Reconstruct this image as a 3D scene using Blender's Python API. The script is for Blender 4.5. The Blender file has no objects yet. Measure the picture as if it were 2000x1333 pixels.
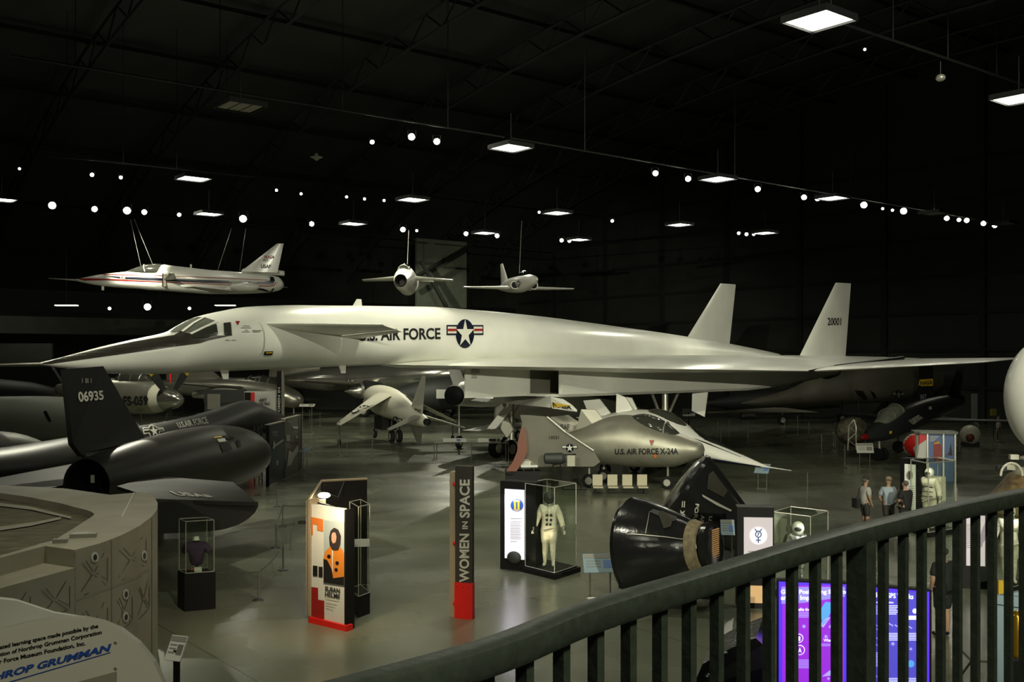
import bpy, bmesh, math, random
from mathutils import Vector, Matrix, Euler
from mathutils.bvhtree import BVHTree
from mathutils.geometry import tessellate_polygon
random.seed(7)
sc = bpy.context.scene
COL = sc.collection
PI = math.pi
V = Vector
# ------------------------------------------------------------------ camera, world, exposure
EYE = 5.5           # the photographer stands on a balcony, eye 5.5 m above the hangar floor
FPX = 2000.0        # focal length in pixels of a 2000 px wide frame
HOR = 700.0         # row of the horizon
cam_d = bpy.data.cameras.new('camera'); cam = bpy.data.objects.new('camera', cam_d); COL.objects.link(cam)
cam_d.sensor_width = 36; cam_d.lens = 36 * FPX / 2000; cam_d.shift_y = (HOR - 666.5) / 2000
cam_d.clip_start = .05; cam_d.clip_end = 400
cam.location = (0, 0, EYE); cam.rotation_euler = (PI / 2, 0, 0)
sc.camera = cam
w = bpy.data.worlds.new('world'); sc.world = w; w.use_nodes = True
w.node_tree.nodes['Background'].inputs[0].default_value = (.55, .62, .42, 1)
w.node_tree.nodes['Background'].inputs[1].default_value = .004
sc.view_settings.view_transform = 'Standard'; sc.view_settings.look = 'None'
sc.view_settings.exposure = 0; sc.view_settings.gamma = 1; sc.view_settings.use_curve_mapping = False

def at(x, y, D): return V(((x - 1000) / FPX * D, D, EYE - (y - HOR) / FPX * D))
def G(x, y, z=0.0):
    D = FPX * (EYE - z) / (y - HOR)
    return V(((x - 1000) / FPX * D, D, z))
def px(p): return (1000 + FPX * p[0] / p[1], HOR - FPX * (p[2] - EYE) / p[1])

# ------------------------------------------------------------------ lamps of the hangar, with added fill lamps among them
def spot(pos, aim, power, size, blend=.6, col=(1, .985, .77), rad=.12):
    d = bpy.data.lights.new('hangar_and_fill_spot', 'SPOT'); o = bpy.data.objects.new('hangar_and_fill_spot', d); COL.objects.link(o)  # serves hangar spotlights and added fill spots alike
    d.energy = power; d.color = col; d.spot_size = math.radians(size); d.spot_blend = blend; d.shadow_soft_size = rad
    o.location = pos; o.rotation_euler = (V(aim) - V(pos)).to_track_quat('-Z', 'Y').to_euler()
def area(pos, size, power, col=(1, .985, .80), aim=None):
    d = bpy.data.lights.new('panel_and_fill_lamp', 'AREA'); o = bpy.data.objects.new('panel_and_fill_lamp', d); COL.objects.link(o)  # serves ceiling panels and added fill lamps alike
    d.energy = power; d.color = col; d.size = size
    o.location = pos
    if aim: o.rotation_euler = (V(aim) - V(pos)).to_track_quat('-Z', 'Y').to_euler()
LAMPS = [  # position, aim, power, cone
    ((12, -34, 14.5), (6, 50, 5.6), 85000, 24),    # long throw from the far side of the hall, low on the bomber's flank
    ((-6, -30, 14.5), (-8, 38, 6), 16000, 15),
    ((-17, 36, 15), (-12, 34, 5.5), 5000, 50),     # down on the needle nose
    ((-12, 10, 17), (-6, 38, 6.4), 11000, 46),      # front spots on the long white bomber
    ((2, 12, 17), (4, 50, 5.6), 9000, 44),
    ((16, 18, 17), (17, 62, 5.2), 7000, 38),
    ((2, 30, 16), (-4, 40, 7.5), 3200, 60),       # down light along its spine
    ((13, 47, 16), (13, 62, 6), 1500, 55),
    ((9, 66, 15), (15.5, 73, 9), 2600, 40),       # inner face of the far fin
    ((-19, 38, 15), (-22, 70, 11), 5200, 30),      # striped jet on its cables
    ((-6, 46, 15), (-8, 75, 11), 2600, 20),
    ((4, 46, 15), (1, 75, 11), 2000, 20),
    ((-17, 46, 15), (-14, 34, 2.5), 6000, 44),    # black jet, from behind
    ((-25, 60, 15), (-24, 70, 2), 5000, 70),
    ((-4, 78, 15), (-5, 66, 1), 7000, 70),        # small vertical lift jet and the floor before it
    ((-8, 62, 14.5), (-7.5, 72, 2), 4500, 60),
    ((-5, 44, 15), (-4, 36, 0), 4200, 56),
    ((-14, 76, 15), (-12, 94, 4), 9000, 50),  # added to brighten the polished bomber
    ((-26, 66, 15), (-24, 84, 2), 5000, 50),
    ((6, 30, 15), (6.5, 45, 1.5), 1300, 60),      # lifting bodies
    ((14, 60, 15), (8, 47, 0), 1500, 70),
    ((-4, -1, 9), (-3, 7, 3.5), 650, 50),  # added fill that brightens the sponsor sign, no fixture there
    ((12, 16, 14), (15.5, 30, 4.2), 2600, 34),  # added to brighten the white rocket nose and brown capsule
    ((-1, 12, 9), (-2, 20, 0), 420, 60),          # exhibits near the camera
    ((0, 24, 12), (2, 21, 0), 1300, 80),
    ((-3, 14, 13), (-3, 20, 0), 1500, 80),
    ((14, 22, 14), (11, 30, 0), 1600, 80),
    ((-6, 12, 13), (-8, 17, 2), 500, 50),
    ((-10, 88, 15), (-8, 118, 9), 5000, 30),  # added to light up the pale wall panel
]
for a in LAMPS: spot(*a)
for p, s, e in (((0, 30, 15), 2, 260), ((-20, 50, 15), 2, 350), ((20, 50, 15), 2, 260), ((0, 80, 15), 2, 500), ((10, 18, 15), 2, 260),
                ((-12, 10, 14), 2, 120), ((3, -1, 10), 1.5, 330), ((30, 70, 15), 2, 200), ((-40, 80, 15), 2, 300)):  # this row includes a front fill and an added lamp brightening the railing
    area(p, s, e)

# ------------------------------------------------------------------ materials (all procedural)
M = {}
def mat(name, col, rough=.5, metal=0.0, noise=0.0, scale=1.0, emit=0.0, bump=0.0, stretch=None, emcol=None, rnoise=0.0):
    m = bpy.data.materials.new(name); m.use_nodes = True; nt = m.node_tree; b = nt.nodes['Principled BSDF']
    c = (*col, 1)
    b.inputs['Base Color'].default_value = c; b.inputs['Roughness'].default_value = rough; b.inputs['Metallic'].default_value = metal
    if emit:
        b.inputs['Emission Color'].default_value = (*(emcol or col), 1); b.inputs['Emission Strength'].default_value = emit
    if noise or bump or rnoise:
        tc = nt.nodes.new('ShaderNodeTexCoord'); mp = nt.nodes.new('ShaderNodeMapping'); nz = nt.nodes.new('ShaderNodeTexNoise')
        nt.links.new(tc.outputs['Object'], mp.inputs[0]); nt.links.new(mp.outputs[0], nz.inputs['Vector'])
        if stretch: mp.inputs['Scale'].default_value = stretch
        nz.inputs['Scale'].default_value = scale; nz.inputs['Detail'].default_value = 6
        if noise:
            cr = nt.nodes.new('ShaderNodeValToRGB'); nt.links.new(nz.outputs['Fac'], cr.inputs[0])
            cr.color_ramp.elements[0].position = .3; cr.color_ramp.elements[1].position = .7
            cr.color_ramp.elements[0].color = (*[x * (1 - noise) for x in col], 1); cr.color_ramp.elements[1].color = (*[min(1, x * (1 + noise * .6)) for x in col], 1)
            nt.links.new(cr.outputs[0], b.inputs['Base Color'])
        if rnoise:
            mr = nt.nodes.new('ShaderNodeMapRange'); nt.links.new(nz.outputs['Fac'], mr.inputs[0])
            mr.inputs[3].default_value = rough - rnoise; mr.inputs[4].default_value = rough + rnoise; nt.links.new(mr.outputs[0], b.inputs['Roughness'])
        if bump:
            bp = nt.nodes.new('ShaderNodeBump'); bp.inputs['Strength'].default_value = bump; bp.inputs['Distance'].default_value = .05
            nt.links.new(nz.outputs['Fac'], bp.inputs['Height']); nt.links.new(bp.outputs[0], b.inputs['Normal'])
    M[name] = m; return m
def lowspec(n, v): M[n].node_tree.nodes['Principled BSDF'].inputs['Specular IOR Level'].default_value = v
def glass(name, tint=(.9, .95, .88), base=.05, rough=.03):
    m = bpy.data.materials.new(name); m.use_nodes = True; nt = m.node_tree; nt.nodes.clear()
    o = nt.nodes.new('ShaderNodeOutputMaterial'); mx = nt.nodes.new('ShaderNodeMixShader'); t = nt.nodes.new('ShaderNodeBsdfTransparent'); g = nt.nodes.new('ShaderNodeBsdfGlossy')
    f = nt.nodes.new('ShaderNodeLayerWeight'); f.inputs[0].default_value = .5
    pw = nt.nodes.new('ShaderNodeMath'); pw.operation = 'POWER'; pw.inputs[1].default_value = 4; nt.links.new(f.outputs['Facing'], pw.inputs[0])
    ad = nt.nodes.new('ShaderNodeMath'); ad.operation = 'MULTIPLY_ADD'; ad.inputs[1].default_value = .6; ad.inputs[2].default_value = base
    t.inputs[0].default_value = (*tint, 1); g.inputs['Roughness'].default_value = rough
    nt.links.new(pw.outputs[0], ad.inputs[0]); nt.links.new(ad.outputs[0], mx.inputs[0]); nt.links.new(t.outputs[0], mx.inputs[1]); nt.links.new(g.outputs[0], mx.inputs[2]); nt.links.new(mx.outputs[0], o.inputs[0])
    M[name] = m; return m
mat('white_paint', (.76, .76, .69), .28, 0, .09, .5)
mat('gloss_white', (.80, .79, .72), .2, 0, .05, .4)
mat('cream', (.60, .58, .47), .45, 0, .06, .6)
mat('cream_panel', (.29, .27, .20), .55, 0, .16, 1.2)
mat('black_paint', (.012, .012, .012), .45)
mat('black_gloss', (.010, .010, .010), .16, 0, bump=.15, scale=6)
mat('titanium_black', (.021, .021, .018), .40, .2, .2, .7)
mat('wing_black', (.016, .016, .014), .6)
mat('nose_black', (.035, .033, .025), .3, 0, .3, .8)
mat('rubber', (.012, .012, .012), .7)
mat('aluminium', (.47, .46, .38), .3, .75, .18, 1.2)
mat('brushed', (.34, .33, .26), .42, .55, .18, 1.5)
mat('polished', (.50, .50, .44), .16, .9, .2, .8, rnoise=.06)
mat('grey_metal', (.30, .29, .235), .38, .5, .12, 1.0)
mat('light_metal', (.55, .54, .46), .3, .6, .1, 1)
mat('pale_grey', (.19, .20, .165), .5, 0, .1, .7)
mat('dark_grey', (.03, .034, .03), .6, 0, .2, .5)
mat('glass_dark', (.05, .052, .042), .08, .2)
mat('glass_grey', (.20, .21, .17), .1, .3, .2, 2)
mat('navy', (.006, .008, .022), .35)
mat('red', (.30, .012, .010), .4)
mat('bright_red', (.68, .012, .008), .4)
mat('yellow', (.62, .40, .02), .4)
mat('orange', (.62, .17, .03), .5)
mat('text_black', (.01, .01, .01), .5)
mat('text_white', (.66, .66, .56), .5)
mat('text_grey', (.25, .25, .21), .5)
mat('pale_letters', (.52, .52, .44), .5)
mat('brown_panel', (.035, .030, .026), .5)
mat('tan_edge', (.30, .24, .16), .6)
mat('rust', (.15, .042, .02), .5)
mat('steel_post', (.36, .36, .30), .3, .8)
mat('rope', (.05, .05, .042), .7)
mat('rail_green', (.050, .064, .045), .42, 0, .25, 30, bump=.08)
mat('blue_sign', (.24, .33, .38), .45)
mat('white_sign', (.62, .62, .56), .45)
mat('sky_blue', (.12, .2, .42), .5)
mat('logo_blue', (.02, .07, .30), .4)
mat('truss', (.020, .022, .018), .6, .2)
mat('skin', (.42, .25, .17), .55)
mat('suit_white', (.62, .58, .46), .7, 0, .2, 8, bump=.5)
mat('suit_silver', (.55, .55, .55), .3, .7, .2, 12, bump=.6)
mat('shirt_plaid', (.45, .44, .38), .8, 0, .4, 30)
mat('shirt_blue', (.32, .38, .42), .8)
mat('shirt_black', (.012, .012, .013), .8)
mat('shorts_dark', (.030, .028, .024), .8)
mat('hair_grey', (.10, .085, .07), .8)
mat('cap_dark', (.025, .022, .02), .8)
mat('cap_tan', (.22, .17, .10), .8)
mat('shirt_purple', (.035, .012, .045), .8)
mat('brown_capsule', (.25, .17, .075), .6, 0, .5, 3)
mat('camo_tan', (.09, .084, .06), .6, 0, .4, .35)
mat('gold_tank', (.75, .42, .03), .25, .8)
mat('bench', (.42, .38, .26), .5)
mat('lamp_shell', (.02, .02, .02), .5)
mat('lamp_lens', (1, 1, .9), .5, emit=90, emcol=(1, .98, .78))
mat('lamp_lens_dim', (1, 1, .9), .5, emit=14, emcol=(1, .98, .8))
mat('panel_light', (1, 1, .95), .5, emit=7, emcol=(1, .98, .84))
mat('panel_off', (.25, .25, .19), .5)
mat('case_light', (.8, .8, .9), .5, emit=.75, emcol=(.80, .76, .88))
mat('case_white', (.9, .9, .9), .5, emit=.55, emcol=(.85, .85, .88))
mat('case_light_dim', (.6, .55, .6), .5, emit=.32, emcol=(.72, .62, .66))
mat('warm_bulb', (1, .9, .7), .5, emit=60, emcol=(1, .82, .5))
mat('screen_purple', (.1, .02, .3), .4, emit=1.0, emcol=(.32, .02, .68))
mat('screen_edge', (.05, .02, .5), .4, emit=1.0, emcol=(.09, .03, .80))
mat('screen_indigo', (.05, .05, .4), .4, emit=1.0, emcol=(.075, .06, .48))
mat('screen_header', (.3, .3, .6), .4, emit=.9, emcol=(.22, .16, .75))
mat('screen_white', (.8, .8, .9), .4, emit=1.0, emcol=(.62, .66, .95))
mat('screen_pale', (.5, .5, .9), .4, emit=.8, emcol=(.35, .30, .85))
mat('screen_cyan', (.1, .4, .8), .4, emit=.8, emcol=(.08, .30, .75))
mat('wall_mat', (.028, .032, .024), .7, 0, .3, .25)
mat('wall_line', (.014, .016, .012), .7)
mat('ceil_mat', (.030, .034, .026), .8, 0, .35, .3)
lowspec('black_paint', .12); lowspec('rubber', .15); lowspec('wing_black', .25); lowspec('titanium_black', .4)
glass('clear_glass'); glass('canopy_glass', (.30, .32, .26), .10)
def floor_mat():
    m = mat('floor_concrete', (.135, .145, .105), .26)
    nt = m.node_tree; b = nt.nodes['Principled BSDF']
    tc = nt.nodes.new('ShaderNodeTexCoord'); mp = nt.nodes.new('ShaderNodeMapping'); mp.inputs['Rotation'].default_value = (0, 0, .3); mp.inputs['Scale'].default_value = (.3, .55, 1)
    n1 = nt.nodes.new('ShaderNodeTexNoise'); n1.inputs['Scale'].default_value = .9; n1.inputs['Detail'].default_value = 4; n1.inputs['Roughness'].default_value = .35; n1.inputs['Distortion'].default_value = .3
    n2 = nt.nodes.new('ShaderNodeTexNoise'); n2.inputs['Scale'].default_value = .12; n2.inputs['Detail'].default_value = 3
    cr = nt.nodes.new('ShaderNodeValToRGB'); cr.color_ramp.elements[0].position = .15; cr.color_ramp.elements[1].position = .85
    cr.color_ramp.elements[0].color = (.105, .112, .083, 1); cr.color_ramp.elements[1].color = (.165, .174, .132, 1)
    c2 = nt.nodes.new('ShaderNodeValToRGB'); c2.color_ramp.elements[0].color = (.78, .8, .75, 1); c2.color_ramp.elements[1].color = (1.1, 1.08, 1, 1)
    mx = nt.nodes.new('ShaderNodeMix'); mx.data_type = 'RGBA'; mx.blend_type = 'MULTIPLY'; mx.inputs[0].default_value = 1
    # expansion joints of the slab
    br = nt.nodes.new('ShaderNodeTexBrick'); br.offset = 0; br.inputs['Scale'].default_value = 1; br.inputs['Brick Width'].default_value = 7.5; br.inputs['Row Height'].default_value = 7.5
    br.inputs['Mortar Size'].default_value = .012; br.inputs['Color1'].default_value = (1, 1, 1, 1); br.inputs['Color2'].default_value = (1, 1, 1, 1); br.inputs['Mortar'].default_value = (.45, .45, .42, 1)
    mpb = nt.nodes.new('ShaderNodeMapping'); mpb.inputs['Rotation'].default_value = (0, 0, -.675)
    m3 = nt.nodes.new('ShaderNodeMix'); m3.data_type = 'RGBA'; m3.blend_type = 'MULTIPLY'; m3.inputs[0].default_value = 1
    L = nt.links.new
    L(tc.outputs['Object'], mp.inputs[0]); L(mp.outputs[0], n1.inputs['Vector']); L(tc.outputs['Object'], n2.inputs['Vector'])
    L(tc.outputs['Object'], mpb.inputs[0]); L(mpb.outputs[0], br.inputs['Vector'])
    L(n1.outputs['Fac'], cr.inputs[0]); L(n2.outputs['Fac'], c2.inputs[0]); L(cr.outputs[0], mx.inputs[6]); L(c2.outputs[0], mx.inputs[7])
    L(mx.outputs[2], m3.inputs[6]); L(br.outputs['Color'], m3.inputs[7]); L(m3.outputs[2], b.inputs['Base Color'])
    mr = nt.nodes.new('ShaderNodeMapRange'); L(n1.outputs['Fac'], mr.inputs[0]); mr.inputs[1].default_value = .3; mr.inputs[2].default_value = .7; mr.inputs[3].default_value = .22; mr.inputs[4].default_value = .31; L(mr.outputs[0], b.inputs['Roughness'])
    bp = nt.nodes.new('ShaderNodeBump'); bp.inputs['Strength'].default_value = .05; bp.inputs['Distance'].default_value = .02; L(n1.outputs['Fac'], bp.inputs['Height']); L(bp.outputs[0], b.inputs['Normal'])
floor_mat()

# ------------------------------------------------------------------ mesh helpers
def tag(o, label=None, cat=None, group=None, kind=None):
    if label: o['label'] = label
    if cat: o['category'] = cat
    if group: o['group'] = group
    if kind: o['kind'] = kind
    return o
ROOTM = {}
def thing(name, label, cat, loc, rot=0.0, group=None):
    o = bpy.data.objects.new(name, None); COL.objects.link(o); o.empty_display_size = .3
    o.location = loc; o.rotation_euler = (0, 0, rot); ROOTM[o.name] = Matrix.Translation(V(loc)) @ Matrix.Rotation(rot, 4, 'Z')
    return tag(o, label, cat, group)
class MB:
    """collects faces in world space; frame maps local input to world"""
    def __init__(s, frame=None): s.v = []; s.f = []; s.F = frame or Matrix()
    def add(s, vs, fs):
        n = len(s.v); s.v += [s.F @ V(p) for p in vs]; s.f += [[i + n for i in f] for f in fs]; return s
    def box(s, c, d, rz=0.0, R=None):
        R = R or Matrix.Rotation(rz, 3, 'Z'); c = V(c)
        vs = [c + R @ V((sx * d[0] / 2, sy * d[1] / 2, sz * d[2] / 2)) for sx in (-1, 1) for sy in (-1, 1) for sz in (-1, 1)]
        return s.add(vs, [(0, 1, 3, 2), (4, 6, 7, 5), (0, 4, 5, 1), (2, 3, 7, 6), (0, 2, 6, 4), (1, 5, 7, 3)])
    def bar(s, a, b, r, n=8, r2=None, cap=True, tw=0.0):
        a = V(a); b = V(b); d = (b - a).normalized(); u = d.orthogonal().normalized()
        if abs(d.z) < .9: u = d.cross(V((0, 0, 1))).normalized()
        w_ = d.cross(u); r2 = r if r2 is None else r2; vs = []
        for p, q in ((a, r), (b, r2)):
            for i in range(n):
                t = 2 * PI * i / n + tw; vs.append(p + u * math.cos(t) * q + w_ * math.sin(t) * q)
        fs = [(i, (i + 1) % n, n + (i + 1) % n, n + i) for i in range(n)]
        if cap: fs += [tuple(range(n))[::-1], tuple(range(n, 2 * n))]
        return s.add(vs, fs)
    def path(s, pts, r, n=6):
        for a, b in zip(pts, pts[1:]): s.bar(a, b, r, n)
        return s
    def rings(s, rings, cap=True, close=True):
        n = len(rings[0]); vs = [p for r in rings for p in r]; fs = []
        for k in range(len(rings) - 1):
            for i in range(n if close else n - 1):
                j = (i + 1) % n; fs.append((k * n + i, k * n + j, (k + 1) * n + j, (k + 1) * n + i))
        if cap: fs += [tuple(range(n))[::-1], tuple(range((len(rings) - 1) * n, len(rings) * n))]
        return s.add(vs, fs)
    def lathe(s, prof, a, d, n=24, cap=True, arc=1.0, sq=1.0):
        """prof: (distance along d, radius)"""
        a = V(a); d = V(d).normalized(); u = d.cross(V((0, 0, 1)))
        u = V((1, 0, 0)) if u.length < .01 else u.normalized(); w_ = u.cross(d).normalized()
        return s.rings([[a + d * t + u * math.cos(2 * PI * i / n) * r + w_ * math.sin(2 * PI * i / n) * r * sq for i in range(n)] for t, r in prof], cap)
    def ell(s, c, r, n=16, m=10, R=None):
        c = V(c); R = R or Matrix.Identity(3)
        return s.rings([[c + R @ V((r[0] * math.sin(PI * (k + .02) / (m + .04)) * math.cos(2 * PI * i / n), r[1] * math.sin(PI * (k + .02) / (m + .04)) * math.sin(2 * PI * i / n), -r[2] * math.cos(PI * k / m))) for i in range(n)] for k in range(m + 1)])
    def prism(s, poly, d):
        """polygon of 3-D points extruded along vector d"""
        n = len(poly); d = V(d); vs = [V(p) for p in poly] + [V(p) + d for p in poly]
        tris = tessellate_polygon([[V(p) for p in poly]])
        fs = [tuple(t) for t in tris] + [tuple(i + n for i in reversed(t)) for t in tris] + [(i, n + i, n + (i + 1) % n, (i + 1) % n) for i in range(n)]
        return s.add(vs, fs)
    def quad(s, a, b, c, d): return s.add([a, b, c, d], [(0, 1, 2, 3)])
    def wheel(s, c, ax, r, w_): return s.lathe([(-w_ / 2, r * .55), (-w_ / 2, r * .85), (-w_ * .32, r), (w_ * .32, r), (w_ / 2, r * .85), (w_ / 2, r * .55)], c, ax, 24)
    def hub(s, c, ax, r, w_): return s.lathe([(-w_ * .53, r * .12), (-w_ * .51, r * .54), (w_ * .51, r * .54), (w_ * .53, r * .12)], c, ax, 16)
    def bvh(s): return BVHTree.FromPolygons(s.v, s.f)
    def build(s, name, m, parent=None, smooth=30, label=None, cat=None, group=None, kind=None, origin=None):
        me = bpy.data.meshes.new(name); o = bpy.data.objects.new(name, me)
        if parent is not None:
            top = parent
            while top.parent: top = top.parent
            inv = ROOTM.get(top.name) or Matrix.Translation(top.location); inv = inv.inverted()
            o.parent = parent
        else:
            if origin is None:
                lo = V([min(p[i] for p in s.v) for i in range(3)]); hi = V([max(p[i] for p in s.v) for i in range(3)]); origin = V(((lo.x + hi.x) / 2, (lo.y + hi.y) / 2, lo.z))
            o.location = origin; inv = Matrix.Translation(origin).inverted(); ROOTM[o.name] = Matrix.Translation(origin)
        me.from_pydata([inv @ p for p in s.v], [], s.f)
        bm = bmesh.new(); bm.from_mesh(me); bmesh.ops.remove_doubles(bm, verts=bm.verts, dist=1e-5); bmesh.ops.recalc_face_normals(bm, faces=bm.faces); bm.to_mesh(me); bm.free()
        COL.objects.link(o); me.materials.append(M[m] if isinstance(m, str) else m)
        if smooth:
            me.shade_smooth(); me.set_sharp_from_angle(angle=math.radians(smooth))
        if parent is None and origin is not None: ROOTM[o.name] = Matrix.Translation(V(origin))
        s.obj = o
        return tag(o, label, cat, group, kind)
def kids(o): return [c for c in bpy.data.objects if c.parent == o]
def copy_tree(o, parent=None, M4=None, label=None):
    c = o.copy(); COL.objects.link(c); c.parent = parent
    for ch in kids(o): copy_tree(ch, c)
    if M4 is not None:
        c.location = M4.to_translation(); c.rotation_euler = M4.to_euler()
    if label: c['label'] = label
    return c
def frame(o, fwd, up=(0, 0, 1)):
    """local x = forward, y = left, z = up"""
    f = V(fwd).normalized(); l = V(up).cross(f).normalized(); u = f.cross(l)
    return Matrix(((f.x, l.x, u.x, o[0]), (f.y, l.y, u.y, o[1]), (f.z, l.z, u.z, o[2]), (0, 0, 0, 1)))
def catmull(rows, sub=3):
    out = []; n = len(rows)
    for i in range(n - 1):
        p0, p1, p2, p3 = rows[max(i - 1, 0)], rows[i], rows[i + 1], rows[min(i + 2, n - 1)]
        for k in range(sub):
            t = k / sub; r = []
            for a, b, c, d in zip(p0, p1, p2, p3): r.append(.5 * (2 * b + (c - a) * t + (2 * a - 5 * b + 4 * c - d) * t * t + (-a + 3 * b - 3 * c + d) * t ** 3))
            out.append(tuple(r))
    out.append(tuple(rows[-1])); return out
def body(mb, secs, n=36, sub=3, cap=True):
    """secs: (x, z_centre, half_width, up, down, exponent, y) along local x"""
    rr = []
    for s_ in catmull([tuple(q) + (2.0, 0.0)[len(q) - 5:] for q in secs], sub):
        x, zc, hw, hu, hd, e, y0 = s_; hw = max(hw, .004); hu = max(hu, .004); hd = max(hd, .004); r = []
        for i in range(n):
            t = 2 * PI * i / n; c, s__ = math.cos(t), math.sin(t); k = 2 / max(e, 1.2)
            r.append((x, y0 + hw * math.copysign(abs(c) ** k, c), zc + (hu if s__ > 0 else hd) * math.copysign(abs(s__) ** k, s__)))
        rr.append(r)
    return mb.rings(rr, cap)
AF = [(0, 0), (.03, .45), (.12, .85), (.35, 1), (.7, .55), (1, .04), (.7, -.55), (.35, -1), (.12, -.85), (.03, -.45)]
def wing(mb, secs, nrm=(0, 0, 1)):
    """secs: (leading edge point, trailing edge point, thickness)"""
    nrm = V(nrm); rr = []
    for le, te, t in secs:
        le = V(le); te = V(te); rr.append([le.lerp(te, c) + nrm * (h * t / 2) for c, h in AF])
    return mb.rings(rr)

# ------------------------------------------------------------------ flat marks laid on surfaces
def text2d(s, off=.018, align='LEFT'):
    cu = bpy.data.curves.new('lettering', 'FONT'); cu.body = s; cu.size = 1; cu.offset = off; cu.resolution_u = 3; cu.align_x = align; cu.space_line = .95
    ob = bpy.data.objects.new('lettering', cu); me = ob.to_mesh()
    vs = [(v.co.x, v.co.y) for v in me.vertices]; fs = [tuple(p.vertices) for p in me.polygons]
    ob.to_mesh_clear(); bpy.data.objects.remove(ob); bpy.data.curves.remove(cu)
    x0 = min(v[0] for v in vs); x1 = max(v[0] for v in vs); y0 = min(v[1] for v in vs); y1 = max(v[1] for v in vs)
    return [((x - x0) / (x1 - x0), (y - y0) / (y1 - y0)) for x, y in vs], fs
def inquad(vs, q):
    """q: top-left, top-right, bottom-right, bottom-left in pixels"""
    tl, tr, br, bl = [V(p) for p in q]
    return [tuple(bl.lerp(br, x).lerp(tl.lerp(tr, x), y)) for x, y in vs]
def decal(name, m, vs, fs, bvh, parent, off=.015, step=None, kind_label=None):
    """marks given as seen from the camera position are carried onto the real surface they lie on"""
    bm = bmesh.new(); bv = [bm.verts.new((x, y, 0)) for x, y in vs]
    for f in fs:
        try: bm.faces.new([bv[i] for i in f])
        except ValueError: pass
    bmesh.ops.triangulate(bm, faces=bm.faces[:])
    if step:
        for ax in (0, 1):
            lo = min(v[ax] for v in vs); hi = max(v[ax] for v in vs); k = math.ceil(lo / step)
            while k * step < hi:
                n = V((1, 0, 0)) if ax == 0 else V((0, 1, 0))
                bmesh.ops.bisect_plane(bm, geom=bm.verts[:] + bm.edges[:] + bm.faces[:], plane_co=n * (k * step), plane_no=n); k += 1
    o = V((0, 0, EYE)); hit = {}
    bm.verts.ensure_lookup_table()
    for v in bm.verts:
        d = V(((v.co.x - 1000) / FPX, 1, -(v.co.y - HOR) / FPX)).normalized(); h = bvh.ray_cast(o, d)
        if h[0] is not None:
            nn = h[1] if h[1].dot(d) < 0 else -h[1]
            hit[v.index] = h[0] - d * off * .5 + nn * off
    mb = MB(); idx = {}; fs2 = []
    for f in bm.faces:
        if all(v.index in hit for v in f.verts):
            ys = [hit[v.index].y for v in f.verts]
            if max(ys) - min(ys) > 2.5: continue
            for v in f.verts:
                if v.index not in idx: idx[v.index] = len(mb.v); mb.v.append(hit[v.index])
            fs2.append([idx[v.index] for v in f.verts])
    mb.f = fs2; bm.free()
    if not fs2: print('EMPTY DECAL', name, vs[:2]); return None
    return mb.build(name, m, parent, smooth=0, label=kind_label)
def dtext(s, q, m, bvh, parent, name='lettering', off=.02, step=None, w=.018, label=None):
    v, f = text2d(s, w); return decal(name, m, inquad(v, q), f, bvh, parent, off, step, label)
def dpoly(polys, m, bvh, parent, name='marking', off=.012, step=None, label=None):
    vs = []; fs = []
    for p in polys:
        n = len(vs); vs += list(p); fs.append(tuple(range(n, n + len(p))))
    # tessellate concave outlines first
    out = []
    for f in fs:
        for t in tessellate_polygon([[V((vs[i][0], vs[i][1], 0)) for i in f]]): out.append(tuple(f[k] for k in t))
    return decal(name, m, vs, out, bvh, parent, off, step, label)
def rect(x0, y0, x1, y1): return [(x0, y0), (x1, y0), (x1, y1), (x0, y1)]
def star(cx, cy, r, ang=90, k=.382, n=5):
    return [(cx + (r if i % 2 == 0 else r * k) * math.cos(math.radians(ang + i * 180 / n)), cy + (r if i % 2 == 0 else r * k) * math.sin(math.radians(ang + i * 180 / n))) for i in range(2 * n)]
def circ(cx, cy, r, n=24): return [(cx + r * math.cos(2 * PI * i / n), cy + r * math.sin(2 * PI * i / n)) for i in range(n)]
def insignia(q, bvh, parent, cols=('navy', 'text_white', 'red'), off=.012, step=None, red=True, outline=False):
    """roundel with star and bars, q maps x -2..2, y -1..1"""
    def mp(pts): return inquad([((x + 2) / 4, (y + 1) / 2) for x, y in pts], q)
    root = dpoly([mp(circ(0, 0, 1)), mp(rect(-1.98, -.1, -.8, .6)), mp(rect(.8, -.1, 1.98, .6))], cols[0], bvh, parent, 'insignia', off, step)
    if not root: return
    dpoly([mp(rect(-1.86, .02, -.93, .48)), mp(rect(.93, .02, 1.86, .48))], cols[1], bvh, root, 'insignia_bars', off * 1.6, step)
    dpoly([mp(star(0, 0, .98))], cols[1], bvh, root, 'insignia_star', off * 2.0, step)
    if red: dpoly([mp(rect(-1.86, .17, -.95, .33)), mp(rect(.95, .17, 1.86, .33))], cols[2], bvh, root, 'insignia_stripe', off * 2.2, step)
def plane_q(p): # bvh of a flat quad given world points
    return BVHTree.FromPolygons([V(a) for a in p], [tuple(range(len(p)))])
ORD = ['first', 'second', 'third', 'fourth', 'fifth', 'sixth', 'seventh', 'eighth', 'ninth', 'tenth', 'eleventh', 'twelfth', 'thirteenth', 'fourteenth', 'fifteenth', 'sixteenth', 'seventeenth', 'eighteenth', 'nineteenth', 'twentieth']
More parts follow.
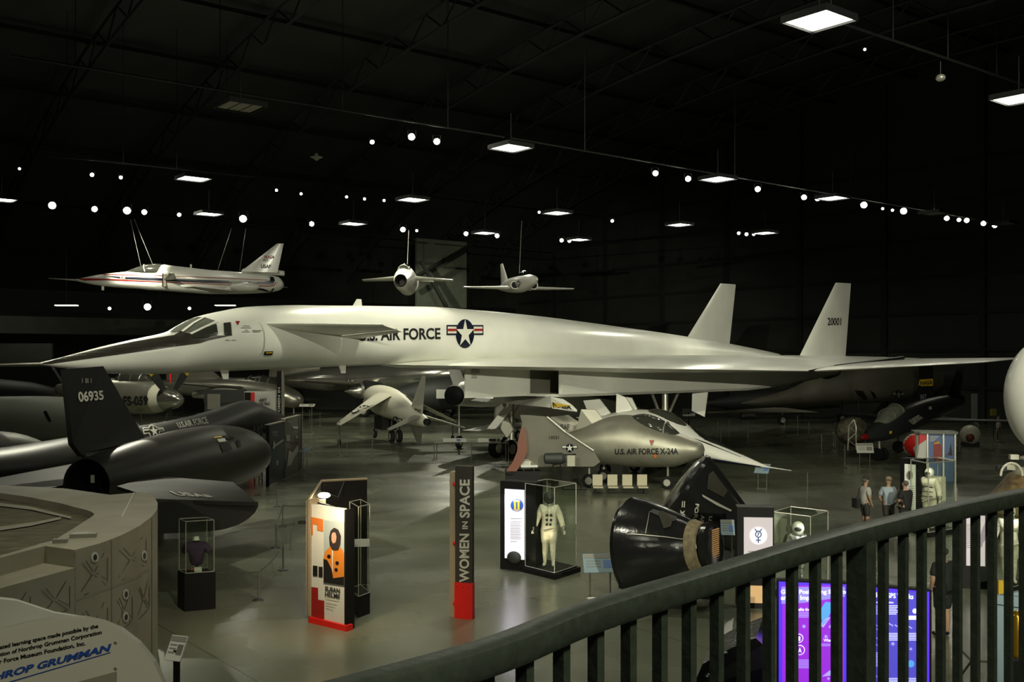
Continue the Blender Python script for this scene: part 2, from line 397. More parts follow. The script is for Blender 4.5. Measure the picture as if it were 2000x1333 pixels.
# ================================================================== THE SETTING
E1 = V((.78, .6258, 0)); E2 = V((-.6258, .78, 0))     # the hangar's long and cross axes
def hb(u, v, z=0): return E1 * u + E2 * v + V((0, 0, z))
Q = 104; U1 = 84; V0 = -40; U0 = -60                     # side wall, end wall
mb = MB(); mb.add([hb(U0, V0), hb(U1, V0), hb(U1, Q), hb(U0, Q)], [(0, 1, 2, 3)]); mb.build('floor', 'floor_concrete', kind='structure', smooth=0, origin=(0, 0, 0))
VC = 32; RV = Q - VC
def vault(v):                                          # height of the vault across the hall
    t = (v - VC) / (RV + 1); return 6 + 23 * math.sqrt(max(0, 1 - t * t))
mb = MB(); vs_ = [V0 + (Q - V0) * i / 40 for i in range(41)]
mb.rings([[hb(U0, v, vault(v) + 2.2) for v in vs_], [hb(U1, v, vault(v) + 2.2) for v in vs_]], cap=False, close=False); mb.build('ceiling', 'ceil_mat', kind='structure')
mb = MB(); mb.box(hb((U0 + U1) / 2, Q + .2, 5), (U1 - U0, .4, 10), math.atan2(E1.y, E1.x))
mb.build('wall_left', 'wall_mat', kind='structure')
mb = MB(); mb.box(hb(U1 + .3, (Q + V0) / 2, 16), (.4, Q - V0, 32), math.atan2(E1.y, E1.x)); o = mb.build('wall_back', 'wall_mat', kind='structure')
AZ = math.atan2(E1.y, E1.x)
for k, v in enumerate(range(-30, 104, 9)):
    mb = MB(); mb.box(hb(U1, v, 15), (.35, .5, 30), AZ); mb.build('trim_%d' % (k + 1), 'wall_line', kind='structure')
for k, z in enumerate((3, 6.2, 9.4, 12.6, 15.8, 19, 22.2)):
    mb = MB(); mb.box(hb(U1, 32, z), (.22, 142, .3), AZ); mb.build('trim_%d' % (k + 31), 'wall_line', kind='structure')
# roof purlins and trusses
for k, v in enumerate(range(-24, 100, 8)):
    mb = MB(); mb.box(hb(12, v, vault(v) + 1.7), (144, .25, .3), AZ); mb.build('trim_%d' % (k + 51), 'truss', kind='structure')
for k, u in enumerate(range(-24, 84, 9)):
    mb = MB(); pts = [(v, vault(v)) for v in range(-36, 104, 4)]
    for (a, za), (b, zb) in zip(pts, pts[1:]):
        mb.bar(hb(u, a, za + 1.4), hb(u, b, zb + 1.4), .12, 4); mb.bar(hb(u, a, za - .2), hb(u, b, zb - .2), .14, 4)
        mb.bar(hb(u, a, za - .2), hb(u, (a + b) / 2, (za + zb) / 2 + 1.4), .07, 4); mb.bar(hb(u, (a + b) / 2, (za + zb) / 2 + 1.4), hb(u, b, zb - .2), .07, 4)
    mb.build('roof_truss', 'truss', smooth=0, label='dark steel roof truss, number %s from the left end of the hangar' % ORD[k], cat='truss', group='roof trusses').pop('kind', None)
# pale service mezzanine along the left wall
mb = MB(); mb.box(hb(20, Q - 4, 8.4), (90, 8, 1.5), AZ); mb.build('mezzanine', mat('mezz', (.05, .056, .042), .7, noise=.2), label='long dark green mezzanine band on the far left wall', cat='mezzanine')
pc = at(862, 535, 110)
mb = MB(); mb.box(pc, (6.5, .3, 7.2), AZ); wp = mb.build('pale_panel', mat('door_panel', (.13, .15, .11), .7, noise=.15), label='pale green wall panel high on the far wall between the two hanging jets', cat='panel')
MB().box(V((pc.x, pc.y, pc.z / 2 - 1.7)), (6, .25, pc.z - 3.6), AZ).build('panel_support', 'wall_mat', wp)
mb = MB(); mb.bar(at(806, 545, 101), at(935, 470, 106), .22, 4); mb.bar(at(822, 510, 102), at(872, 600, 101), .22, 4); mb.bar(at(872, 600, 101), V((at(872, 600, 101).x, 101, 0)), .22, 4)
mb.build('diagonal_brace', 'truss', label='dark diagonal steel braces crossing the pale wall panel', cat='brace')

# light pipes hung from the roof
def pipe(p0, p1, z, label):
    a = G(0, 1, 0)
    def P(x, y): D = FPX * (z - EYE) / (HOR - y); return at(x, y, D)
    m_ = MB().bar(P(*p0), P(*p1), .045, 6)
    for t in (.1, .35, .6, .85): q = P(*p0).lerp(P(*p1), t); m_.bar(q, q + V((0, 0, 8)), .02, 4)
    m_.build('lighting_pipe', 'truss', label=label, cat='pipe')
pipe((20, 108), (985, 268), 16.4, 'long steel lighting pipe across the upper left, over the unlit panel')
pipe((1000, 270), (1935, 434), 16.4, 'long steel lighting pipe carrying the right row of spotlights')
pipe((85, 303), (500, 346), 16.4, 'short lighting pipe above the striped jet on the left')
pipe((1570, 20), (1999, 165), 16.6, 'lighting pipe between the two big upper right panels')

# ceiling panel lights (square hooded fixtures with three glowing lenses)
def make_panel(lit):
    t = thing('ceiling_light', 'x', 'ceiling light', (0, 0, 0), 0, 'square panel lights under the roof')
    m_ = MB(); m_.box((0, 0, .13), (1.5, 1.5, .1)); m_.box((-.74, 0, .04), (.04, 1.5, .12)); m_.box((.74, 0, .04), (.04, 1.5, .12)); m_.box((0, -.74, .04), (1.5, .04, .12)); m_.box((0, .74, .04), (1.5, .04, .12))
    m_.build('housing', 'lamp_shell', t, 0)
    for i in (-1, 0, 1): MB().box((i * .47, 0, .045), (.41, 1.38, .03)).build('lens', 'panel_light' if lit else 'panel_off', t, 0)
    MB().bar((0, 0, .18), (0, 0, 1.6), .02, 6).build('hanger', 'lamp_shell', t)
    return t
panels = [(1600, 42, 1, 'big bright three-lens panel light at the top right'), (1990, 194, 1, 'three-lens panel light cut by the right frame edge'), (998, 290, 1, 'bright panel light right of the pair of spotlights, top centre'),
    (1402, 351, 1, 'thin panel light right of a spotlight, above the left white fin'), (1626, 388, 1, 'panel light touching a spotlight in the right row'), (378, 350, 1, 'panel light above left, between two spotlights and the smoke detector'),
    (806, 391, 1, 'panel light above the nose-on jet'), (1088, 417, 1, 'panel light right of the second hanging jet, nearer one'), (1327, 440, 1, 'lone panel light over the left white fin'), (1494, 456, 1, 'panel light right of three tiny spotlights'),
    (1131, 469, 1, 'low panel light right of a pair of spotlights'), (408, 419, 1, 'panel light between spotlights above the striped jet cockpit'), (690, 438, 1, 'panel light right of the striped jet fin'), (947, 456, 1, 'panel light between two spotlights over the second hanging jet'),
    (3, 391, 1, 'panel light cut by the left frame edge'), (470, 210, 0, 'unlit panel light hanging in the upper left'), (1825, 418, 0, 'unlit panel light in the right row'), (1960, 438, 0, 'unlit panel light at the far right end of the row')]
pl_on = make_panel(1); pl_off = make_panel(0); used = {1: 0, 0: 0}
for x, y, lit, lab in panels:
    p = at(x, y, FPX * 9.5 / (HOR - y)); src = pl_on if lit else pl_off
    M4 = Matrix.Translation(p) @ Matrix.Rotation(AZ, 4, 'Z')
    if not used[lit]: src.location = p; src.rotation_euler = (0, 0, AZ); src['label'] = lab; ROOTM[src.name] = M4; used[lit] = 1
    else: copy_tree(src, None, M4, lab)
for x, y, D, lab in ((130, 597, 84, 'flat strip light under the mezzanine, left of the white bomber'), (440, 597, 92, 'flat strip light under the mezzanine, above the bomber canopy')):
    t = thing('strip_light', lab, 'ceiling light', at(x, y, D), 0, 'strip lights on the mezzanine'); MB().box(at(x, y, D) + V((0, 0, .06)), (1.9, .5, .06)).build('housing', 'lamp_shell', t, 0); MB().box(at(x, y, D), (1.8, .4, .06)).build('lens', 'panel_light', t, 0); MB().bar(at(x, y, D) + V((0, 0, .05)), V((at(x, y, D).x, D, 21)), .02, 5).build('hanger', 'lamp_shell', t)

# spotlights: can, yoke and lens, each turned towards what it lights
def make_spot(lens):
    t = thing('ceiling_spotlight', 'x', 'spotlight', (0, 0, 0), 0, 'ceiling spotlights')
    MB().lathe([(0, .20), (.05, .22), (.30, .17), (.45, .09)], (0, -.06, 0), (0, 1, .18), 14).build('can', 'lamp_shell', t)
    MB().path([(-.22, .1, 0), (-.22, .1, .38), (.22, .1, .38), (.22, .1, 0)], .02, 4).build('yoke', 'lamp_shell', t)
    MB().lathe([(-.02, .03), (0, .17), (.02, .17)], (0, -.08, 0), (0, 1, .18), 14).build('lens', lens, t)
    return t
sp_b = make_spot('lamp_lens'); sp_d = make_spot('lamp_lens_dim'); first = {0: 1, 1: 1}
rows = [('upper centre cluster above the panel light', [(727, 278, 1.1), (804, 268, 1.7), (853, 277, 1.6)]),
    ('left pair under the short pipe', [(180, 342, 1.0), (236, 347, .9)]),
    ('row above the striped jet', [(102, 402, 2.1), (185, 409, 1.4), (248, 412, 2.1), (282, 415, 1.3), (350, 420, 1.0), (475, 428, 1.9)]),
    ('row behind the hanging jets', [(609, 438, 1.2), (787, 449, 1.3), (910, 457, 1.1), (971, 461, 1.1), (1097, 470, 1.0), (1112, 471, .9)]),
    ('near right row on the long pipe', [(1280, 339, 1.4), (1344, 350, 1.4), (1480, 370, 1.4), (1570, 386, 1.3), (1597, 388, 1.3), (1687, 401, 1.6), (1765, 413, 1.6)]),
    ('small far right row', [(1196, 432, .8), (1443, 456, .8), (1458, 458, .9), (1472, 458, .8), (1724, 408, .7), (1743, 411, .6), (1849, 427, 1.2), (1873, 430, 1.0), (1888, 431, 1.2), (1921, 437, 1.2), (1943, 441, 1.2)]),
    ('low row under the mezzanine', [(214, 603, .8), (288, 600, 1.7), (370, 603, .8)]),
    ('dim crescents across the centre', [(540, 372, .5), (588, 379, .5), (677, 385, .5), (712, 389, .5), (750, 392, .5), (1053, 415, .5), (814, 451, .4), (38, 330, .6), (1689, 97, .5)])]
for rn, L in rows:
    for k, (x, y, s_) in enumerate(L):
        D = FPX * 10.3 / (HOR - y) if y < 500 else 86
        p = at(x, y, D); dim = 1 if s_ < 1.05 else 0; src = sp_d if dim else sp_b
        R = Matrix.Translation(p) @ Matrix.Rotation(-math.atan2(p.x, p.y) + random.uniform(-.15, .15), 4, 'Z'); sca = min(max(s_, .7), 1.8) * .8 * D / 75
        lab = '%s spotlight from the left in the %s' % (ORD[k], rn)
        if first[dim]: o = src; first[dim] = 0; o.location = p; o.rotation_euler = R.to_euler(); o['label'] = lab
        else: o = copy_tree(src, None, R, lab)
        o.scale = (sca,) * 3
t = thing('warehouse_lamp', 'small round dome-shaped fixture hanging at the upper centre left', 'ceiling lamp', at(618, 308, 48)); MB().lathe([(0, .04), (.1, .15), (.16, .3), (.22, .12), (.34, .05)], at(618, 314, 48), (0, 0, 1), 16).build('dome', 'panel_off', t)
t = thing('beam_projector', 'grey projector head hanging near the upper right edge', 'spotlight', at(1837, 152, 36)); MB().ell(at(1837, 152, 36), (.17, .17, .13)).build('can', 'light_metal', t); MB().bar(at(1837, 146, 36), at(1837, 120, 36), .02).build('hanger', 'lamp_shell', t)

# ================================================================== BALCONY RAILING (foreground)
RP = [(-.62, 1.32), (-.25, 1.67), (-.03, 1.90), (.163, 2.17), (.50, 2.55), (.90, 3.0), (1.42, 3.52), (2.02, 4.05), (2.7, 4.55)]
RP = [tuple(p) for p in catmull(RP, 6)]
rail = thing('balcony_railing', 'dark green metal railing with round top rail and square balusters in the foreground', 'railing', (.9, 3.0, 3.9))
def railz(D): return 4.975
mb = MB(); rr = []
for i, (x, y) in enumerate(RP):
    a = V(RP[max(i - 1, 0)]); b = V(RP[min(i + 1, len(RP) - 1)]); d = (b - a).normalized(); n_ = V((-d.y, d.x))
    r = []
    for u_, z_ in ((-.032, 0), (-.036, -.012), (-.036, -.038), (-.028, -.052), (.028, -.052), (.036, -.038), (.036, -.012), (.032, 0), (.018, .006), (-.018, .006)): r.append(V((x + n_.x * u_, y + n_.y * u_, railz(y) + z_)))
    rr.append(r)
mb.rings(rr).build('top_rail', 'rail_green', rail)
def on_rail(xp):
    best = min(range(len(RP) - 1), key=lambda i: 0 if (px((RP[i][0], RP[i][1], 5))[0] - xp) * (px((RP[i + 1][0], RP[i + 1][1], 5))[0] - xp) <= 0 else 1)
    a, b = V(RP[best]), V(RP[best + 1]); k = (xp - 1000) / FPX; t_ = (k * a.y - a.x) / ((b.x - a.x) - k * (b.y - a.y)); return a.lerp(b, t_), math.atan2(b.y - a.y, b.x - a.x)
for xp in (800, 872, 947, 1025, 1097, 1164, 1228, 1289, 1346, 1400, 1452, 1502, 1547, 1592, 1634, 1725, 1764, 1800, 1837, 1870, 1905, 1938, 1970, 1999):
    p, a = on_rail(xp); mb = MB(); mb.box((p.x, p.y, 4.44), (.026, .026, .98), a); mb.build('baluster', 'rail_green', rail, 0)
p, a = on_rail(1682); MB().box((p.x, p.y, 4.44), (.066, .066, 1.0), a).build('post', 'rail_green', rail, 0)
mb = MB(); mb.rings([[V((x - .25, y + .1, 3.95)), V((x + .1, y + .18, 3.95)), V((x + .1, y + .18, 3.7)), V((x - .25, y + .1, 3.7))] for x, y in RP]).build('bottom_curb', 'rail_green', rail, 0)
mb = MB(); mb.prism([V((x, y + .1, 3.8)) for x, y in RP] + [V((2.7, -1.5, 3.8)), V((-1.4, -1.5, 3.8))], (0, 0, .15)); mb.build('trim_90', 'dark_grey', kind='structure', smooth=0)
for q in ((-1.2, -1.2), (2.4, -1.2)): pass
mb = MB(); mb.box((.3, -1.2, 1.9), (3, .3, 3.8)); mb.build('trim_91', 'dark_grey', kind='structure', smooth=0)
# ================================================================== LONG WHITE DELTA BOMBER
TH = math.radians(50); BU = V((math.cos(TH), math.sin(TH), 0)); BV = V((math.sin(TH), -math.cos(TH), 0)); BC = V((18.7, 69.4, 0))
def bomb(L, b, z): return BC - BU * L + BV * b + V((0, 0, z))          # L forward of the trailing edge, b to its left
def binv(x, y, b):
    k = (x - 1000) / FPX; L = ((BC.x + BV.x * b) - k * (BC.y + BV.y * b)) / (BU.x - k * BU.y)
    D = BC.y - BU.y * L + BV.y * b; return L, EYE - (y - HOR) / FPX * D
XB = thing('delta_wing_bomber', 'huge white delta-wing bomber with a long needle nose, canards and twin fins', 'airplane', bomb(25, 0, 0), 0)
top = [(75, 709.5), (110, 701), (200, 677), (262, 663), (322, 650), (345, 638), (372, 624), (400, 615), (432, 608), (480, 600), (560, 596.5), (700, 597.5), (850, 600), (950, 608), (1050, 618), (1150, 631), (1300, 652), (1400, 668), (1505, 689)]
bot = [(75, 712), (110, 718), (200, 730), (300, 732), (400, 727), (600, 719), (800, 711), (908, 709), (1000, 707), (1200, 706), (1505, 698)]
def interp(tab, x):
    for (x0, y0), (x1, y1) in zip(tab, tab[1:]):
        if x <= x1: return y0 + (y1 - y0) * max(0, (x - x0)) / (x1 - x0)
    return tab[-1][1]
secs = []
for x in (75, 90, 110, 150, 200, 262, 322, 345, 372, 400, 432, 480, 560, 630, 700, 780, 850, 908, 950, 1050, 1150, 1225, 1300, 1400, 1450, 1505):
    L, zt = binv(x, interp(top, x), 0); _, zb_ = binv(x, interp(bot, x), 0)
    if x >= 908: zb_ = min(zb_, 5.15)
    h = (zt - zb_) / 2; hw = h * (1.0 if x < 850 else 1 + (x - 850) / 655 * 1.1)
    if x < 320: hw = h * 1.05
    if x > 1400: hw = h * 2.6
    secs.append((L, zt, zb_, hw))
fus = MB(Matrix(((-(-BU.x), BV.x, 0, 0), (-(-BU.y), BV.y, 0, 0), (0, 0, 1, 0), (0, 0, 0, 1))))
fus.F = Matrix(((-BU.x, BV.x, 0, BC.x), (-BU.y, BV.y, 0, BC.y), (0, 0, 1, 0), (0, 0, 0, 1)))
rows_ = []
for L, zt, zb_, hw in secs:
    zc = zb_ + (zt - zb_) * (.42 if L > 30 else .35); rows_.append((L, zc, hw, zt - zc, zc - zb_, 2.0 if L < 44 else 1.9, 0.0))
body(fus, rows_, n=48, sub=3)
# the probe and nose cap
fus.build('fuselage', 'white_paint', XB, 60); FB = fus.bvh()
tip = bomb(binv(75, 711, 0)[0], 0, 5.34)
MB().bar(tip - BU * -.3, bomb(binv(75, 711, 0)[0] + 2.6, 0, 5.28), .035, 8, .012).build('nose_probe', 'light_metal', XB)
# canopy: windshield panes and black anti-glare paint laid on the nose
dpoly([[(80, 711), (130, 697), (200, 681), (262, 668), (340, 655), (352, 648), (376, 653), (414, 637), (424, 656), (450, 656), (437, 659), (408, 665), (390, 671), (330, 679), (240, 692), (160, 703), (100, 711)]], 'nose_black', FB, XB, 'antiglare_paint', .012, 6)
dpoly([[(330, 651), (345, 640), (372, 625), (386, 621), (398, 621), (376, 632), (354, 648)]], 'glass_grey', FB, XB, 'windshield_pane', .03, 5)
dpoly([[(358, 649), (378, 633), (400, 621.5), (420, 628), (398, 638), (368, 651)]], 'glass_grey', FB, XB, 'windshield_pane', .03, 5)
dpoly([[(374, 654), (399, 642), (422, 634), (425, 653), (400, 661), (375, 660)]], 'glass_dark', FB, XB, 'side_window', .03, 5)
dpoly([[(436, 632), (450, 630.5), (452, 656), (437, 655)]], 'glass_dark', FB, XB, 'side_window', .03, 5)
wf = dpoly([[(354, 648), (376, 632), (398, 620.5), (401, 621.5), (379, 634), (358, 650)]], 'white_paint', FB, XB, 'window_frame', .045, 5)
dpoly([[(370, 652), (399, 638.5), (421, 628.5), (425, 631), (401, 641.5), (374, 655)]], 'white_paint', FB, XB, 'window_frame', .045, 5)
dpoly([[(459, 628), (468, 628), (463.5, 636.5)]], 'red', FB, XB, 'warning_triangle', .02)
dpoly([[(516, 686.5), (533, 686), (531, 693.5), (514, 694)]], 'black_paint', FB, XB, 'placard', .02); dpoly([[(519, 688), (531, 687.5), (530, 690), (518, 690.5)]], 'yellow', FB, XB, 'placard', .03)
for i, (x, y, w_) in enumerate(((474, 637, 13), (470, 640.5, 20), (477, 645, 7), (472, 648, 15), (492, 645.5, 19), (439, 664.5, 9), (451, 664.5, 9), (492, 648, 15))): dpoly([rect(x, y, x + w_, y + 1.1)], 'text_grey', FB, XB, 'stencil', .02)
arc = [(505, 632), (510, 635), (515, 648), (516.5, 662), (515.5, 678), (512, 689), (507, 694)]
dpoly([arc + [(x - 1, y) for x, y in reversed(arc)]], 'text_grey', FB, XB, 'hatch_seam', .02)
sv, sf = text2d('U.S. AIR FORCE', .03)
decal('lettering', 'text_black', inquad(sv, [(700, 642.5), (859.5, 641), (860, 663), (700, 667)]), sf, FB, XB, .02, 8, 'black U.S. AIR FORCE lettering')
insignia([(871, 624), (944, 624.5), (944, 680), (871, 681)][::1], FB, XB, off=.02, step=8)
for x, y, c in ((688, 597, 9),):
    L, z = binv(x, y + 3, 0); MB().prism([bomb(L, .02, z), bomb(L - .5, .02, z), bomb(L - .45, .02, z + .32), bomb(L - .25, .02, z + .32)], BV * -.05).build('antenna', 'white_paint', XB, 0)
for x, y in ((430, 727), (662, 717), (434, 706)):
    L, z = binv(x, y - 3, .3); MB().prism([bomb(L, .3, z + .05), bomb(L - .35, .3, z + .05), bomb(L - .33, .3, z - .3), bomb(L - .14, .3, z - .3)], BV * -.05).build('antenna', 'white_paint', XB, 0)

# canard: set nose-up, so its shaded underside shows above the fuselage side
ra = binv(517, 632, 1.0); rb = binv(705, 663.5, 1.15); ta = binv(748, 634, 4.4); tb = binv(787, 648.5, 4.4)
for s_ in (1, -1):
    A_, B_, C_, D_ = [bomb(q[0], b * s_, q[1]) for q, b in ((ra, .85), (rb, .85), (ta, 4.4), (tb, 4.4))]
    H1, H2 = A_.lerp(B_, .78), C_.lerp(D_, .72)
    mb = MB(); wing(mb, [(A_, H1, .2), (C_, H2, .06)]); mb.build('canard', 'white_paint', XB)
    mb = MB(); wing(mb, [(A_.lerp(B_, .785), B_, .07), (C_.lerp(D_, .73), D_, .04)]); mb.build('canard_flap', 'white_paint', XB)

# wing: three span stations a side, the outer panels beyond the dark hinge line are parts of their own
LA, ZA = binv(812, 709, 1.1); LH, ZH = binv(1582, 725, 9.4)
def zw(b): return 5.22 + (ZH - 5.22) * (abs(b) - 1.1) / 8.3
def LE_(b): return LA + (LH - LA) * (abs(b) - 1.1) / 8.3
def TE_(b): return max(0, (abs(b) - 5) / 11 * 4.4)
for s_ in (1, -1):
    mb = MB(); ss = []
    for b, t_ in ((.2, .35), (1.1, .55), (4.2, .75), (7, .55), (9.4, .3)):
        zt_ = 5.62 if b < 5 else 5.62 - (b - 5) * .03
        ss.append((bomb(LE_(b) if b > .5 else LA + 1.0, b * s_, zw(b)), bomb(TE_(b), b * s_, zt_), t_))
    wing(mb, ss); mb.build('wing', 'white_paint', XB, 40)
    if s_ > 0: WB = mb.bvh()
    mb = MB(); wing(mb, [(bomb(LH - .12, 9.45 * s_, ZH), bomb(TE_(9.4), 9.45 * s_, 5.48), .3), (bomb(LH - 10.3, 14.4 * s_, 5.26), bomb(TE_(14.4), 14.4 * s_, 5.52), .12), (bomb(5.6, 16.1 * s_, 5.5), bomb(4.7, 16.1 * s_, 5.53), .05)]); mb.build('wing_tip', 'white_paint', XB, 40)
    if s_ > 0: WB2 = mb.bvh()
    mb = MB(); mb.bar(bomb(LH + .15, 9.43 * s_, ZH), bomb(LH - 3, 9.43 * s_, ZH + .12), .05, 8, .15); mb.bar(bomb(LH - 3, 9.43 * s_, ZH + .14), bomb(5, 9.43 * s_, 5.50), .15, 8, .12); mb.build('wing_hinge', 'black_paint', XB)
# fins
def fin(b, lr, lt, tt, tr, tk=.34):
    r1 = binv(*lr, b); t1 = binv(*lt, b); t2 = binv(*tt, b); r2 = binv(*tr, b); mb = MB()
    wing(mb, [(bomb(r1[0], b, r1[1] - .3), bomb(r2[0], b, r2[1] - .3), tk), (bomb(t1[0], b, t1[1]), bomb(t2[0], b, t2[1]), tk * .4)], BV); mb.build('fin', 'white_paint', XB, 40); return mb.bvh()
FN = fin(4.2, (1560, 689), (1632, 552.5), (1662, 554), (1651, 690)); fin(-4.2, (1318, 690), (1407, 554), (1437, 556), (1422, 692))
dtext('20001', [(1616, 621), (1643, 621), (1642, 636), (1616, 636)], 'text_black', FN, XB, label='black number 20001 on the fin')
# intake box under the wing: splitter wedge, side walls, floor, ramps
Ls, zs = binv(908, 778, 0); Lo, zo = binv(1098, 777, 2.5)
def bw(L): return 2.5 + min(1, max(0, (Lo - L) / 14)) * 1.7
box = MB()
def zb(L): return zs + (3.72 - zs) * (Ls - L) / Ls if L > 12 else 3.70 + (12 - L) / 12 * .9
Ln = [Lo, 24, 20, 14, 9, 5, 1.5]
for s_ in (1, -1):
    o_ = [bomb(L, bw(L) * s_, zb(L)) for L in Ln]; i_ = [bomb(L, (bw(L) - .2) * s_, zb(L)) for L in Ln]
    wt = [bomb(L, bw(L) * s_, 5.2) for L in Ln]; it = [bomb(L, (bw(L) - .2) * s_, 5.2) for L in Ln]
    box.rings([[a, b, c, d] for a, b, c, d in zip(o_, wt, it, i_)])
box.rings([[bomb(L, bw(L), zb(L)), bomb(L, -bw(L), zb(L)), bomb(L, -bw(L), zb(L) + .12), bomb(L, bw(L), zb(L) + .12)] for L in Ln])
box.build('engine_box', 'white_paint', XB, 0); BX = box.bvh()
mb = MB(); mb.rings([[bomb(L, w_, zb(L)), bomb(L, w_, 5.1), bomb(L, -w_, 5.1), bomb(L, -w_, zb(L))] for L, w_ in ((Ls, .03), (Ls - 4, .42))]); mb.build('intake_splitter', 'white_paint', XB, 0); SB = mb.bvh()
mb = MB(); mb.rings([[bomb(L, w_, zb(L)), bomb(L, w_, 5.1), bomb(L, -w_, 5.1), bomb(L, -w_, zb(L))] for L, w_ in ((Ls - 4.02, .44), (Ls - 8.5, .8))]); mb.build('intake_ramp', 'grey_metal', XB, 0)
mb = MB(); mb.quad(bomb(Lo - 5, 2.6, 3.75), bomb(Lo - 5, -2.6, 3.75), bomb(Lo - 5, -2.6, 5.2), bomb(Lo - 5, 2.6, 5.2)); mb.build('duct_shade_sheet', 'black_paint', XB, 0)  # black sheet across the duct, its inner darkness put into the colour
for i, y in enumerate((717, 720.5, 722.5, 725, 727.5, 733, 736, 738)): dpoly([rect(920, y, 920 + (6, 14, 17, 16, 17, 10, 12, 11)[i], y + 1.3)], 'text_grey', SB, XB, 'stencil', .02)
for k in range(6):
    b = -3.4 + k * 1.36; MB().lathe([(0, .62), (-.7, .55), (-1.2, .5)], bomb(1.6, b, 4.75), BU * -1, 16).build('engine_nozzle', 'dark_grey', XB)
# main gear
def gear(p, nm=''):
    p = V(p); ht = 3.85
    g = MB().bar(p + V((0, 0, .95)), p + V((0, 0, ht)), .16, 12).bar(p + V((0, 0, .5)), p + V((0, 0, 1.0)), .24, 12).bar(p + V((0, 0, 2.0)) - BU * .2, p + BU * 1.4 + V((0, 0, ht)), .07, 8).bar(p + V((0, 0, 1.8)) + BU * .1, p - BU * 1.3 + V((0, 0, ht)), .07, 8)
    g.bar(p - BU * .75 + V((0, 0, .52)), p + BU * .75 + V((0, 0, .52)), .12, 8).build('gear_leg', 'light_metal', XB)
    for du in (-.75, .75):
        for dv in (-.48, .48):
            c = p + BU * du + BV * dv + V((0, 0, .52)); w_ = MB().wheel(c, BV, .52, .42).build('wheel', 'rubber', XB); MB().hub(c, BV, .52, .44).build('wheel_hub', 'light_metal', w_)
gp = G(999, 893); gp.z = 0; gear(gp)
gear(bomb(20.5, 2.9, 0))
for a in ((955, 838), ):
    q = [at(985, 795, 55), at(1002, 797, 55), at(968, 838, 55), at(951, 838, 55)]; MB().prism(q, (.05, .12, 0)).build('gear_door', 'white_paint', XB, 0)
q = [at(1352, 768, 53.5), at(1383, 763, 53.5), at(1376, 815, 53.5), at(1351, 803, 53.5)]; MB().prism(q, (.05, .12, 0)).build('gear_door', 'white_paint', XB, 0)
MB().prism([at(985, 803, 56), at(1002, 840, 56), at(990, 856, 56), at(978, 838, 56)], (.05, .12, 0)).build('gear_door', 'cream', XB, 0)
# ================================================================== BLACK TWIN-ENGINE JET, left
def J(x, y, z): return JF @ V((x, y, z))
hd = math.radians(8); JF = frame((-15, 27, 0), (math.sin(hd), math.cos(hd), 0))
JT = thing('black_jet', 'black twin-engine jet seen from behind, number 06935 on its fin', 'airplane', J(8, 0, 0))
mb = MB(JF)
body(mb, [(-6, 2.6, .15, .1, .1), (-3, 2.6, .5, .35, .35), (0, 2.45, .8, .55, .6), (3, 2.3, .85, .62, .65), (8, 2.3, .85, .70, .7), (13, 2.3, .85, .78, .75), (16.5, 2.35, .85, .93, .75), (18.6, 2.35, .84, 1.12, .8), (20.2, 2.35, .8, 1.22, .85), (21.2, 2.35, .74, 1.05, .85), (22.6, 2.33, .64, .78, .75), (24.3, 2.3, .38, .42, .42), (25.2, 2.28, .05, .05, .05)], 36, 4)
mb.build('fuselage', 'titanium_black', JT, 60); JB = mb.bvh()
mb = MB(JF)   # chines and inboard wing as one thin blended sheet
for s_ in (1, -1):
    mb.prism([(J(-0.5, 0, 0).lerp(J(-0.5, 0, 0), 0)) * 0 + V(p) for p in ((-1, 0, 2.18), (-1, 3.6 * s_, 2.18), (7.5, 3.6 * s_, 2.18), (10.5, 1.5 * s_, 2.2), (15, 1.15 * s_, 2.22), (20, 1.0 * s_, 2.24), (23.5, .55 * s_, 2.26), (25.2, 0, 2.27))], (0, 0, .07))
mb.build('inboard_wing', 'wing_black', JT, 0)
# the near nacelle, set from the photograph's exhaust and intake
NF = frame((-10.8, 26, 0), (math.sin(math.radians(12.5)), math.cos(math.radians(12.5)), 0))
for k, F_ in enumerate((NF, frame(J(-.7, 4.3, 0), (math.sin(hd), math.cos(hd), 0)))):
    mb = MB(F_); body(mb, [(0, 2.28, .66, .66, .66), (1.2, 2.28, .80, .82, .8), (3, 2.3, .95, .98, .95), (5, 2.35, 1.04, 1.04, 1.0), (7.0, 2.35, 1.04, 1.0, 1.0), (8.3, 2.3, .92, .85, .9), (9.1, 2.25, .70, .62, .68)], 36, 3, cap=False)
    n_ = mb.build('nacelle', 'titanium_black', JT, 60)
    if k == 0: NB = mb.bvh()
    mb = MB(F_); mb.lathe([(-.02, .665), (.02, .63), (1.0, .5), (1.6, .45), (1.61, .02)], (0, 0, 2.28), (1, 0, 0), 32, False); mb.build('exhaust_nozzle', 'black_paint', n_)
    mb = MB(F_); mb.lathe([(8.6, .5), (9.3, .34), (10.4, .02)], (0, 0, 2.25), (1, 0, 0), 24); mb.build('intake_spike', 'titanium_black', n_)
mb = MB(); mb.box(at(181, 936, 26.4), (.1, .02, .2)); mb.build('exhaust_tab', 'light_metal', JT, 0)
# fin leaning inboard over the near nacelle, and its rooted stub
f1 = [(118, 723, 27.5), (193, 717, 29), (277, 862, 30.0), (215, 893, 28.2), (152, 893, 26.8), (133, 868, 26.6)]
pl = [at(*p) for p in f1]; mb = MB(); mb.prism(pl, (.14, -.03, .02)); mb.build('fin', 'black_paint', JT, 0); FB2 = mb.bvh()
mb = MB(); mb.prism([at(150, 885, 26.9), at(222, 870, 28.5), at(270, 868, 30), at(232, 905, 28.4), at(170, 905, 26.8)], (.2, -.04, 0)); mb.build('fin_root', 'titanium_black', JT, 0)
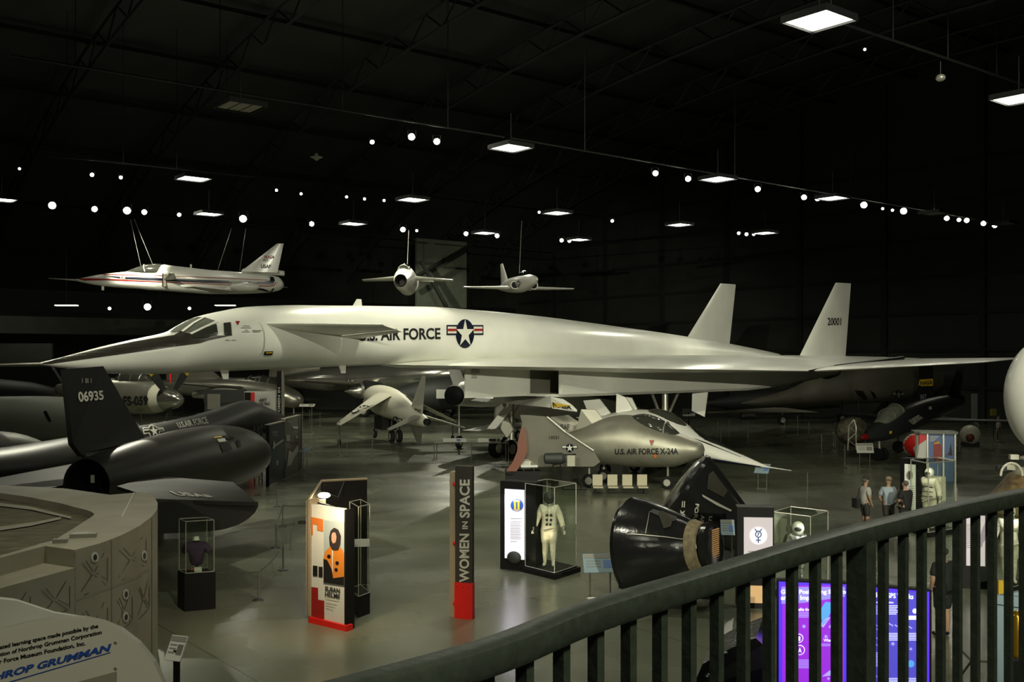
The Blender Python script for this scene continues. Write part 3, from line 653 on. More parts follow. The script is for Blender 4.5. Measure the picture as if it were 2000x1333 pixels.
# far fin, seen as a dark blade behind
f2 = [J(-.5, 4.3, 3.0), J(2.5, 4.3, 3.1), J(.8, 3.4, 5.0), J(-.4, 3.4, 5.0)]
mb = MB(); mb.prism(f2, BV * .12); mb.build('fin', 'black_paint', JT, 0)
dtext('06935', [(150.5, 766, ), (200, 763), (202, 782), (153.5, 787)], 'pale_letters', FB2, JT, w=.03, label='pale number 06935')
for x in (159, 165.5, 167.5, 170, 176): dpoly([[(x, 740), (x + 1.3, 740), (x + 1.8, 749), (x + .5, 749)]], 'text_grey', FB2, JT, 'marking', .02)
sv, sf = text2d('U.S.AIR FORCE', .03); decal('lettering', 'pale_letters', inquad(sv, [(343.5, 827), (402, 815), (407, 828), (349, 837.5)]), sf, JB, JT, .025, 6)
sq = [(275, 829), (318, 833), (325, 850), (282, 865)]
def mp_(pts, q=sq): return inquad([((x + 2) / 4, (y + 1) / 2) for x, y in pts], q)
r_ = dpoly([mp_(circ(0, 0, 1.0)), mp_(rect(-1.9, -.15, -.7, .62)), mp_(rect(.7, -.15, 1.9, .62))], 'pale_letters', JB, JT, 'insignia', .02, 5)
r2 = dpoly([mp_(circ(0, 0, .84)), mp_(rect(-1.75, 0, -.7, .47)), mp_(rect(.7, 0, 1.75, .47))], 'black_paint', JB, r_ or JT, 'insignia_field', .03, 5)
dpoly([mp_(star(0, 0, .82))], 'pale_letters', JB, r_ or JT, 'insignia_star', .04, 5); dpoly([mp_(rect(-1.75, .16, -.8, .32)), mp_(rect(.8, .16, 1.75, .32))], 'pale_letters', JB, r_ or JT, 'insignia_bars', .04, 5)
for q, c in (([(417, 855), (431, 853), (441, 863), (426, 866)], 'yellow'),):
    dpoly([[(417, 855), (431, 853), (433, 855), (419, 857)]], c, NB, JT, 'stencil', .02); dpoly([[(423, 859), (438, 857), (441, 863), (427, 865)]], 'pale_letters', NB, JT, 'stencil', .02)
dpoly([[(428, 868), (446, 865), (453, 878), (435, 884)]], 'black_paint', NB, JT, 'vent', .02, 5); dpoly([[(460, 861), (466, 860), (471, 873), (465, 876)]], 'black_paint', NB, JT, 'vent', .02, 5); dpoly([[(433, 852), (444, 851), (458, 857), (448, 860)]], 'black_paint', NB, JT, 'vent', .02, 5)
# outboard wing with its drooped tip
mb = MB(); top_ = [at(228, 950, 25.2), at(300, 930, 28), at(380, 945, 28.5), at(455, 942, 26.4), at(478, 960, 24.6), at(500, 981.5, 22.8), at(400, 978, 22.9), at(305, 975, 23.2)]
mb.prism(top_, (0, 0, -.09)); mb.build('outboard_wing', 'wing_black', JT, 0); OB = mb.bvh()
arc_ = [(500, 982), (500, 992), (493, 1004), (480, 1016), (462, 1027), (440, 1034), (415, 1038), (370, 1041), (305, 1043), (303, 975), (400, 978)]
mb = MB(); mb.prism([at(x, y, 22.85 + (1043 - y) * .002) for x, y in arc_], (.02, .12, 0)); mb.build('wing_droop', 'wing_black', JT, 0)
sv, sf = text2d('USAF', .02); decal('lettering', 'pale_letters', inquad(sv, [(330, 961), (408, 969), (424, 975), (345, 969.5)]), sf, OB, JT, .02)
for p in ((6, 2.6), (6, -2.6)):
    q = J(p[0], p[1], 0); MB().bar(q + V((0, 0, .4)), q + V((0, 0, 2.2)), .1).build('gear_leg', 'dark_grey', JT)
    for d in (-.3, 0, .3): MB().wheel(q + V((d, 0, .36)), (1, 0, 0), .36, .2).build('wheel', 'rubber', JT)
q = J(18.5, 0, 0); MB().bar(q + V((0, 0, .3)), q + V((0, 0, 2)), .08).build('nose_gear_leg', 'dark_grey', JT); MB().wheel(q + V((.1, 0, .3)), (1, 0, 0), .3, .18).build('nose_wheel', 'rubber', JT)
for x, y in ((180, 1000), (230, 998)): pass

# generic aircraft pieces placed by frame ---------------------------------------------------------
def part(F_, name, m, par, fn, sm=40):
    mb = MB(F_); fn(mb); return mb.build(name, m, par, sm), mb
def wheelset(F_, par, pts, r=.32, w_=.2, ztop=1.6, legm='grey_metal'):
    for x, y in pts:
        MB(F_).bar((x, y, r), (x, y, ztop), .06).build('gear_leg', legm, par); MB(F_).wheel((x, y, r), (0, 1, 0), r, w_).build('wheel', 'rubber', par); MB(F_).hub((x, y, r), (0, 1, 0), r, w_).build('wheel_hub', 'light_metal', par)

# ---------------- pale grey jet on the far left, rounded body with a bright nacelle
o = at(60, 850, 50); F_ = frame((o.x - 5, o.y + 4, 0), (.80, -.10, 0))
T = thing('grey_jet', 'smooth pale grey rounded aircraft cut by the left frame edge, black window strip', 'airplane', F_ @ V((0, 0, 0)))
def f(mb): body(mb, [(-8, 2.3, 1.6, 1.0, 1.0, 2.6), (0, 2.3, 1.9, 1.15, 1.3, 2.6), (4, 2.3, 1.9, 1.2, 1.3, 2.8), (6.6, 2.2, 1.8, 1.1, 1.2, 2.8), (7.9, 2.0, 1.6, .8, 1.0, 2.6), (8.9, 1.7, 1.3, .35, .6, 2.2), (10.2, 1.45, .8, .15, .25), (10.8, 1.4, .2, .05, .1)], 36, 3)
_, mb = part(F_, 'fuselage', 'pale_grey', T, f, 60); GB = mb.bvh()
dpoly([[(85, 804), (91, 803), (101, 823), (97, 825)]], 'black_gloss', GB, T, 'window', .02, 3)
o = at(30, 875, 38); F2 = frame((o.x, o.y, 0), (.75, .66, 0))
T = thing('jet_nacelle_pod', 'pale rounded jet engine pod with dark intake at the left frame edge', 'engine', F2 @ V((0, 0, 0)))
def f(mb): body(mb, [(-3, 2.2, .7, .62, .6), (-1.5, 2.2, .72, .68, .62), (0, 2.15, .66, .58, .6), (1.0, 2.0, .45, .33, .45), (1.6, 1.85, .12, .1, .2)], 32, 3)
part(F2, 'shell', 'pale_grey', T, f, 60); MB().lathe([(0, .42), (.3, .3)], at(-6, 882, 37.6), (-.4, -.9, 0), 20).build('intake', 'black_paint', T)
MB().box(F2 @ V((-1.5, 0, .8)), (1.0, .6, 1.6), .7).build('cradle', 'dark_grey', T, 0)

# ---------------- big dark-grey jet tail and the thing behind it, far left
T = thing('dark_jet_tail', 'large dark grey jet with a swept fin in the gloom behind the number 06935 fin', 'airplane', at(60, 826, 80))
mb = MB(); wing(mb, [(at(62, 765, 76), at(-60, 760, 72), .4), (at(92, 716, 76), at(20, 690, 73), .2)], (.5, -.8, 0)); 
mb = MB(); mb.prism([at(-10, 717, 78), at(99, 716, 78), at(118, 745, 78), at(124, 790, 78), at(-10, 806, 78)], (0, .5, 0)); mb.build('fin', 'dark_grey', T, 0)
mb = MB(frame((at(40, 800, 78).x, 78, 0), (1, .1, 0))); body(mb, [(-8, 3, 1.4, 1.3, 1.3), (1, 2.7, 1.2, 1.0, 1.2), (5.5, 2.1, .5, .4, .5), (6.8, 2.0, .1, .1, .1)]); mb.build('fuselage', 'dark_grey', T, 60)
mb = MB(); wing(mb, [(at(60, 797, 70), at(60, 803, 66), .3), (at(132, 790, 64), at(132, 795, 62), .1)]); mb.build('wing', 'light_metal', T)
MB().box(at(10, 705, 86), (8, .3, 2.9)).build('pale_panel', 'mezz', None, 0, label='pale square panel on the far wall left of the black fin', cat='panel')
T = thing('aircraft_engine', 'small bright engine on a trolley between grey jet and black fin', 'engine', G(113, 838))
MB().lathe([(-.9, .3), (-.5, .5), (.4, .52), (.9, .3)], at(115, 820, 70), (1, .3, 0), 20).build('casing', 'light_metal', T); MB().box(at(115, 829, 70), (1.6, .8, .5)).build('trolley', 'cream', T, 0)
MB().box(at(115, 835, 70), (1.3, .6, .5)).build('base', 'dark_grey', T, 0)

# ---------------- silver propeller fighter FS-059
F_ = frame((at(357, 783, 68).x, 68, 0), (.86, -.51, 0))
T = thing('propeller_fighter', 'silver propeller fighter with black FS-059 lettering and yellow-tipped blades', 'airplane', F_ @ V((-4, 0, 0)))
def f(mb): body(mb, [(-13, 3.2, .35, .4, .4), (-10, 3.1, .7, .9, .9), (-7.5, 2.95, .9, 1.15, 1.15), (-4, 2.9, .95, 1.2, 1.25), (-2.4, 2.85, .85, .95, 1.05)], 32, 3)
_, mb = part(F_, 'fuselage', 'aluminium', T, f, 60); SB_ = mb.bvh()
part(F_, 'nose_ring', 'cream', T, lambda mb: body(mb, [(-2.45, 2.85, .86, .96, 1.06), (-1.7, 2.8, .74, .76, .84)], 32), 60)
part(F_, 'spinner', 'polished', T, lambda mb: body(mb, [(-1.68, 2.8, .73, .75, .8), (-1.0, 2.75, .66, .66, .68), (-.4, 2.72, .45, .45, .46), (0, 2.7, .12, .12, .12)], 32), 60)
part(F_, 'canopy', 'glass_dark', T, lambda mb: body(mb, [(-6.6, 3.9, .35, .25, .2), (-5.8, 3.95, .5, .65, .2), (-4.6, 3.95, .52, .78, .2), (-3.6, 3.85, .45, .5, .2), (-2.6, 3.6, .25, .1, .2)], 24), 60)
part(F_, 'canopy_frame', 'aluminium', T, lambda mb: [mb.path([(x, .53 * math.cos(a), 3.95 + h * math.sin(a)) for a in [PI * i / 10 for i in range(11)]], .03, 4) for x, h in ((-5.8, .66), (-4.6, .79), (-3.7, .52))])
for a_, hidden in ((52, 0), (128, 0), (270, 0)):
    c, s_ = math.cos(math.radians(a_)), math.sin(math.radians(a_)); o_ = V((-1.35, 0, 2.8)); d_ = V((0, -c, s_)); t_ = V((0, s_, c))
    mb = MB(F_); mb.prism([o_ + d_ * .6 - t_ * .18, o_ + d_ * .6 + t_ * .18, o_ + d_ * 1.75 + t_ * .3, o_ + d_ * 2.1 + t_ * .3, o_ + d_ * 2.1 - t_ * .3, o_ + d_ * 1.75 - t_ * .3], (.08, 0, 0)); bl = mb.build('blade', 'dark_grey', T, 0)
    mb = MB(F_); mb.prism([o_ + d_ * 2.1 + t_ * .3, o_ + d_ * 2.32 + t_ * .3, o_ + d_ * 2.32 - t_ * .3, o_ + d_ * 2.1 - t_ * .3], (.085, 0, 0)); mb.build('blade_tip', 'yellow', bl, 0)
dtext('FS-059', [(241, 774), (289, 773.5), (289, 792), (241, 794)], 'text_black', SB_, T, w=.03, off=.03, step=6, label='black FS-059 lettering')
wheelset(F_, T, [(-5.2, .9), (-5.2, -.9)], .38, .3, 2.0)
part(F_, 'wing', 'aluminium', T, lambda mb: [wing(mb, [((-6, .6 * s_, 2.3), (-9.5, .6 * s_, 2.3), .35), ((-9.5, 5 * s_, 2.35), (-11, 5 * s_, 2.35), .12)]) for s_ in (1, -1)])

# ---------------- silver jet with cockpit windows behind it
F_ = frame((at(592, 785, 88).x, 88, 0), (.95, -.30, 0))
T = thing('silver_jet', 'long silver jet with a framed cockpit and rounded nose behind the propeller fighter', 'airplane', F_ @ V((-5, 0, 0)))
def f(mb): body(mb, [(-15, 3.1, .4, .4, .4), (-11, 2.9, .9, .85, .8), (-7, 2.8, 1.1, 1.0, 1.1), (-4, 2.6, 1.1, 1.1, 1.1), (-2.2, 2.3, 1.05, 1.0, 1.0), (-.8, 2.0, .8, .75, .8), (-.2, 1.9, .45, .42, .45), (0, 1.85, .1, .1, .1)], 32, 3)
_, mb = part(F_, 'fuselage', 'aluminium', T, f, 60); SJ = mb.bvh()
part(F_, 'canopy', 'glass_dark', T, lambda mb: body(mb, [(-5.8, 3.45, .5, .2, .2), (-5.1, 3.5, .62, .42, .2), (-3.4, 3.4, .62, .55, .2), (-2.3, 3.15, .5, .3, .2), (-1.7, 2.9, .3, .05, .1)], 24), 60)
part(F_, 'canopy_frame', 'aluminium', T, lambda mb: [mb.path([(x, .63 * math.cos(a), z + h * math.sin(a)) for a in [PI * i / 10 for i in range(11)]], .05, 4) for x, h, z in ((-5.1, .43, 3.5), (-4.3, .5, 3.46), (-3.9, .53, 3.44), (-3.1, .5, 3.36))])
part(F_, 'fin', 'grey_metal', T, lambda mb: mb.prism([(-8.0, 0, 3.6), (-9.4, 0, 4.6), (-10.6, 0, 6.2), (-13.8, 0, 6.2), (-13.8, 0, 3.3)], (0, .2, 0)), 0)
part(F_, 'wing', 'aluminium', T, lambda mb: [wing(mb, [((-5, .8 * s_, 2.9), (-8.5, .8 * s_, 2.9), .4), ((-7.4, 7.5 * s_, 3.5), (-8.6, 7.5 * s_, 3.5), .12)]) for s_ in (1, -1)])
part(F_, 'engine_pod', 'light_metal', T, lambda mb: body(mb, [(-8.4, 2.4, .3, .3, .3, 2, -3.6), (-6, 2.5, .55, .5, .5, 2, -3.6), (-4.2, 2.5, .4, .4, .4, 2, -3.6)], 24))
insignia([(411, 754), (433, 756), (433, 768), (411, 767)], SJ, T, off=.04); dtext('-559', [(389, 764), (408, 764), (408, 770), (389, 770)], 'text_black', SJ, T, w=.03, off=.03)
wheelset(F_, T, [(-.9, 0)], .34, .22, 1.6); wheelset(F_, T, [(-8, 1.6), (-8, -1.6)], .45, .3, 2.4)
MB().bar(at(333, 728, 80), at(333, 748, 80), .08).build('warning_pole', 'bright_red', None, label='thin orange-red upright pole under the white bomber nose', cat='pole')

# ---------------- polished bomber with radial engine and propeller hub
F_ = frame((at(905, 735, 94).x, 96, 0), (.95, -.22, 0))
T = thing('polished_bomber', 'large polished metal aircraft with a long tail fin and engine spinner, far behind', 'airplane', F_ @ V((-6, 0, 0)))
def f(mb): body(mb, [(-20, 3.2, .3, .35, .35), (-15, 3.4, 1.2, 1.1, 1.0), (-11, 3.5, 1.4, 1.2, 1.3), (-7, 3.7, 1.6, 1.4, 1.6), (-3, 3.9, 1.5, 1.3, 1.5), (-1, 4.1, 1.1, 1.0, 1.1), (0, 4.3, .5, .5, .5), (.4, 4.4, .1, .1, .1)], 36, 3)
_, mb = part(F_, 'fuselage', 'polished', T, f, 60); PBV = mb.bvh()
part(F_, 'fin', 'grey_metal', T, lambda mb: mb.prism([(-14.2, 0, 4.0), (-16.5, 0, 8.0), (-19.3, 0, 8.0), (-20, 0, 3.3)], (0, .25, 0)), 0)
part(F_, 'wing', 'aluminium', T, lambda mb: [wing(mb, [((-8, 1 * s_, 3.0), (-12.4, 1 * s_, 3.0), .6), ((-11, 11 * s_, 3.6), (-13, 11 * s_, 3.6), .15)]) for s_ in (1, -1)])
eng = at(700, 766, 84)
MB().lathe([(-1.6, .7), (-.2, .85), (.2, .62)], eng + V((.4, .3, .1)), (-.72, -.69, 0), 24).build('engine_cowl', 'dark_grey', T)
MB().lathe([(-.1, .62), (.2, .55), (.7, .3), (1.2, .03)], eng + V((0, 0, .1)), (-.88, -.48, -.03), 24).build('spinner', 'polished', T)
MB().lathe([(-.32, .64), (-.1, .64)], eng + V((0, 0, .1)), (-.88, -.48, -.03), 24).build('hub_band', 'light_metal', T)
insignia([(671, 742), (692, 741), (692, 750), (671, 751)], PBV, T, off=.04)
wheelset(F_, T, [(-9, 2.6), (-9, -2.6), (-1.5, 0)], .6, .4, 2.4)

# ---------------- vertical lift jet with drooped wings
F_ = frame((-7.8, 67, 0), (-.40, .917, 0))
T = thing('lift_jet', 'small cream jump jet with drooped wings, seen from behind, number 48262', 'airplane', F_ @ V((0, 0, 0)))
def f(mb): body(mb, [(-6.9, 1.75, .12, .15, .15), (-6.4, 1.75, .3, .3, .35), (-5, 1.85, .42, .5, .5), (-3, 2.1, .62, .75, .75), (-1, 2.4, .78, .9, .95), (.6, 2.6, .9, .95, 1.1), (2.2, 2.75, 1.0, .9, 1.15), (3.6, 2.85, .95, .8, 1.0), (4.6, 2.9, .7, .6, .75), (6, 2.95, .35, .33, .38), (6.8, 2.95, .05, .05, .05)], 36, 3)
_, mb = part(F_, 'fuselage', 'cream', T, f, 60); KB = mb.bvh()
part(F_, 'canopy', 'canopy_glass', T, lambda mb: body(mb, [(2.9, 3.2, .3, .1, .1), (3.6, 3.2, .4, .55, .1), (4.6, 3.05, .38, .5, .1), (5.6, 2.8, .2, .05, .1)], 24), 60)
for s_ in (1, -1):
    mb = MB(F_); wing(mb, [((1.9, .5 * s_, 3.15), (-1.4, .5 * s_, 3.1), .42), ((-.6, 3.9 * s_, 1.35), (-1.7, 3.9 * s_, 1.3), .14)]); mb.build('wing', 'cream', T)
    if s_ > 0: KL = mb.bvh()
    else: KR = mb.bvh()
    mb = MB(F_); wing(mb, [((-5.0, .2 * s_, 2.0), (-6.5, .2 * s_, 2.0), .2), ((-6.5, 2.35 * s_, 1.35), (-7.2, 2.35 * s_, 1.3), .07)]); mb.build('tailplane', 'light_metal', T)
    MB(F_).bar((-1.0, 3.8 * s_, 1.5), (-1.0, 3.8 * s_, .18), .05).build('outrigger_leg', 'dark_grey', T); MB(F_).wheel((-1.0, 3.8 * s_, .2), (0, 1, 0), .2, .14).build('outrigger_wheel', 'rubber', T)
part(F_, 'fin', 'cream', T, lambda mb: wing(mb, [((-3.7, 0, 2.3), (-6.1, 0, 2.1), .24), ((-6.0, 0, 4.45), (-6.7, 0, 4.45), .08)], (0, 1, 0)))
FB3 = MB(F_); wing(FB3, [((-3.7, 0, 2.3), (-6.1, 0, 2.1), .24), ((-6.0, 0, 4.45), (-6.7, 0, 4.45), .08)], (0, 1, 0)); FB3 = FB3.bvh()
part(F_, 'ventral_fin', 'grey_metal', T, lambda mb: wing(mb, [((-3.6, 0, 1.4), (-6.2, 0, 1.5), .16), ((-5.0, 0, .35), (-5.8, 0, .3), .06)], (0, 1, 0)))
part(F_, 'tail_nozzle', 'black_paint', T, lambda mb: mb.lathe([(-7.1, .2), (-6.85, .22)], (0, 0, 1.72), (1, 0, 0), 16))
insignia([(684, 803), (728, 786), (738, 797), (694, 816)], KL, T, off=.05, red=False); insignia([(760, 812), (786, 814), (786, 832), (762, 832)], KB, T, off=.03, red=False)
dtext('48262', [(808, 797), (823, 800), (823, 812), (806, 806)], 'text_black', FB3, T, w=.03, off=.03)
dtext('USAF', [(800, 786), (872, 800), (870, 806), (798, 795)], 'text_black', KR, T, w=.03, off=.05)
wheelset(F_, T, [(-.6, .25), (-.6, -.25)], .42, .28, 1.6, 'dark_grey'); wheelset(F_, T, [(4.2, 0)], .3, .2, 1.8, 'dark_grey')
part(F_, 'belly_pod', 'black_paint', T, lambda mb: mb.box((1.6, 0, 1.2), (1.6, 1.0, .9)), 0)

# ---------------- white research jet whose exhaust shows left of the intake
F_ = frame((at(889, 772, 58).x, 58, 0), (.35, .93, 0))
T = thing('research_jet', 'white research jet with a round black exhaust, its wing ending in a yellow NASA band', 'airplane', F_ @ V((3, 0, 0)))
part(F_, 'fuselage', 'white_paint', T, lambda mb: body(mb, [(0, 3.4, .6, .6, .6), (1.2, 3.42, .7, .72, .7), (4, 3.4, .8, .85, .85), (8, 3.3, .8, .85, .85), (12, 3.1, .4, .4, .4), (14, 3.0, .05, .05, .05)], 32), 60)
part(F_, 'exhaust', 'black_paint', T, lambda mb: mb.lathe([(-.3, .50), (-.25, .56), (.1, .56), (.1, .3)], (0, 0, 3.38), (1, 0, 0), 28))
mb = MB(); wing(mb, [(at(914, 762, 60), at(888, 762, 58.3), .22), (at(890, 700, 60), at(868, 700, 58.5), .1)], (.9, -.35, 0)); mb.build('fin', 'white_paint', T)
mb = MB(); wing(mb, [(at(945, 779, 57), at(920, 783, 54), .3), (at(1075, 775, 46.5), at(1076, 797, 45), .3)], (0, .3, 1)); mb.build('wing', 'white_paint', T)
mb = MB(); mb.rings([[at(1074, 775, 46.4), at(1100, 780, 46), at(1118, 792, 45.6), at(1127, 801, 45.4), at(1127, 805, 45.3), at(1078, 798, 45.2)], [at(1074, 776, 46.7), at(1100, 781, 46.3), at(1118, 793, 45.9), at(1127, 802, 45.7), at(1127, 805.5, 45.6), at(1078, 799, 45.5)]]); wt_ = mb.build('wing_end_plate', 'white_paint', T, 0); WT = mb.bvh()
dpoly([[(1078, 787), (1117, 793.5), (1127, 802), (1127, 804.5), (1080, 797.5)]], 'yellow', WT, wt_, 'yellow_band', .02); dtext('NASA', [(1079, 787.5), (1116, 794.5), (1117, 802), (1080, 796.5)], 'text_black', WT, wt_, w=.03, off=.035)
wheelset(F_, T, [(4, 1.5), (4, -1.5), (10, 0)], .4, .25, 3.0)
# second white jet low behind the landing gear
F_ = frame((at(1100, 825, 62).x, 64, 0), (.95, .2, 0))
T = thing('white_jet', 'low white jet with a round insignia, glimpsed behind the bomber landing gear', 'airplane', F_ @ V((-2, 0, 0)))
_, mb = part(F_, 'fuselage', 'gloss_white', T, lambda mb: body(mb, [(-4.2, 1.9, .5, .6, .6), (-3.3, 2.0, .9, .9, .9), (0, 2.1, 1.0, 1.1, 1.0), (3, 2.0, .9, .9, .9), (6, 1.8, .3, .3, .3)], 32), 60)
insignia([(998, 818), (1014, 817), (1014, 826), (998, 827)], mb.bvh(), T, off=.03)
part(F_, 'wing', 'white_paint', T, lambda mb: wing(mb, [((1, 0, 1.6), (-3.4, 0, 1.6), .3), ((-5.5, -3.2, 1.3), (-6.8, -3.2, 1.3), .1)]))
wheelset(F_, T, [(-1, 1), (-1, -1), (4, 0)], .35, .2, 1.6)
# dark patch-covered stand and table behind the fin
T = thing('black_helicopter', 'dark machine with small white placard beneath the white fin, in deep shade', 'machine', G(850, 806))
MB(frame((at(860, 775, 92).x, 92, 0), (1, 0, 0))).F
mb = MB(frame((at(855, 780, 92).x, 92, 0), (1, 0, 0))); body(mb, [(-4, 2.0, .6, .7, .7), (-1, 2.2, 1.2, 1.4, 1.3), (2, 2.2, 1.2, 1.5, 1.3), (4, 1.6, .4, .5, .5)]); mb.build('hull', 'dark_grey', T, 60)
MB().box(at(871, 770, 90.4), (1.7, .05, .8)).build('placard', 'white_sign', T, 0)
for x in (840, 872): MB().wheel(G(x, 820) * 0 + V((at(x, 800, 92).x, 92, .4)), (0, 1, 0), .4, .3).build('wheel', 'rubber', T)
# ================================================================== STRIPED RESEARCH JET HUNG ON THE LEFT
DX = 70.0; sc_ = FPX / DX                                  # 28.6 px per metre where it hangs
def X9(x, y, dy=0): return at(x, y, DX + dy)
xo = X9(145, 547); F_ = frame((xo.x, DX, 0), (-1, -.04, 0))
def fx(x): return -(x - 145) / sc_
def fz(y): return EYE + (HOR - y) / sc_
T = thing('striped_jet', 'white research jet with a navy and red side stripe, hung on four cables at left', 'airplane', X9(350, 575))
tp = [(145, 546), (160, 543.5), (190, 537), (230, 532), (262, 529), (306, 530), (315, 517), (330, 518), (400, 526), (470, 531), (520, 535), (545, 541), (549, 550)]
bt = [(145, 548), (160, 552), (190, 558), (230, 562), (262, 564), (300, 567), (330, 569), (400, 574), (470, 574), (520, 571), (545, 566), (549, 560)]
rows = []
for x, w_ in ((145, .03), (152, .14), (162, .24), (190, .38), (230, .48), (262, .52), (290, .55), (306, .58), (315, .62), (330, .75), (370, .85), (400, .88), (440, .88), (480, .8), (515, .7), (540, .6), (549, .42)):
    a_, b_ = fz(interp(tp, x)), fz(interp(bt, x)); zc = b_ + (a_ - b_) * .45; rows.append((fx(x), zc, w_, a_ - zc, zc - b_, 2.3, 0.0))
mb = MB(F_); body(mb, rows, 36, 3); mb.build('fuselage', 'gloss_white', T, 60); X9B = mb.bvh()
# stripes as seen: navy with red pinstripes each side
def band(a, b): return [a + [p for p in reversed(b)]]
dpoly([[(203, 539), (235, 541), (300, 543), (400, 547), (515, 551), (527, 549), (528, 543), (524, 541), (534, 541.5), (537, 548), (533, 556), (520, 556), (400, 553), (300, 548), (240, 545)]], 'navy', X9B, T, 'navy_stripe', .02, 8)
dpoly([[(200, 536), (300, 537.5), (420, 542.5), (522, 547), (523, 548), (420, 543.8), (300, 538.8), (203, 537.3)]], 'red', X9B, T, 'red_stripe', .02, 8)
dpoly([[(150, 545), (172, 544), (210, 545), (300, 549.5), (420, 555), (523, 558.5), (534, 557), (539, 551), (540, 552), (535, 558.5), (523, 560), (420, 556.5), (300, 551), (210, 547.5), (165, 548.5)]], 'red', X9B, T, 'red_stripe', .02, 8)
dpoly([[(495, 562), (515, 564), (528, 569), (533, 563), (536, 564), (530, 572), (512, 568), (495, 564)]], 'navy', X9B, T, 'navy_stripe', .02, 6)
dtext('X-29', [(234, 541.5), (245, 542), (245, 545.5), (234, 545)], 'text_white', X9B, T, w=.03, off=.03)
dtext('DARPA  NASA  USAF', [(449, 547.5), (502, 549.5), (502, 553), (449, 551)], 'text_white', X9B, T, w=.02, off=.03)
cb = MB(F_); body(cb, [(fx(243), fz(531), .1, .02, .05), (fx(262), fz(531), .36, .27, .1), (fx(280), fz(531), .44, .48, .2), (fx(298), fz(531), .44, .56, .2), (fx(314), fz(530), .4, .52, .2)], 24, 3); cb.build('canopy', 'glass_dark', T, 60)
MB(F_).path([(fx(280 + 5 * (1 - math.sin(PI * i / 10))), .46 * math.cos(PI * i / 10), fz(531) + .50 * math.sin(PI * i / 10)) for i in range(11)], .035, 5).build('canopy_frame', 'gloss_white', T)
MB().bar(X9(95, 544), X9(150, 547.5), .015, 8, .06).build('nose_probe', 'gloss_white', T)
mb = MB(); mb.bar(X9(548, 561), X9(563, 561.5), .03, 6, .01).build('tail_probe', 'light_metal', T)
mb = MB(); wing(mb, [(X9(470, 531), X9(542, 533), .3), (X9(541, 476), X9(554, 476), .07)], (0, 1, 0)); mb.build('fin', 'gloss_white', T); X9F = mb.bvh()
mb = MB(F_); body(mb, [(fx(469), fz(530), .12, .1, .1), (fx(478), fz(529), .2, .22, .2), (fx(520), fz(530), .2, .2, .2), (fx(552), fz(533), .16, .17, .17)], 20, 3); mb.build('fin_fairing', 'gloss_white', T, 60)
dtext('NASA', [(517, 499), (537, 499.5), (535, 506), (516, 505.5)], 'red', X9F, T, w=.035); dtext('003', [(514, 506), (524, 506), (523.5, 511), (513.5, 511)], 'text_black', X9F, T); dtext('USAF', [(510, 516.5), (529.5, 517.5), (529, 524.5), (509.5, 524)], 'text_black', X9F, T, w=.03)
dpoly([rect(504, 528, 509, 533)], 'grey_metal', X9F, T, 'vent', .2)
for dy in (-1, 1):   # canards and forward-swept wings
    mb = MB(); wing(mb, [(X9(320, 546, .7 * dy), X9(345, 546, .7 * dy), .1), (X9(331, 533 if dy < 0 else 540, 2.2 * dy), X9(340, 534 if dy < 0 else 541, 2.2 * dy), .05)]); mb.build('canard', 'gloss_white', T)
    mb = MB(); wing(mb, [(X9(408, 566, .7 * dy), X9(470, 570, .7 * dy), .35), (X9(352, 558 if dy < 0 else 562, 4.2 * dy), X9(378, 560, 4.2 * dy), .12)]); mb.build('forward_swept_wing', 'gloss_white', T)
mb = MB(F_); mb.box((fx(326), .76, fz(549)), (.22, .2, .85)); mb.build('intake', 'grey_metal', T, 0)
mb = MB(F_); mb.box((fx(323), .80, fz(549)), (.05, .22, .9)); mb.build('intake_lip', 'black_paint', T, 0)
mb = MB(); mb.ell(X9(478, 561, -1.7), (1.0, .35, .3)); mb.build('wing_pod', 'gloss_white', T, 60)
mb = MB(); mb.prism([X9(447, 560, -1.0), X9(455, 552, -1.6), X9(492, 556, -1.6), X9(500, 566, -1.0), X9(430, 569, -1.0)], (0, -.12, 0)); mb.build('wing_root_strake', 'white_paint', T, 0)
MB().box(X9(373, 521), (.12, .06, .3)).build('antenna', 'gloss_white', T, 0); MB().box(X9(201, 563), (.16, .06, .3)).build('antenna', 'gloss_white', T, 0)
for (a, b), (c, d_) in (((255, 430), (275, 519)), ((262, 428), (299, 519)), ((452, 447), (425, 529)), ((480, 447), (468, 531))):
    MB().bar(X9(c, d_), X9(a, b), .014, 5).build('hanging_cable', 'light_metal', T)

# ---------------- two jets hung nose-on in the middle
def nosejet(x, y, D, hdg, lab):
    F_ = frame((at(x, y, D).x, D, at(x, y, D).z), hdg); return F_, thing('hanging_jet', lab, 'airplane', F_ @ V((0, 0, 0)), 0, None)
F_, T = nosejet(795, 552, 70, (0.02, -1, .04), 'cream jet hung nose-on with a round black nose intake')
mb = MB(F_); body(mb, [(-7, .6, .12, .15, .15), (-4, .4, .5, .6, .6), (-1, .05, .66, .92, .85), (1.2, 0, .68, 1.0, .9), (3, -.15, .62, .75, .82), (4.3, -.35, .50, .5, .6), (4.9, -.42, .40, .40, .44)], 32, 3, cap=False); mb.build('fuselage', 'gloss_white', T, 60)
MB(F_).lathe([(4.85, .40), (4.95, .35), (4.6, .29), (3.6, .2), (3.6, .01)], (0, 0, -.42), (1, 0, 0), 24, False).build('intake', 'black_paint', T)
mb = MB(F_); body(mb, [(1.0, .8, .3, .05, .1), (1.8, .75, .38, .32, .1), (2.8, .45, .36, .32, .1), (3.5, .2, .14, .03, .05)], 20); mb.build('canopy', 'glass_dark', T, 60)
MB(F_).path([(2.6 + .3 * math.sin(PI * i / 10), .39 * math.cos(PI * i / 10), .42 + .42 * math.sin(PI * i / 10)) for i in range(11)], .03, 5).build('canopy_frame', 'light_metal', T)
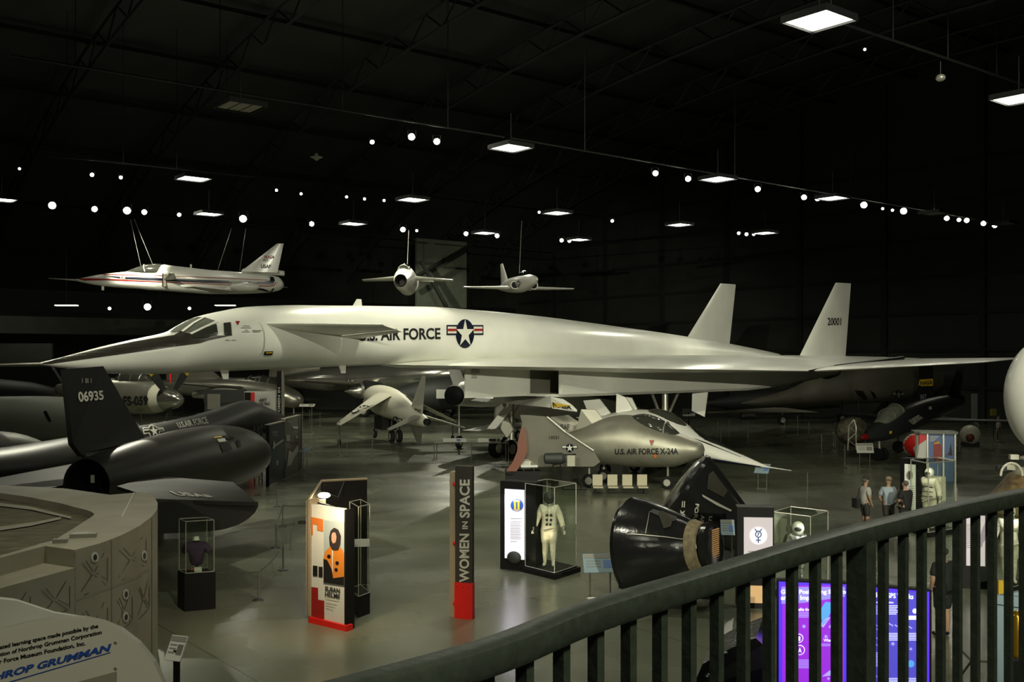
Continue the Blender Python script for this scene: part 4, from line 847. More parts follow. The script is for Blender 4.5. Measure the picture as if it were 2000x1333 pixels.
for s_ in (1, -1):
    mb = MB(F_); wing(mb, [((1.5, .5 * s_, .22), (-.8, .5 * s_, .2), .22), ((-.2, 3.1 * s_, .22), (-1.3, 3.1 * s_, .2), .07)]); mb.build('wing', 'gloss_white', T)
    mb = MB(F_); wing(mb, [((-5, .1 * s_, .7), (-6.2, .1 * s_, .7), .12), ((-5.9, 1.45 * s_, .75), (-6.6, 1.45 * s_, .75), .05)]); mb.build('tailplane', 'light_metal', T)
MB(F_).bar((0, 0, .7), at(789, 455, 70) * 0 + V((0, 0.1, 3.6)), .02, 5).build('hanging_cable', 'light_metal', T)
F_, T = nosejet(1014, 556, 74, (.24, -.97, .03), 'cream jet hung nose-on with side intakes and a tall thin fin')
mb = MB(F_); body(mb, [(-6, .3, .12, .15, .15), (-3, .2, .5, .5, .5), (0, 0, .72, .6, .6), (1.6, -.05, .62, .55, .55), (3, -.05, .45, .45, .45), (4.2, -.1, .28, .28, .28), (4.9, -.12, .05, .05, .05)], 32, 3); mb.build('fuselage', 'gloss_white', T, 60); HB = mb.bvh()
mb = MB(F_); body(mb, [(.4, .5, .25, .1, .1), (1.2, .5, .3, .38, .1), (2.1, .42, .28, .3, .1), (2.9, .3, .1, .04, .05)], 20); mb.build('canopy', 'canopy_glass', T, 60)
for s_ in (1, -1):
    mb = MB(F_); wing(mb, [((1.2, .5 * s_, -.3), (-1.0, .5 * s_, -.32), .24), ((.2, 4.1 * s_, -.25), (-.7, 4.1 * s_, -.26), .08)]); mb.build('wing', 'gloss_white', T)
    mb = MB(F_); mb.lathe([(-.8, .1), (.4, .32), (1.5, .33), (1.5, .27), (1.2, .2), (1.2, .01)], (0, .68 * s_, -.2), (1, 0, 0), 20, False, sq=.9); n_ = mb.build('side_intake', 'gloss_white', T)
    MB(F_).lathe([(1.46, .26), (1.47, .01)], (0, .68 * s_, -.2), (1, 0, 0), 20, False).build('intake_mouth', 'black_paint', n_)
mb = MB(F_); wing(mb, [((-3.2, 0, .5), (-5.6, 0, .3), .14), ((-5.1, 0, 2.15), (-5.9, 0, 2.15), .05)], (0, 1, 0)); mb.build('fin', 'gloss_white', T)
insignia([(1007, 548), (1019, 548), (1019, 561), (1007, 561)], HB, T, off=.03, red=False)
MB(F_).bar((0, 0, .5), (.1, .2, 4.6), .02, 5).build('hanging_cable', 'light_metal', T)

# ================================================================== SILVER LIFTING BODY (X-24A)
LA_ = V((.92, -.39, 0)); o = at(1376, 877, 42.5); F_ = frame((o.x, o.y, 0), LA_)
T = thing('silver_lifting_body', 'bulbous silver lifting body lettered U.S. AIR FORCE X-24A with three fins', 'airplane', F_ @ V((-3.5, 0, 0)))
mb = MB(F_); body(mb, [(-7.3, 1.8, 1.0, .2, .5, 2.3), (-6.6, 1.8, 1.2, .3, .75, 2.3), (-5.4, 1.85, 1.35, .58, .92, 2.2), (-4.2, 1.9, 1.35, 1.05, .98, 2.1), (-3.2, 1.85, 1.25, 1.22, .98, 2.1), (-2.2, 1.8, 1.08, .98, .92, 2), (-1.2, 1.74, .84, .66, .78, 2), (-.55, 1.72, .55, .42, .5, 2), (-.15, 1.7, .36, .28, .32, 2), (0, 1.68, .05, .05, .05, 2)], 44, 4)
mb.build('fuselage', 'brushed', T, 60); XA = mb.bvh()
mb = MB(F_); body(mb, [(-3.3, 2.8, .35, .2, .2), (-2.6, 2.72, .6, .42, .3), (-1.9, 2.5, .62, .45, .4), (-1.3, 2.25, .5, .3, .3), (-.9, 2.1, .3, .1, .2)], 24, 3); mb.build('canopy', 'glass_dark', T, 60)
MB(F_).path([(-1.6, .6 * math.cos(PI * i / 10), 2.38 + .44 * math.sin(PI * i / 10)) for i in range(11)], .03, 5).build('canopy_frame', 'light_metal', T)
nl = [at(x, y, 43.9 - (x - 1016) * .0105) for x, y in ((1016, 811), (1040, 812), (1069, 815), (1105, 845), (1158, 879), (1172, 903), (1160, 912), (1040, 912), (1016, 895), (1014, 850), (1020, 828))]
mb = MB(); mb.prism(nl, (.03, .12, 0)); mb.build('side_fin', 'grey_metal', T, 0); SF = mb.bvh()
MB().path([at(1069, 815, 43.3), at(1105, 845, 42.92), at(1160, 881, 42.35)], .05, 8).build('fin_edge', 'light_metal', T)
mb = MB(); mb.prism([at(1075, 815, 46.8), at(1110, 811, 46.8), at(1152, 842, 46.5), at(1146, 862, 46.5), at(1080, 862, 46.8)], (.03, .14, 0)); mb.build('side_fin', 'grey_metal', T, 0); SF2 = mb.bvh()
mb = MB(); mb.prism([at(1135, 800, 45.6), at(1163, 801, 45.5), at(1187, 832, 45.3), at(1180, 860, 45.2), at(1120, 860, 45.6)], (.03, .12, 0)); mb.build('centre_fin', 'grey_metal', T, 0)
mb = MB(); mb.rings([[at(x, y, 43.4), at(x + w_, y, 43.4), at(x + w_, y, 44.3), at(x, y, 44.3)] for x, y, w_ in ((1019, 835, 6), (1012, 860, 16), (1010, 882, 20), (1002, 902, 20), (988, 922, 20), (984, 930, 16))]); mb.build('rudder_flap', 'rust', T, 60)
dtext('U.S. AIR FORCE X-24A', [(1201, 877), (1324, 875.5), (1325, 888), (1201, 888)], 'text_black', XA, T, w=.03, step=6); dpoly([[(1268, 861), (1278, 861), (1273, 871)]], 'red', XA, T, 'warning_triangle', .05, 3)
dpoly([[(1279, 887), (1284, 890), (1280, 896), (1275, 890)]], 'orange', XA, T, 'marking', .03)
insignia([(1098, 867), (1128.5, 867), (1128.5, 884), (1098, 884)], SF, T, off=.02, red=False); dtext('USAF', [(1090, 829), (1112, 829), (1112, 840), (1090, 840)], 'text_black', SF2, T, w=.03); dtext('13551', [(1073, 852), (1092, 852), (1092, 858), (1073, 858)], 'text_black', SF, T)
q = F_ @ V((-1.55, 0, 0)); MB().bar(q + V((0, 0, .3)), q + V((0, 0, 1.3)), .045).build('nose_gear_leg', 'light_metal', T); w_ = MB().wheel(q + V((-.05, -.1, .27)), (.3, .95, 0), .27, .14).build('nose_wheel', 'rubber', T); MB().hub(q + V((-.05, -.1, .27)), (.3, .95, 0), .27, .15).build('wheel_hub', 'light_metal', w_)
wheelset(F_, T, [(-4.7, 1.0), (-4.7, -1.0)], .3, .16, 1.2)

# ================================================================== WHITE NEEDLE-NOSED LIFTING BODY BEHIND (X-24B)
o = at(1500, 912, 43); F_ = frame((o.x, 43, 0), (.70, -.714, 0))
T = thing('needle_nosed_lifting_body', 'white lifting body with a long flat pointed nose and dark belly, behind the silver one', 'airplane', F_ @ V((-5, 0, 0)))
mb = MB(F_); body(mb, [(-10, 2.0, 1.6, .5, .5, 2.2), (-8.5, 2.0, 1.7, .85, .6, 2.2), (-7, 1.95, 1.6, 1.15, .65, 2.1), (-5.6, 1.8, 1.35, 1.2, .6, 2), (-4.6, 1.6, 1.15, 1.05, .5, 2), (-3.4, 1.4, .85, .65, .35, 2), (-2, 1.2, .52, .38, .22, 2), (-.8, 1.02, .22, .18, .12, 2), (0, .92, .03, .03, .03, 2)], 40, 4); mb.build('fuselage', 'gloss_white', T, 60); XW = mb.bvh()
mb = MB(F_); body(mb, [(-10, 1.7, 1.58, .03, .35), (-7, 1.6, 1.6, .03, .40), (-4.6, 1.35, 1.15, .03, .34), (-2, 1.1, .53, .03, .18), (-.3, .93, .1, .03, .05)], 36, 3); mb.build('belly', 'navy', T, 60)
mb = MB(F_); body(mb, [(-6.6, 2.8, .3, .15, .2), (-5.9, 2.75, .48, .42, .3), (-5.0, 2.5, .5, .5, .3), (-4.2, 2.15, .38, .3, .3), (-3.7, 1.95, .2, .08, .2)], 24, 3); mb.build('canopy', 'glass_dark', T, 60)
mb = MB(F_); mb.prism([(-4.6, .3, 2.55), (-1.2, .04, 1.3), (-1.2, -.2, 1.26), (-4.6, -.6, 2.3)], (0, 0, .02)); mb.build('antiglare_panel', 'black_paint', T, 0)
MB().bar(F_ @ V((-.05, 0, .92)), F_ @ V((1.1, 0, .86)), .03, 8, .012).build('nose_probe', 'gloss_white', T)
for pts in ([(1139, 783), (1171, 780), (1196, 812), (1190, 835), (1160, 835)], [(1203, 808), (1204, 769), (1222, 777), (1249, 812), (1240, 825), (1205, 825)]):
    D_ = 49.6 if pts[0][0] == 1139 else 48.4
    mb = MB(); mb.prism([at(x, y, D_) for x, y in pts], (.05, .16, 0)); mb.build('fin', 'gloss_white', T, 0)
mb = MB(); mb.prism([at(1222, 776, 48.3), at(1234, 778, 48.1), at(1250, 812, 48), at(1247, 813, 48.1)], (.05, .2, 0)); mb.build('fin', 'white_paint', T, 0)
dtext('24B', [(1360, 884), (1377, 885), (1375, 894.5), (1358, 894)], 'text_black', XW, T, w=.03)
wheelset(F_, T, [(-8, 1.1), (-8, -1.1), (-3.0, 0)], .3, .18, 1.2)

# ================================================================== CAPSULES
def capsule(o, ax, prof, name, lab, up=1.0, wear='black_gloss'):
    t = thing(name, lab, 'spacecraft', (o[0], o[1], 0)); mb = MB(); mb.lathe(prof, o, ax, 48); mb.build('hull', wear, t, 25); return t, mb.bvh()
# near capsule: wide end to the left, narrow end to the right
o1 = V(at(1238, 1072, 23.2)); ax1 = V((.82, -.57, .13))
T, C1 = capsule(o1, ax1, [(-.10, .3), (-.06, .9), (.02, 1.12), (.12, 1.16), (.5, 1.04), (1.05, .80), (1.42, .62), (1.46, .59), (1.75, .48), (1.8, .44), (1.95, .42), (1.97, .35)], 'space_capsule', 'glossy black space capsule lying on its side, tan band and grilled end to the right')
# narrow-end section and grille
ax1n = ax1.normalized()
mb = MB(); mb.lathe([(1.5, .58), (1.52, .60), (1.74, .52), (1.76, .47)], o1, ax1, 40, False); mb.build('insulation_band', mat('tan_band', (.16, .13, .07), .8, noise=.4, scale=9), T)
mb = MB(); mb.lathe([(1.80, .42), (1.82, .52), (1.94, .52), (1.97, .48), (1.98, .46), (1.98, .02)], o1, ax1, 40); mb.build('end_ring', 'black_gloss', T)
e0 = o1 + ax1n * 2.0; su = ax1n.cross(V((0, 0, 1))).normalized()
for k in range(17):
    z = (k - 8) * .045; MB().bar(e0 + V((0, 0, z)) - su * .17, e0 + V((0, 0, z)) + su * .17, .017, 4).build('grille_bar', mat('grille', (.5, .28, .12), .5) if k == 0 else 'grille', T)
for yy in (1052, ):
    dpoly([[(1222, 1044), (1240, 1043.5), (1280, 1047), (1300, 1049), (1335, 1054), (1335, 1055), (1300, 1050.5), (1240, 1045)]], 'light_metal', C1, T, 'seam_strip', .02, 8)
dpoly([[(1268, 1001), (1276, 996), (1322, 1011), (1316, 1020), (1292, 1012)]], 'dark_grey', C1, T, 'hatch', .02, 8); dpoly([[(1285, 1005), (1292, 1000), (1316, 1010), (1310, 1030), (1296, 1034)]], 'nose_black', C1, T, 'hatch_window', .03, 8)
dpoly([[(1268, 1002), (1269, 1001), (1262, 1043), (1260, 1043)]], 'grey_metal', C1, T, 'hatch_edge', .03, 6)
MB().box(at(1290, 1125, 22.2) + V((.3, .5, 0)), (1.9, 1.0, .9), -.36).build('cradle', 'black_paint', T, 0)
mb = MB(); mb.prism([at(1208, 1062, 22.2), at(1222, 1050, 22.4), at(1224, 1150, 22.4), at(1208, 1150, 22.2)], (.3, .9, 0)); mb.build('side_shield', 'black_paint', T, 0)
# far capsule: tilted nose down to the right
o2 = V(at(1327, 954, 27)); ax2 = V((.80, -.15, -.60))
T, C2 = capsule(o2, ax2, [(-.12, .3), (-.06, .9), (.04, 1.12), (.14, 1.15), (.6, 1.02), (1.1, .86), (1.6, .70), (2.0, .56), (2.04, .4)], 'space_capsule', 'glossy black space capsule tipped nose down behind, lettered U.S. AIR FORCE with a star')
dpoly([star(1332, 1003, 8.5, 100)], 'pale_letters', C2, T, 'star', .02, 6)
for x in (1332, 1336): dpoly([[(x, 979), (x + 2, 979), (x + 1.2, 991), (x - .8, 991)]], 'pale_letters', C2, T, 'star_bar', .02)
sv, sf = text2d('FORCE', .02)
def vtext(s, x0, y0, x1, y1, h, bv, par, m='pale_letters'):     # letters running down the line from (x0,y0) to (x1,y1)
    a = V((x0, y0)); b = V((x1, y1)); d = (b - a).normalized(); n_ = V((-d.y, d.x))
    q = [a - n_ * h, b - n_ * h, b, a]; dtext(s, [tuple(p) for p in q], m, bv, par, w=.02, off=.02, step=5)
vtext('FORCE', 1358, 984, 1352, 1030, 7.5, C2, T); vtext('AIR', 1369, 1006, 1366, 1024, 7.5, C2, T); vtext('U.S.', 1385, 1008, 1381, 1028, 6, C2, T)
dpoly([[(1370, 966), (1374, 968), (1405, 985), (1428, 997), (1426, 1000), (1400, 988), (1372, 971)]], 'light_metal', C2, T, 'hatch_sill', .03, 8); dpoly([[(1383, 927), (1392, 921), (1420, 960), (1412, 972), (1380, 955)]], 'nose_black', C2, T, 'hatch', .02, 8)
MB().box(V((o2.x + .5, o2.y + .3, .35)), (1.8, 1.6, .7)).build('base', 'black_paint', T, 0)
# brown re-entry capsule at the right edge
o3 = V(at(1990, 965, 31)); T = thing('brown_capsule', 'weathered brown cone-shaped space capsule behind the rail at the right edge', 'spacecraft', (o3.x, o3.y, 0))
mb = MB(); mb.lathe([(-.5, 1.5), (-.3, 1.62), (-.1, 1.6), (.15, 1.3), (.75, .86), (.8, .8)], o3 + V((.6, 0, -.2)), (0, 0, 1), 48); mb.build('hull', 'brown_capsule', T, 30)
MB().lathe([(.0, .72), (.28, .68), (.3, .58), (.5, .52), (.52, .46)], o3 + V((.6, 0, .6)), (0, 0, 1), 32).build('docking_collar', 'cream', T)
for i, (x, y, s_) in enumerate(((1955, 915, .2), (1976, 912, .22), (1992, 905, .25), (1980, 893, .18))): MB().box(at(x, y, 30.3), (s_ * 1.3, s_, s_ * .8), i).build('equipment_box', ('dark_grey', 'cream')[i % 2], T, 0)
MB().path([at(1957, 920, 30.0) + V((.32 * math.cos(PI * i / 8), 0, .38 * math.sin(PI * i / 8))) * 1 + V((.28, 0, -.15)) for i in range(9)], .035, 6).build('handle_ring', 'cream', T)
MB().box((o3.x + .6, o3.y, .42), (2.2, 2.2, .84)).build('pedestal', 'black_paint', T, 0)
# huge white nose cone entering at the right edge
T = thing('white_rocket_nose', 'large smooth white rounded rocket nose cut by the right frame edge', 'rocket', (at(2040, 780, 30).x, 30, 0))
mb = MB(); mb.ell(at(2052, 775, 30), (1.25, 1.25, 1.75), 40, 28); mb.build('shell', 'gloss_white', T, 60)
MB().bar(at(2052, 890, 30), at(2052, 1065, 30), .16, 12).build('stand', 'dark_grey', T); MB().lathe([(0, .5), (.05, .5)], (at(2052, 0, 30).x, 30, 0), (0, 0, 1), 24).build('foot', 'dark_grey', T)
MB().lathe([(-.10, .55), (.12, .62), (.22, .60)], at(2046, 868, 30), (-.1, 0, 1), 24).build('skirt', 'grey_metal', T)

# ================================================================== RIGHT BACKGROUND
F_ = frame((at(1440, 800, 88).x, 84, 0), (-.985, -.17, 0))
T = thing('camouflage_jet', 'large drab tan jet in shadow with a star roundel and yellow NASA tail band', 'airplane', F_ @ V((-8, 0, 0)))
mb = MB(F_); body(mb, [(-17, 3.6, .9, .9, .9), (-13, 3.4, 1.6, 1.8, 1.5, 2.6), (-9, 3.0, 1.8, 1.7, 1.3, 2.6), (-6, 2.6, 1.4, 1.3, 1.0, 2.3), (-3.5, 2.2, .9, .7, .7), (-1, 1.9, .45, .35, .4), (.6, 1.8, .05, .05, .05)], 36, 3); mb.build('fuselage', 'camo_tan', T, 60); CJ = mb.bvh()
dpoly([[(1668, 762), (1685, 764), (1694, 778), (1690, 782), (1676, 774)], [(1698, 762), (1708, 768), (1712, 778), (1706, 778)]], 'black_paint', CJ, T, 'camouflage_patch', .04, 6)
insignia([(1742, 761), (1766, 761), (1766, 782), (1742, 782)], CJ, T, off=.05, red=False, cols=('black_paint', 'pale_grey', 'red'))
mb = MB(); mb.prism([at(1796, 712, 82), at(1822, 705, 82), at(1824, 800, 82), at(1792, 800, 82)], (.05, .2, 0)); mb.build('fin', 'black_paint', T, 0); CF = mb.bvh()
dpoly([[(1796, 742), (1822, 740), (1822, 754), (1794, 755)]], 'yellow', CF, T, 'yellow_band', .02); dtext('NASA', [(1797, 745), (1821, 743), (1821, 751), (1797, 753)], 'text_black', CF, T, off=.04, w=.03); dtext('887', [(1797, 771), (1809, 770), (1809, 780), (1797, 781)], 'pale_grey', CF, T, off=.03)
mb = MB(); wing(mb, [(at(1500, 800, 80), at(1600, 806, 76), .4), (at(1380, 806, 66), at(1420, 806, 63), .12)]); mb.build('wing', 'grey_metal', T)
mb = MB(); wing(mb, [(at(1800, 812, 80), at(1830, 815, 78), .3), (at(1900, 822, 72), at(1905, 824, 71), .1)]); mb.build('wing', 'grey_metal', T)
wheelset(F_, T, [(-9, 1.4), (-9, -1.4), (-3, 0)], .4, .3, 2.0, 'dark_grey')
# black jet pointing towards the camera, lower left
hd_ = V((-.72, -.69, -.02)); F_ = frame((at(1690, 875, 54).x, 54, 1.35), hd_)
T = thing('black_observation_jet', 'small black aircraft with a red nose and glass cockpit lettered U.S. AIR FORCE', 'airplane', (F_ @ V((-3, 0, -1.35))) * 1)
mb = MB(F_); body(mb, [(-12, 1.3, .3, .45, .4), (-8.5, 1.05, .6, .65, .6), (-5.5, .75, .75, .8, .75), (-3.5, .5, .75, .8, .75), (-1.8, .2, .62, .58, .55), (-.5, .05, .38, .32, .35), (0, 0, .2, .18, .18)], 32, 3); mb.build('fuselage', mat('black_jet_paint', (.02, .022, .022), .35), T, 60); BJ = mb.bvh()
mb = MB(F_); body(mb, [(-.1, 0, .23, .2, .2), (.3, -.02, .12, .12, .12), (.45, -.02, .02, .02, .02)], 20); mb.build('nose_tip', 'red', T, 60)
mb = MB(F_); body(mb, [(-4.2, 1.1, .35, .2, .2), (-3.4, 1.1, .5, .48, .3), (-2.4, .85, .5, .42, .3), (-1.5, .5, .35, .18, .2)], 24); mb.build('canopy', 'glass_grey', T, 60)
for x in (-3.4, -2.4): MB(F_).path([(x, .52 * math.cos(PI * i / 10), (1.1 if x < -3 else .86) + .48 * math.sin(PI * i / 10)) for i in range(11)], .025, 4).build('canopy_frame', 'grey_metal', T)
mb = MB(F_); wing(mb, [((-6, .4, .5), (-8, .4, .5), .25), ((-7, 5.2, .6), (-8.2, 5.2, .6), .08)]); mb.build('wing', 'dark_grey', T)
mb = MB(F_); wing(mb, [((-6, -.4, .5), (-8, -.4, .5), .25), ((-7, -5.2, .6), (-8.2, -5.2, .6), .08)]); mb.build('wing', 'dark_grey', T)
mb = MB(F_); wing(mb, [((-10, 0, 1.6), (-12, 0, 1.7), .18), ((-11.6, 0, 3.4), (-12.6, 0, 3.4), .06)], (0, 1, 0)); mb.build('fin', 'dark_grey', T)
dtext('U.S.AIR FORCE', [(1773, 822), (1793, 811), (1802, 817), (1783, 830)], 'pale_letters', BJ, T, w=.03, off=.03, step=5); dpoly([[(1736, 843), (1741, 842), (1741, 847), (1736, 848)]], 'yellow', BJ, T, 'marking', .03); dpoly([star(1816, 798, 5)], 'pale_letters', BJ, T, 'star', .03)
q = F_ @ V((-1.4, 0, 0)); q.z = 0
for s_ in (-.18, .18): MB().wheel(q + V((s_ + .1, s_ * .6, .34)), (.7, .7, 0), .34, .2).build('nose_wheel', 'rubber', T)
MB().bar(q + V((.1, 0, .3)), q + V((.1, .1, 1.2)), .08).build('nose_gear_leg', 'light_metal', T)
for s_ in (1, -1): p = F_ @ V((-6.5, 1.3 * s_, 0)); MB().bar((p.x, p.y, .35), (p.x, p.y, 1.6), .07).build('gear_leg', 'dark_grey', T); MB().wheel((p.x, p.y, .35), (.7, .7, 0), .35, .2).build('wheel', 'rubber', T)
# engine on stand left of it
T = thing('radial_engine', 'round tan machinery on a stand at the left of the small black aircraft', 'engine', G(1668, 880)); c = at(1665, 842, 61)
MB().ell(c, (1.0, .9, .85), 20, 12).build('casing', mat('machinery', (.10, .09, .06), .7, noise=.7, scale=4), T)
MB().path([c + V((-.9, 0, -.6)), V((c.x - .9, 61, 0))], .05, 6).path([c + V((.9, 0, -.6)), V((c.x + .9, 61, 0))], .05, 6).path([c + V((-.9, 0, -.6)), V((c.x + .9, 61, 0))], .04, 6).build('stand', 'dark_grey', T)
MB().path([at(1656, 880, 56), at(1658, 832, 56), at(1668, 820, 56), at(1672, 834, 56), at(1672, 878, 56)], .04, 6).path([at(1658, 834, 56), at(1672, 846, 56), at(1657, 860, 56), at(1672, 872, 56)], .03, 6).build('lattice_stand', 'light_metal', None, label='light metal lattice stand in front of the tan machinery', cat='stand')
MB().ell(at(1895, 850, 64), (.62, .6, .62), 24, 14).build('drop_tank', 'cream', (T2 := thing('drop_tank', 'pale round-nosed tank facing the camera at the far right', 'tank', G(1895, 866))), 60); MB().ell(at(1895, 855, 63.5), (.26, .2, .26)).build('nose_plug', 'rust', T2); MB().box((at(1895, 850, 64).x, 64, .12), (.9, .6, .24)).build('cradle', 'dark_grey', T2, 0)
# dim pieces under the tail of the bomber
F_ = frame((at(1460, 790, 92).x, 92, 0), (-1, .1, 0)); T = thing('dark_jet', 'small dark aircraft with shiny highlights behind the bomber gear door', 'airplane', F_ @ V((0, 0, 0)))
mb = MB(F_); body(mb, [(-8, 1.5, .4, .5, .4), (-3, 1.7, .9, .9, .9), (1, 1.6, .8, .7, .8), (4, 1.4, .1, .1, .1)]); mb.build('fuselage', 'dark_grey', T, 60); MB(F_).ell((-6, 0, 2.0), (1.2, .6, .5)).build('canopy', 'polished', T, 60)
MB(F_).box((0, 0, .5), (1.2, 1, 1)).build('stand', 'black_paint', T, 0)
for x in (1544, 1592): MB().bar(at(x, 764, 86), at(x, 790, 86), .07, 6).build('warning_pole', 'yellow', None, label='%s yellow upright pole in the dark under the bomber tail' % ('left' if x < 1560 else 'right'), cat='pole')
# ================================================================== EXHIBITS ON THE FLOOR
def lookframe(a, b):      # frame of a vertical board standing on floor line a-b: x along, y away, z up
    a = V(a); b = V(b); d = (b - a); L_ = d.length; d.normalize()
    return Matrix(((d.x, -d.y, 0, a.x), (d.y, d.x, 0, a.y), (0, 0, 1, a.z), (0, 0, 0, 1))), L_
def slab(mb, F_, x0, x1, y0, y1, z0, z1):
    mb.F = F_; mb.box(((x0 + x1) / 2, (y0 + y1) / 2, (z0 + z1) / 2), (x1 - x0, y1 - y0, z1 - z0)); mb.F = Matrix(); return mb
def vecpoly(mb_bvh, par, m, polys, off=.008, name='graphic', step=None): return dpoly(polys, m, mb_bvh, par, name, off, step)
def glasscase(par, L, Fr, R, z0, z1, lid='glass_grey', bar=.022, tray='black_paint', plinth=None, over=.06):
    B = L + R - Fr; c = [V((p.x, p.y, 0)) for p in (L, Fr, R, B)]
    def q(z, o=0.0):
        m_ = sum(c, V((0, 0, 0))) / 4; return [p + (p - m_).normalized() * o + V((0, 0, z)) for p in c]
    lo, hi = q(z0), q(z1); mb = MB()
    for i in range(4): mb.quad(lo[i], lo[(i + 1) % 4], hi[(i + 1) % 4], hi[i])
    mb.quad(*hi); mb.build('glass', 'clear_glass', par, 0)
    mb = MB()
    for i in range(4): mb.bar(lo[i], hi[i], bar / 2, 4); mb.bar(hi[i], hi[(i + 1) % 4], bar / 2, 4); mb.bar(lo[i], lo[(i + 1) % 4], bar / 2, 4)
    mb.build('case_frame', 'light_metal', par, 0)
    MB().prism(q(z0 - .03, .02), (0, 0, .03)).build('case_floor', tray, par, 0)
    MB().prism(q(0, over), (0, 0, z0 - .03)).build('plinth', plinth or 'black_paint', par, 0)
    return sum(c, V((0, 0, 0))) / 4

# ---------------- people and suits: one continuous skinned body, clothes over it
def skinmesh(name, chains, par, m, levels=1, root=0):
    """chains: lists of (x, y, z, r); points that repeat are shared"""
    vs = []; es = []; rad = []; key = {}
    for ch in chains:
        prev = None
        for x, y, z, r in ch:
            k = (round(x, 4), round(y, 4), round(z, 4))
            if k not in key: key[k] = len(vs); vs.append(V((x, y, z))); rad.append(r)
            i = key[k]
            if prev is not None and prev != i: es.append((prev, i))
            prev = i
    me = bpy.data.meshes.new(name); o = bpy.data.objects.new(name, me); COL.objects.link(o); o.parent = par
    me.from_pydata(vs, es, []); me.materials.append(M[m])
    md = o.modifiers.new('skin', 'SKIN'); md.use_smooth_shade = True
    for i, sv_ in enumerate(me.skin_vertices[0].data): sv_.radius = (rad[i], rad[i]); sv_.use_root = (i == root)
    ss = o.modifiers.new('subdivision', 'SUBSURF'); ss.levels = levels; ss.render_levels = levels
    return o
def person(loc, face, h, label, arms, shirt, lower, cap=None, hair='hair_grey', bald=False, suit=None, name='person', cat='person', legs=None, thick=1.0, long_=False):
    t = thing(name, label, cat, loc, face)             # local x right, y forward
    k = h / 1.78
    def S(ch, e=0): return [(x * k, y * k, z * k, r * k + e) for x, y, z, r in ch]
    th = thick; pel = (0, 0, 1.0, .125 * th); ch_ = (0, -.01, 1.30, .155 * th); nb = (0, 0, 1.47, .07)
    body_ = [pel, (0, 0, 1.12, .13 * th), ch_, nb, (0, .01, 1.56, .055), (0, .02, 1.64, .088), (0, .02, 1.72, .085)]
    chains = [S(body_)]; torso = [S(([(0, 0, .80, .14 * th)] if not suit else []) + [(0, 0, 1.12, .138 * th), ch_, nb], .022 if suit else .034)]; low = []
    if legs is None: legs = [(-.10, 0, 0), (.10, 0, 0)]
    for s_, (fx_, fy_, up) in zip((-1, 1), legs):
        hip = (.095 * s_, 0, .82, .088 * th); knee = ((.085 * s_ + fx_) / 2, fy_ * .5 + .02, .50, .062 * th); ank = (fx_, fy_, .09, .042)
        leg = [pel, hip, knee, (fx_ * .9 + .085 * s_ * .1, fy_ * .8, .32, .058 * th), ank, (fx_ + .012 * s_, fy_ + .10, .045, .042), (fx_ + .02 * s_, fy_ + .17, .035, .032)]
        chains.append(S(leg)); low.append(S([(0, 0, 1.08, .12 * th), hip, knee] if not long_ else [(0, 0, 1.08, .12 * th), hip, knee, (fx_ * .9 + .085 * s_ * .1, fy_ * .8, .32, .058 * th), (fx_, fy_, .12, .05)], .02))
        skinmesh('shoe', [S([(fx_, fy_ - .05, .05, .045), (fx_ + .01 * s_, fy_ + .08, .045, .048), (fx_ + .02 * s_, fy_ + .17, .04, .036)])], t, 'rubber' if not suit else suit)
    for s_, (el, wr) in zip((-1, 1), arms):
        sh = (.19 * s_, -.01, 1.42, .065 * th); e_ = (*el, .045 * th); w_ = (*wr, .03)
        d = (V(wr) - V(el)).normalized(); pal = V(wr) + d * .07
        arm = [ch_, sh, e_, w_, (*pal, .032)]
        chains.append(S(arm)); side = d.cross(V((0, 1, 0))).normalized() if abs(d.y) < .9 else V((1, 0, 0))
        for f_ in range(4):
            b = pal + side * (.024 - .016 * f_) + d * .02; ln = (.04, .048, .045, .036)[f_]
            c_ = b + (d + V((0, .25, 0))).normalized() * ln; e2_ = c_ + (d + V((0, .7, 0))).normalized() * ln * .7
            chains.append(S([(*pal, .032), (*b, .0095), (*c_, .0085), (*e2_, .007)]))
        tb_ = V(wr) + d * .03 + V((0, .03, 0)); chains.append(S([w_, (*tb_, .012), (*(tb_ + d * .04 + V((0, .015, 0))), .009)]))
        mid = V(sh[:3]).lerp(V(el), .85)
        torso.append(S([ch_, sh, (*mid, .055 * th)] if not suit else [ch_, sh, e_, (*wr, .045)], .022))
    skinmesh('body', chains, t, 'skin' if not suit else suit)
    skinmesh('shirt' if not suit else 'suit_jacket', torso, t, shirt); skinmesh('shorts' if not (long_ or suit) else 'trousers', low, t, lower)
    R_ = Matrix.Translation(V(loc)) @ Matrix.Rotation(face, 4, 'Z')
    if not suit:
        MB(R_).ell((0, .115 * k, 1.67 * k), (.013 * k, .02 * k, .02 * k), 8, 6).build('nose', 'skin', t)
        for s_ in (-1, 1):
            MB(R_).ell((.085 * s_ * k, .015 * k, 1.68 * k), (.012, .02, .03), 8, 6).build('ear', 'skin', t); MB(R_).ell((.032 * s_ * k, .10 * k, 1.695 * k), (.012, .008, .007), 8, 6).build('eye', 'text_black', t)
        MB(R_).ell((0, .103 * k, 1.63 * k), (.024, .008, .006), 8, 6).build('mouth', 'red', t)
        if not bald: MB(R_).ell((0, -.018 * k, 1.70 * k), (.092 * k, .092 * k, .085 * k), 16, 10).build('hair', hair, t)
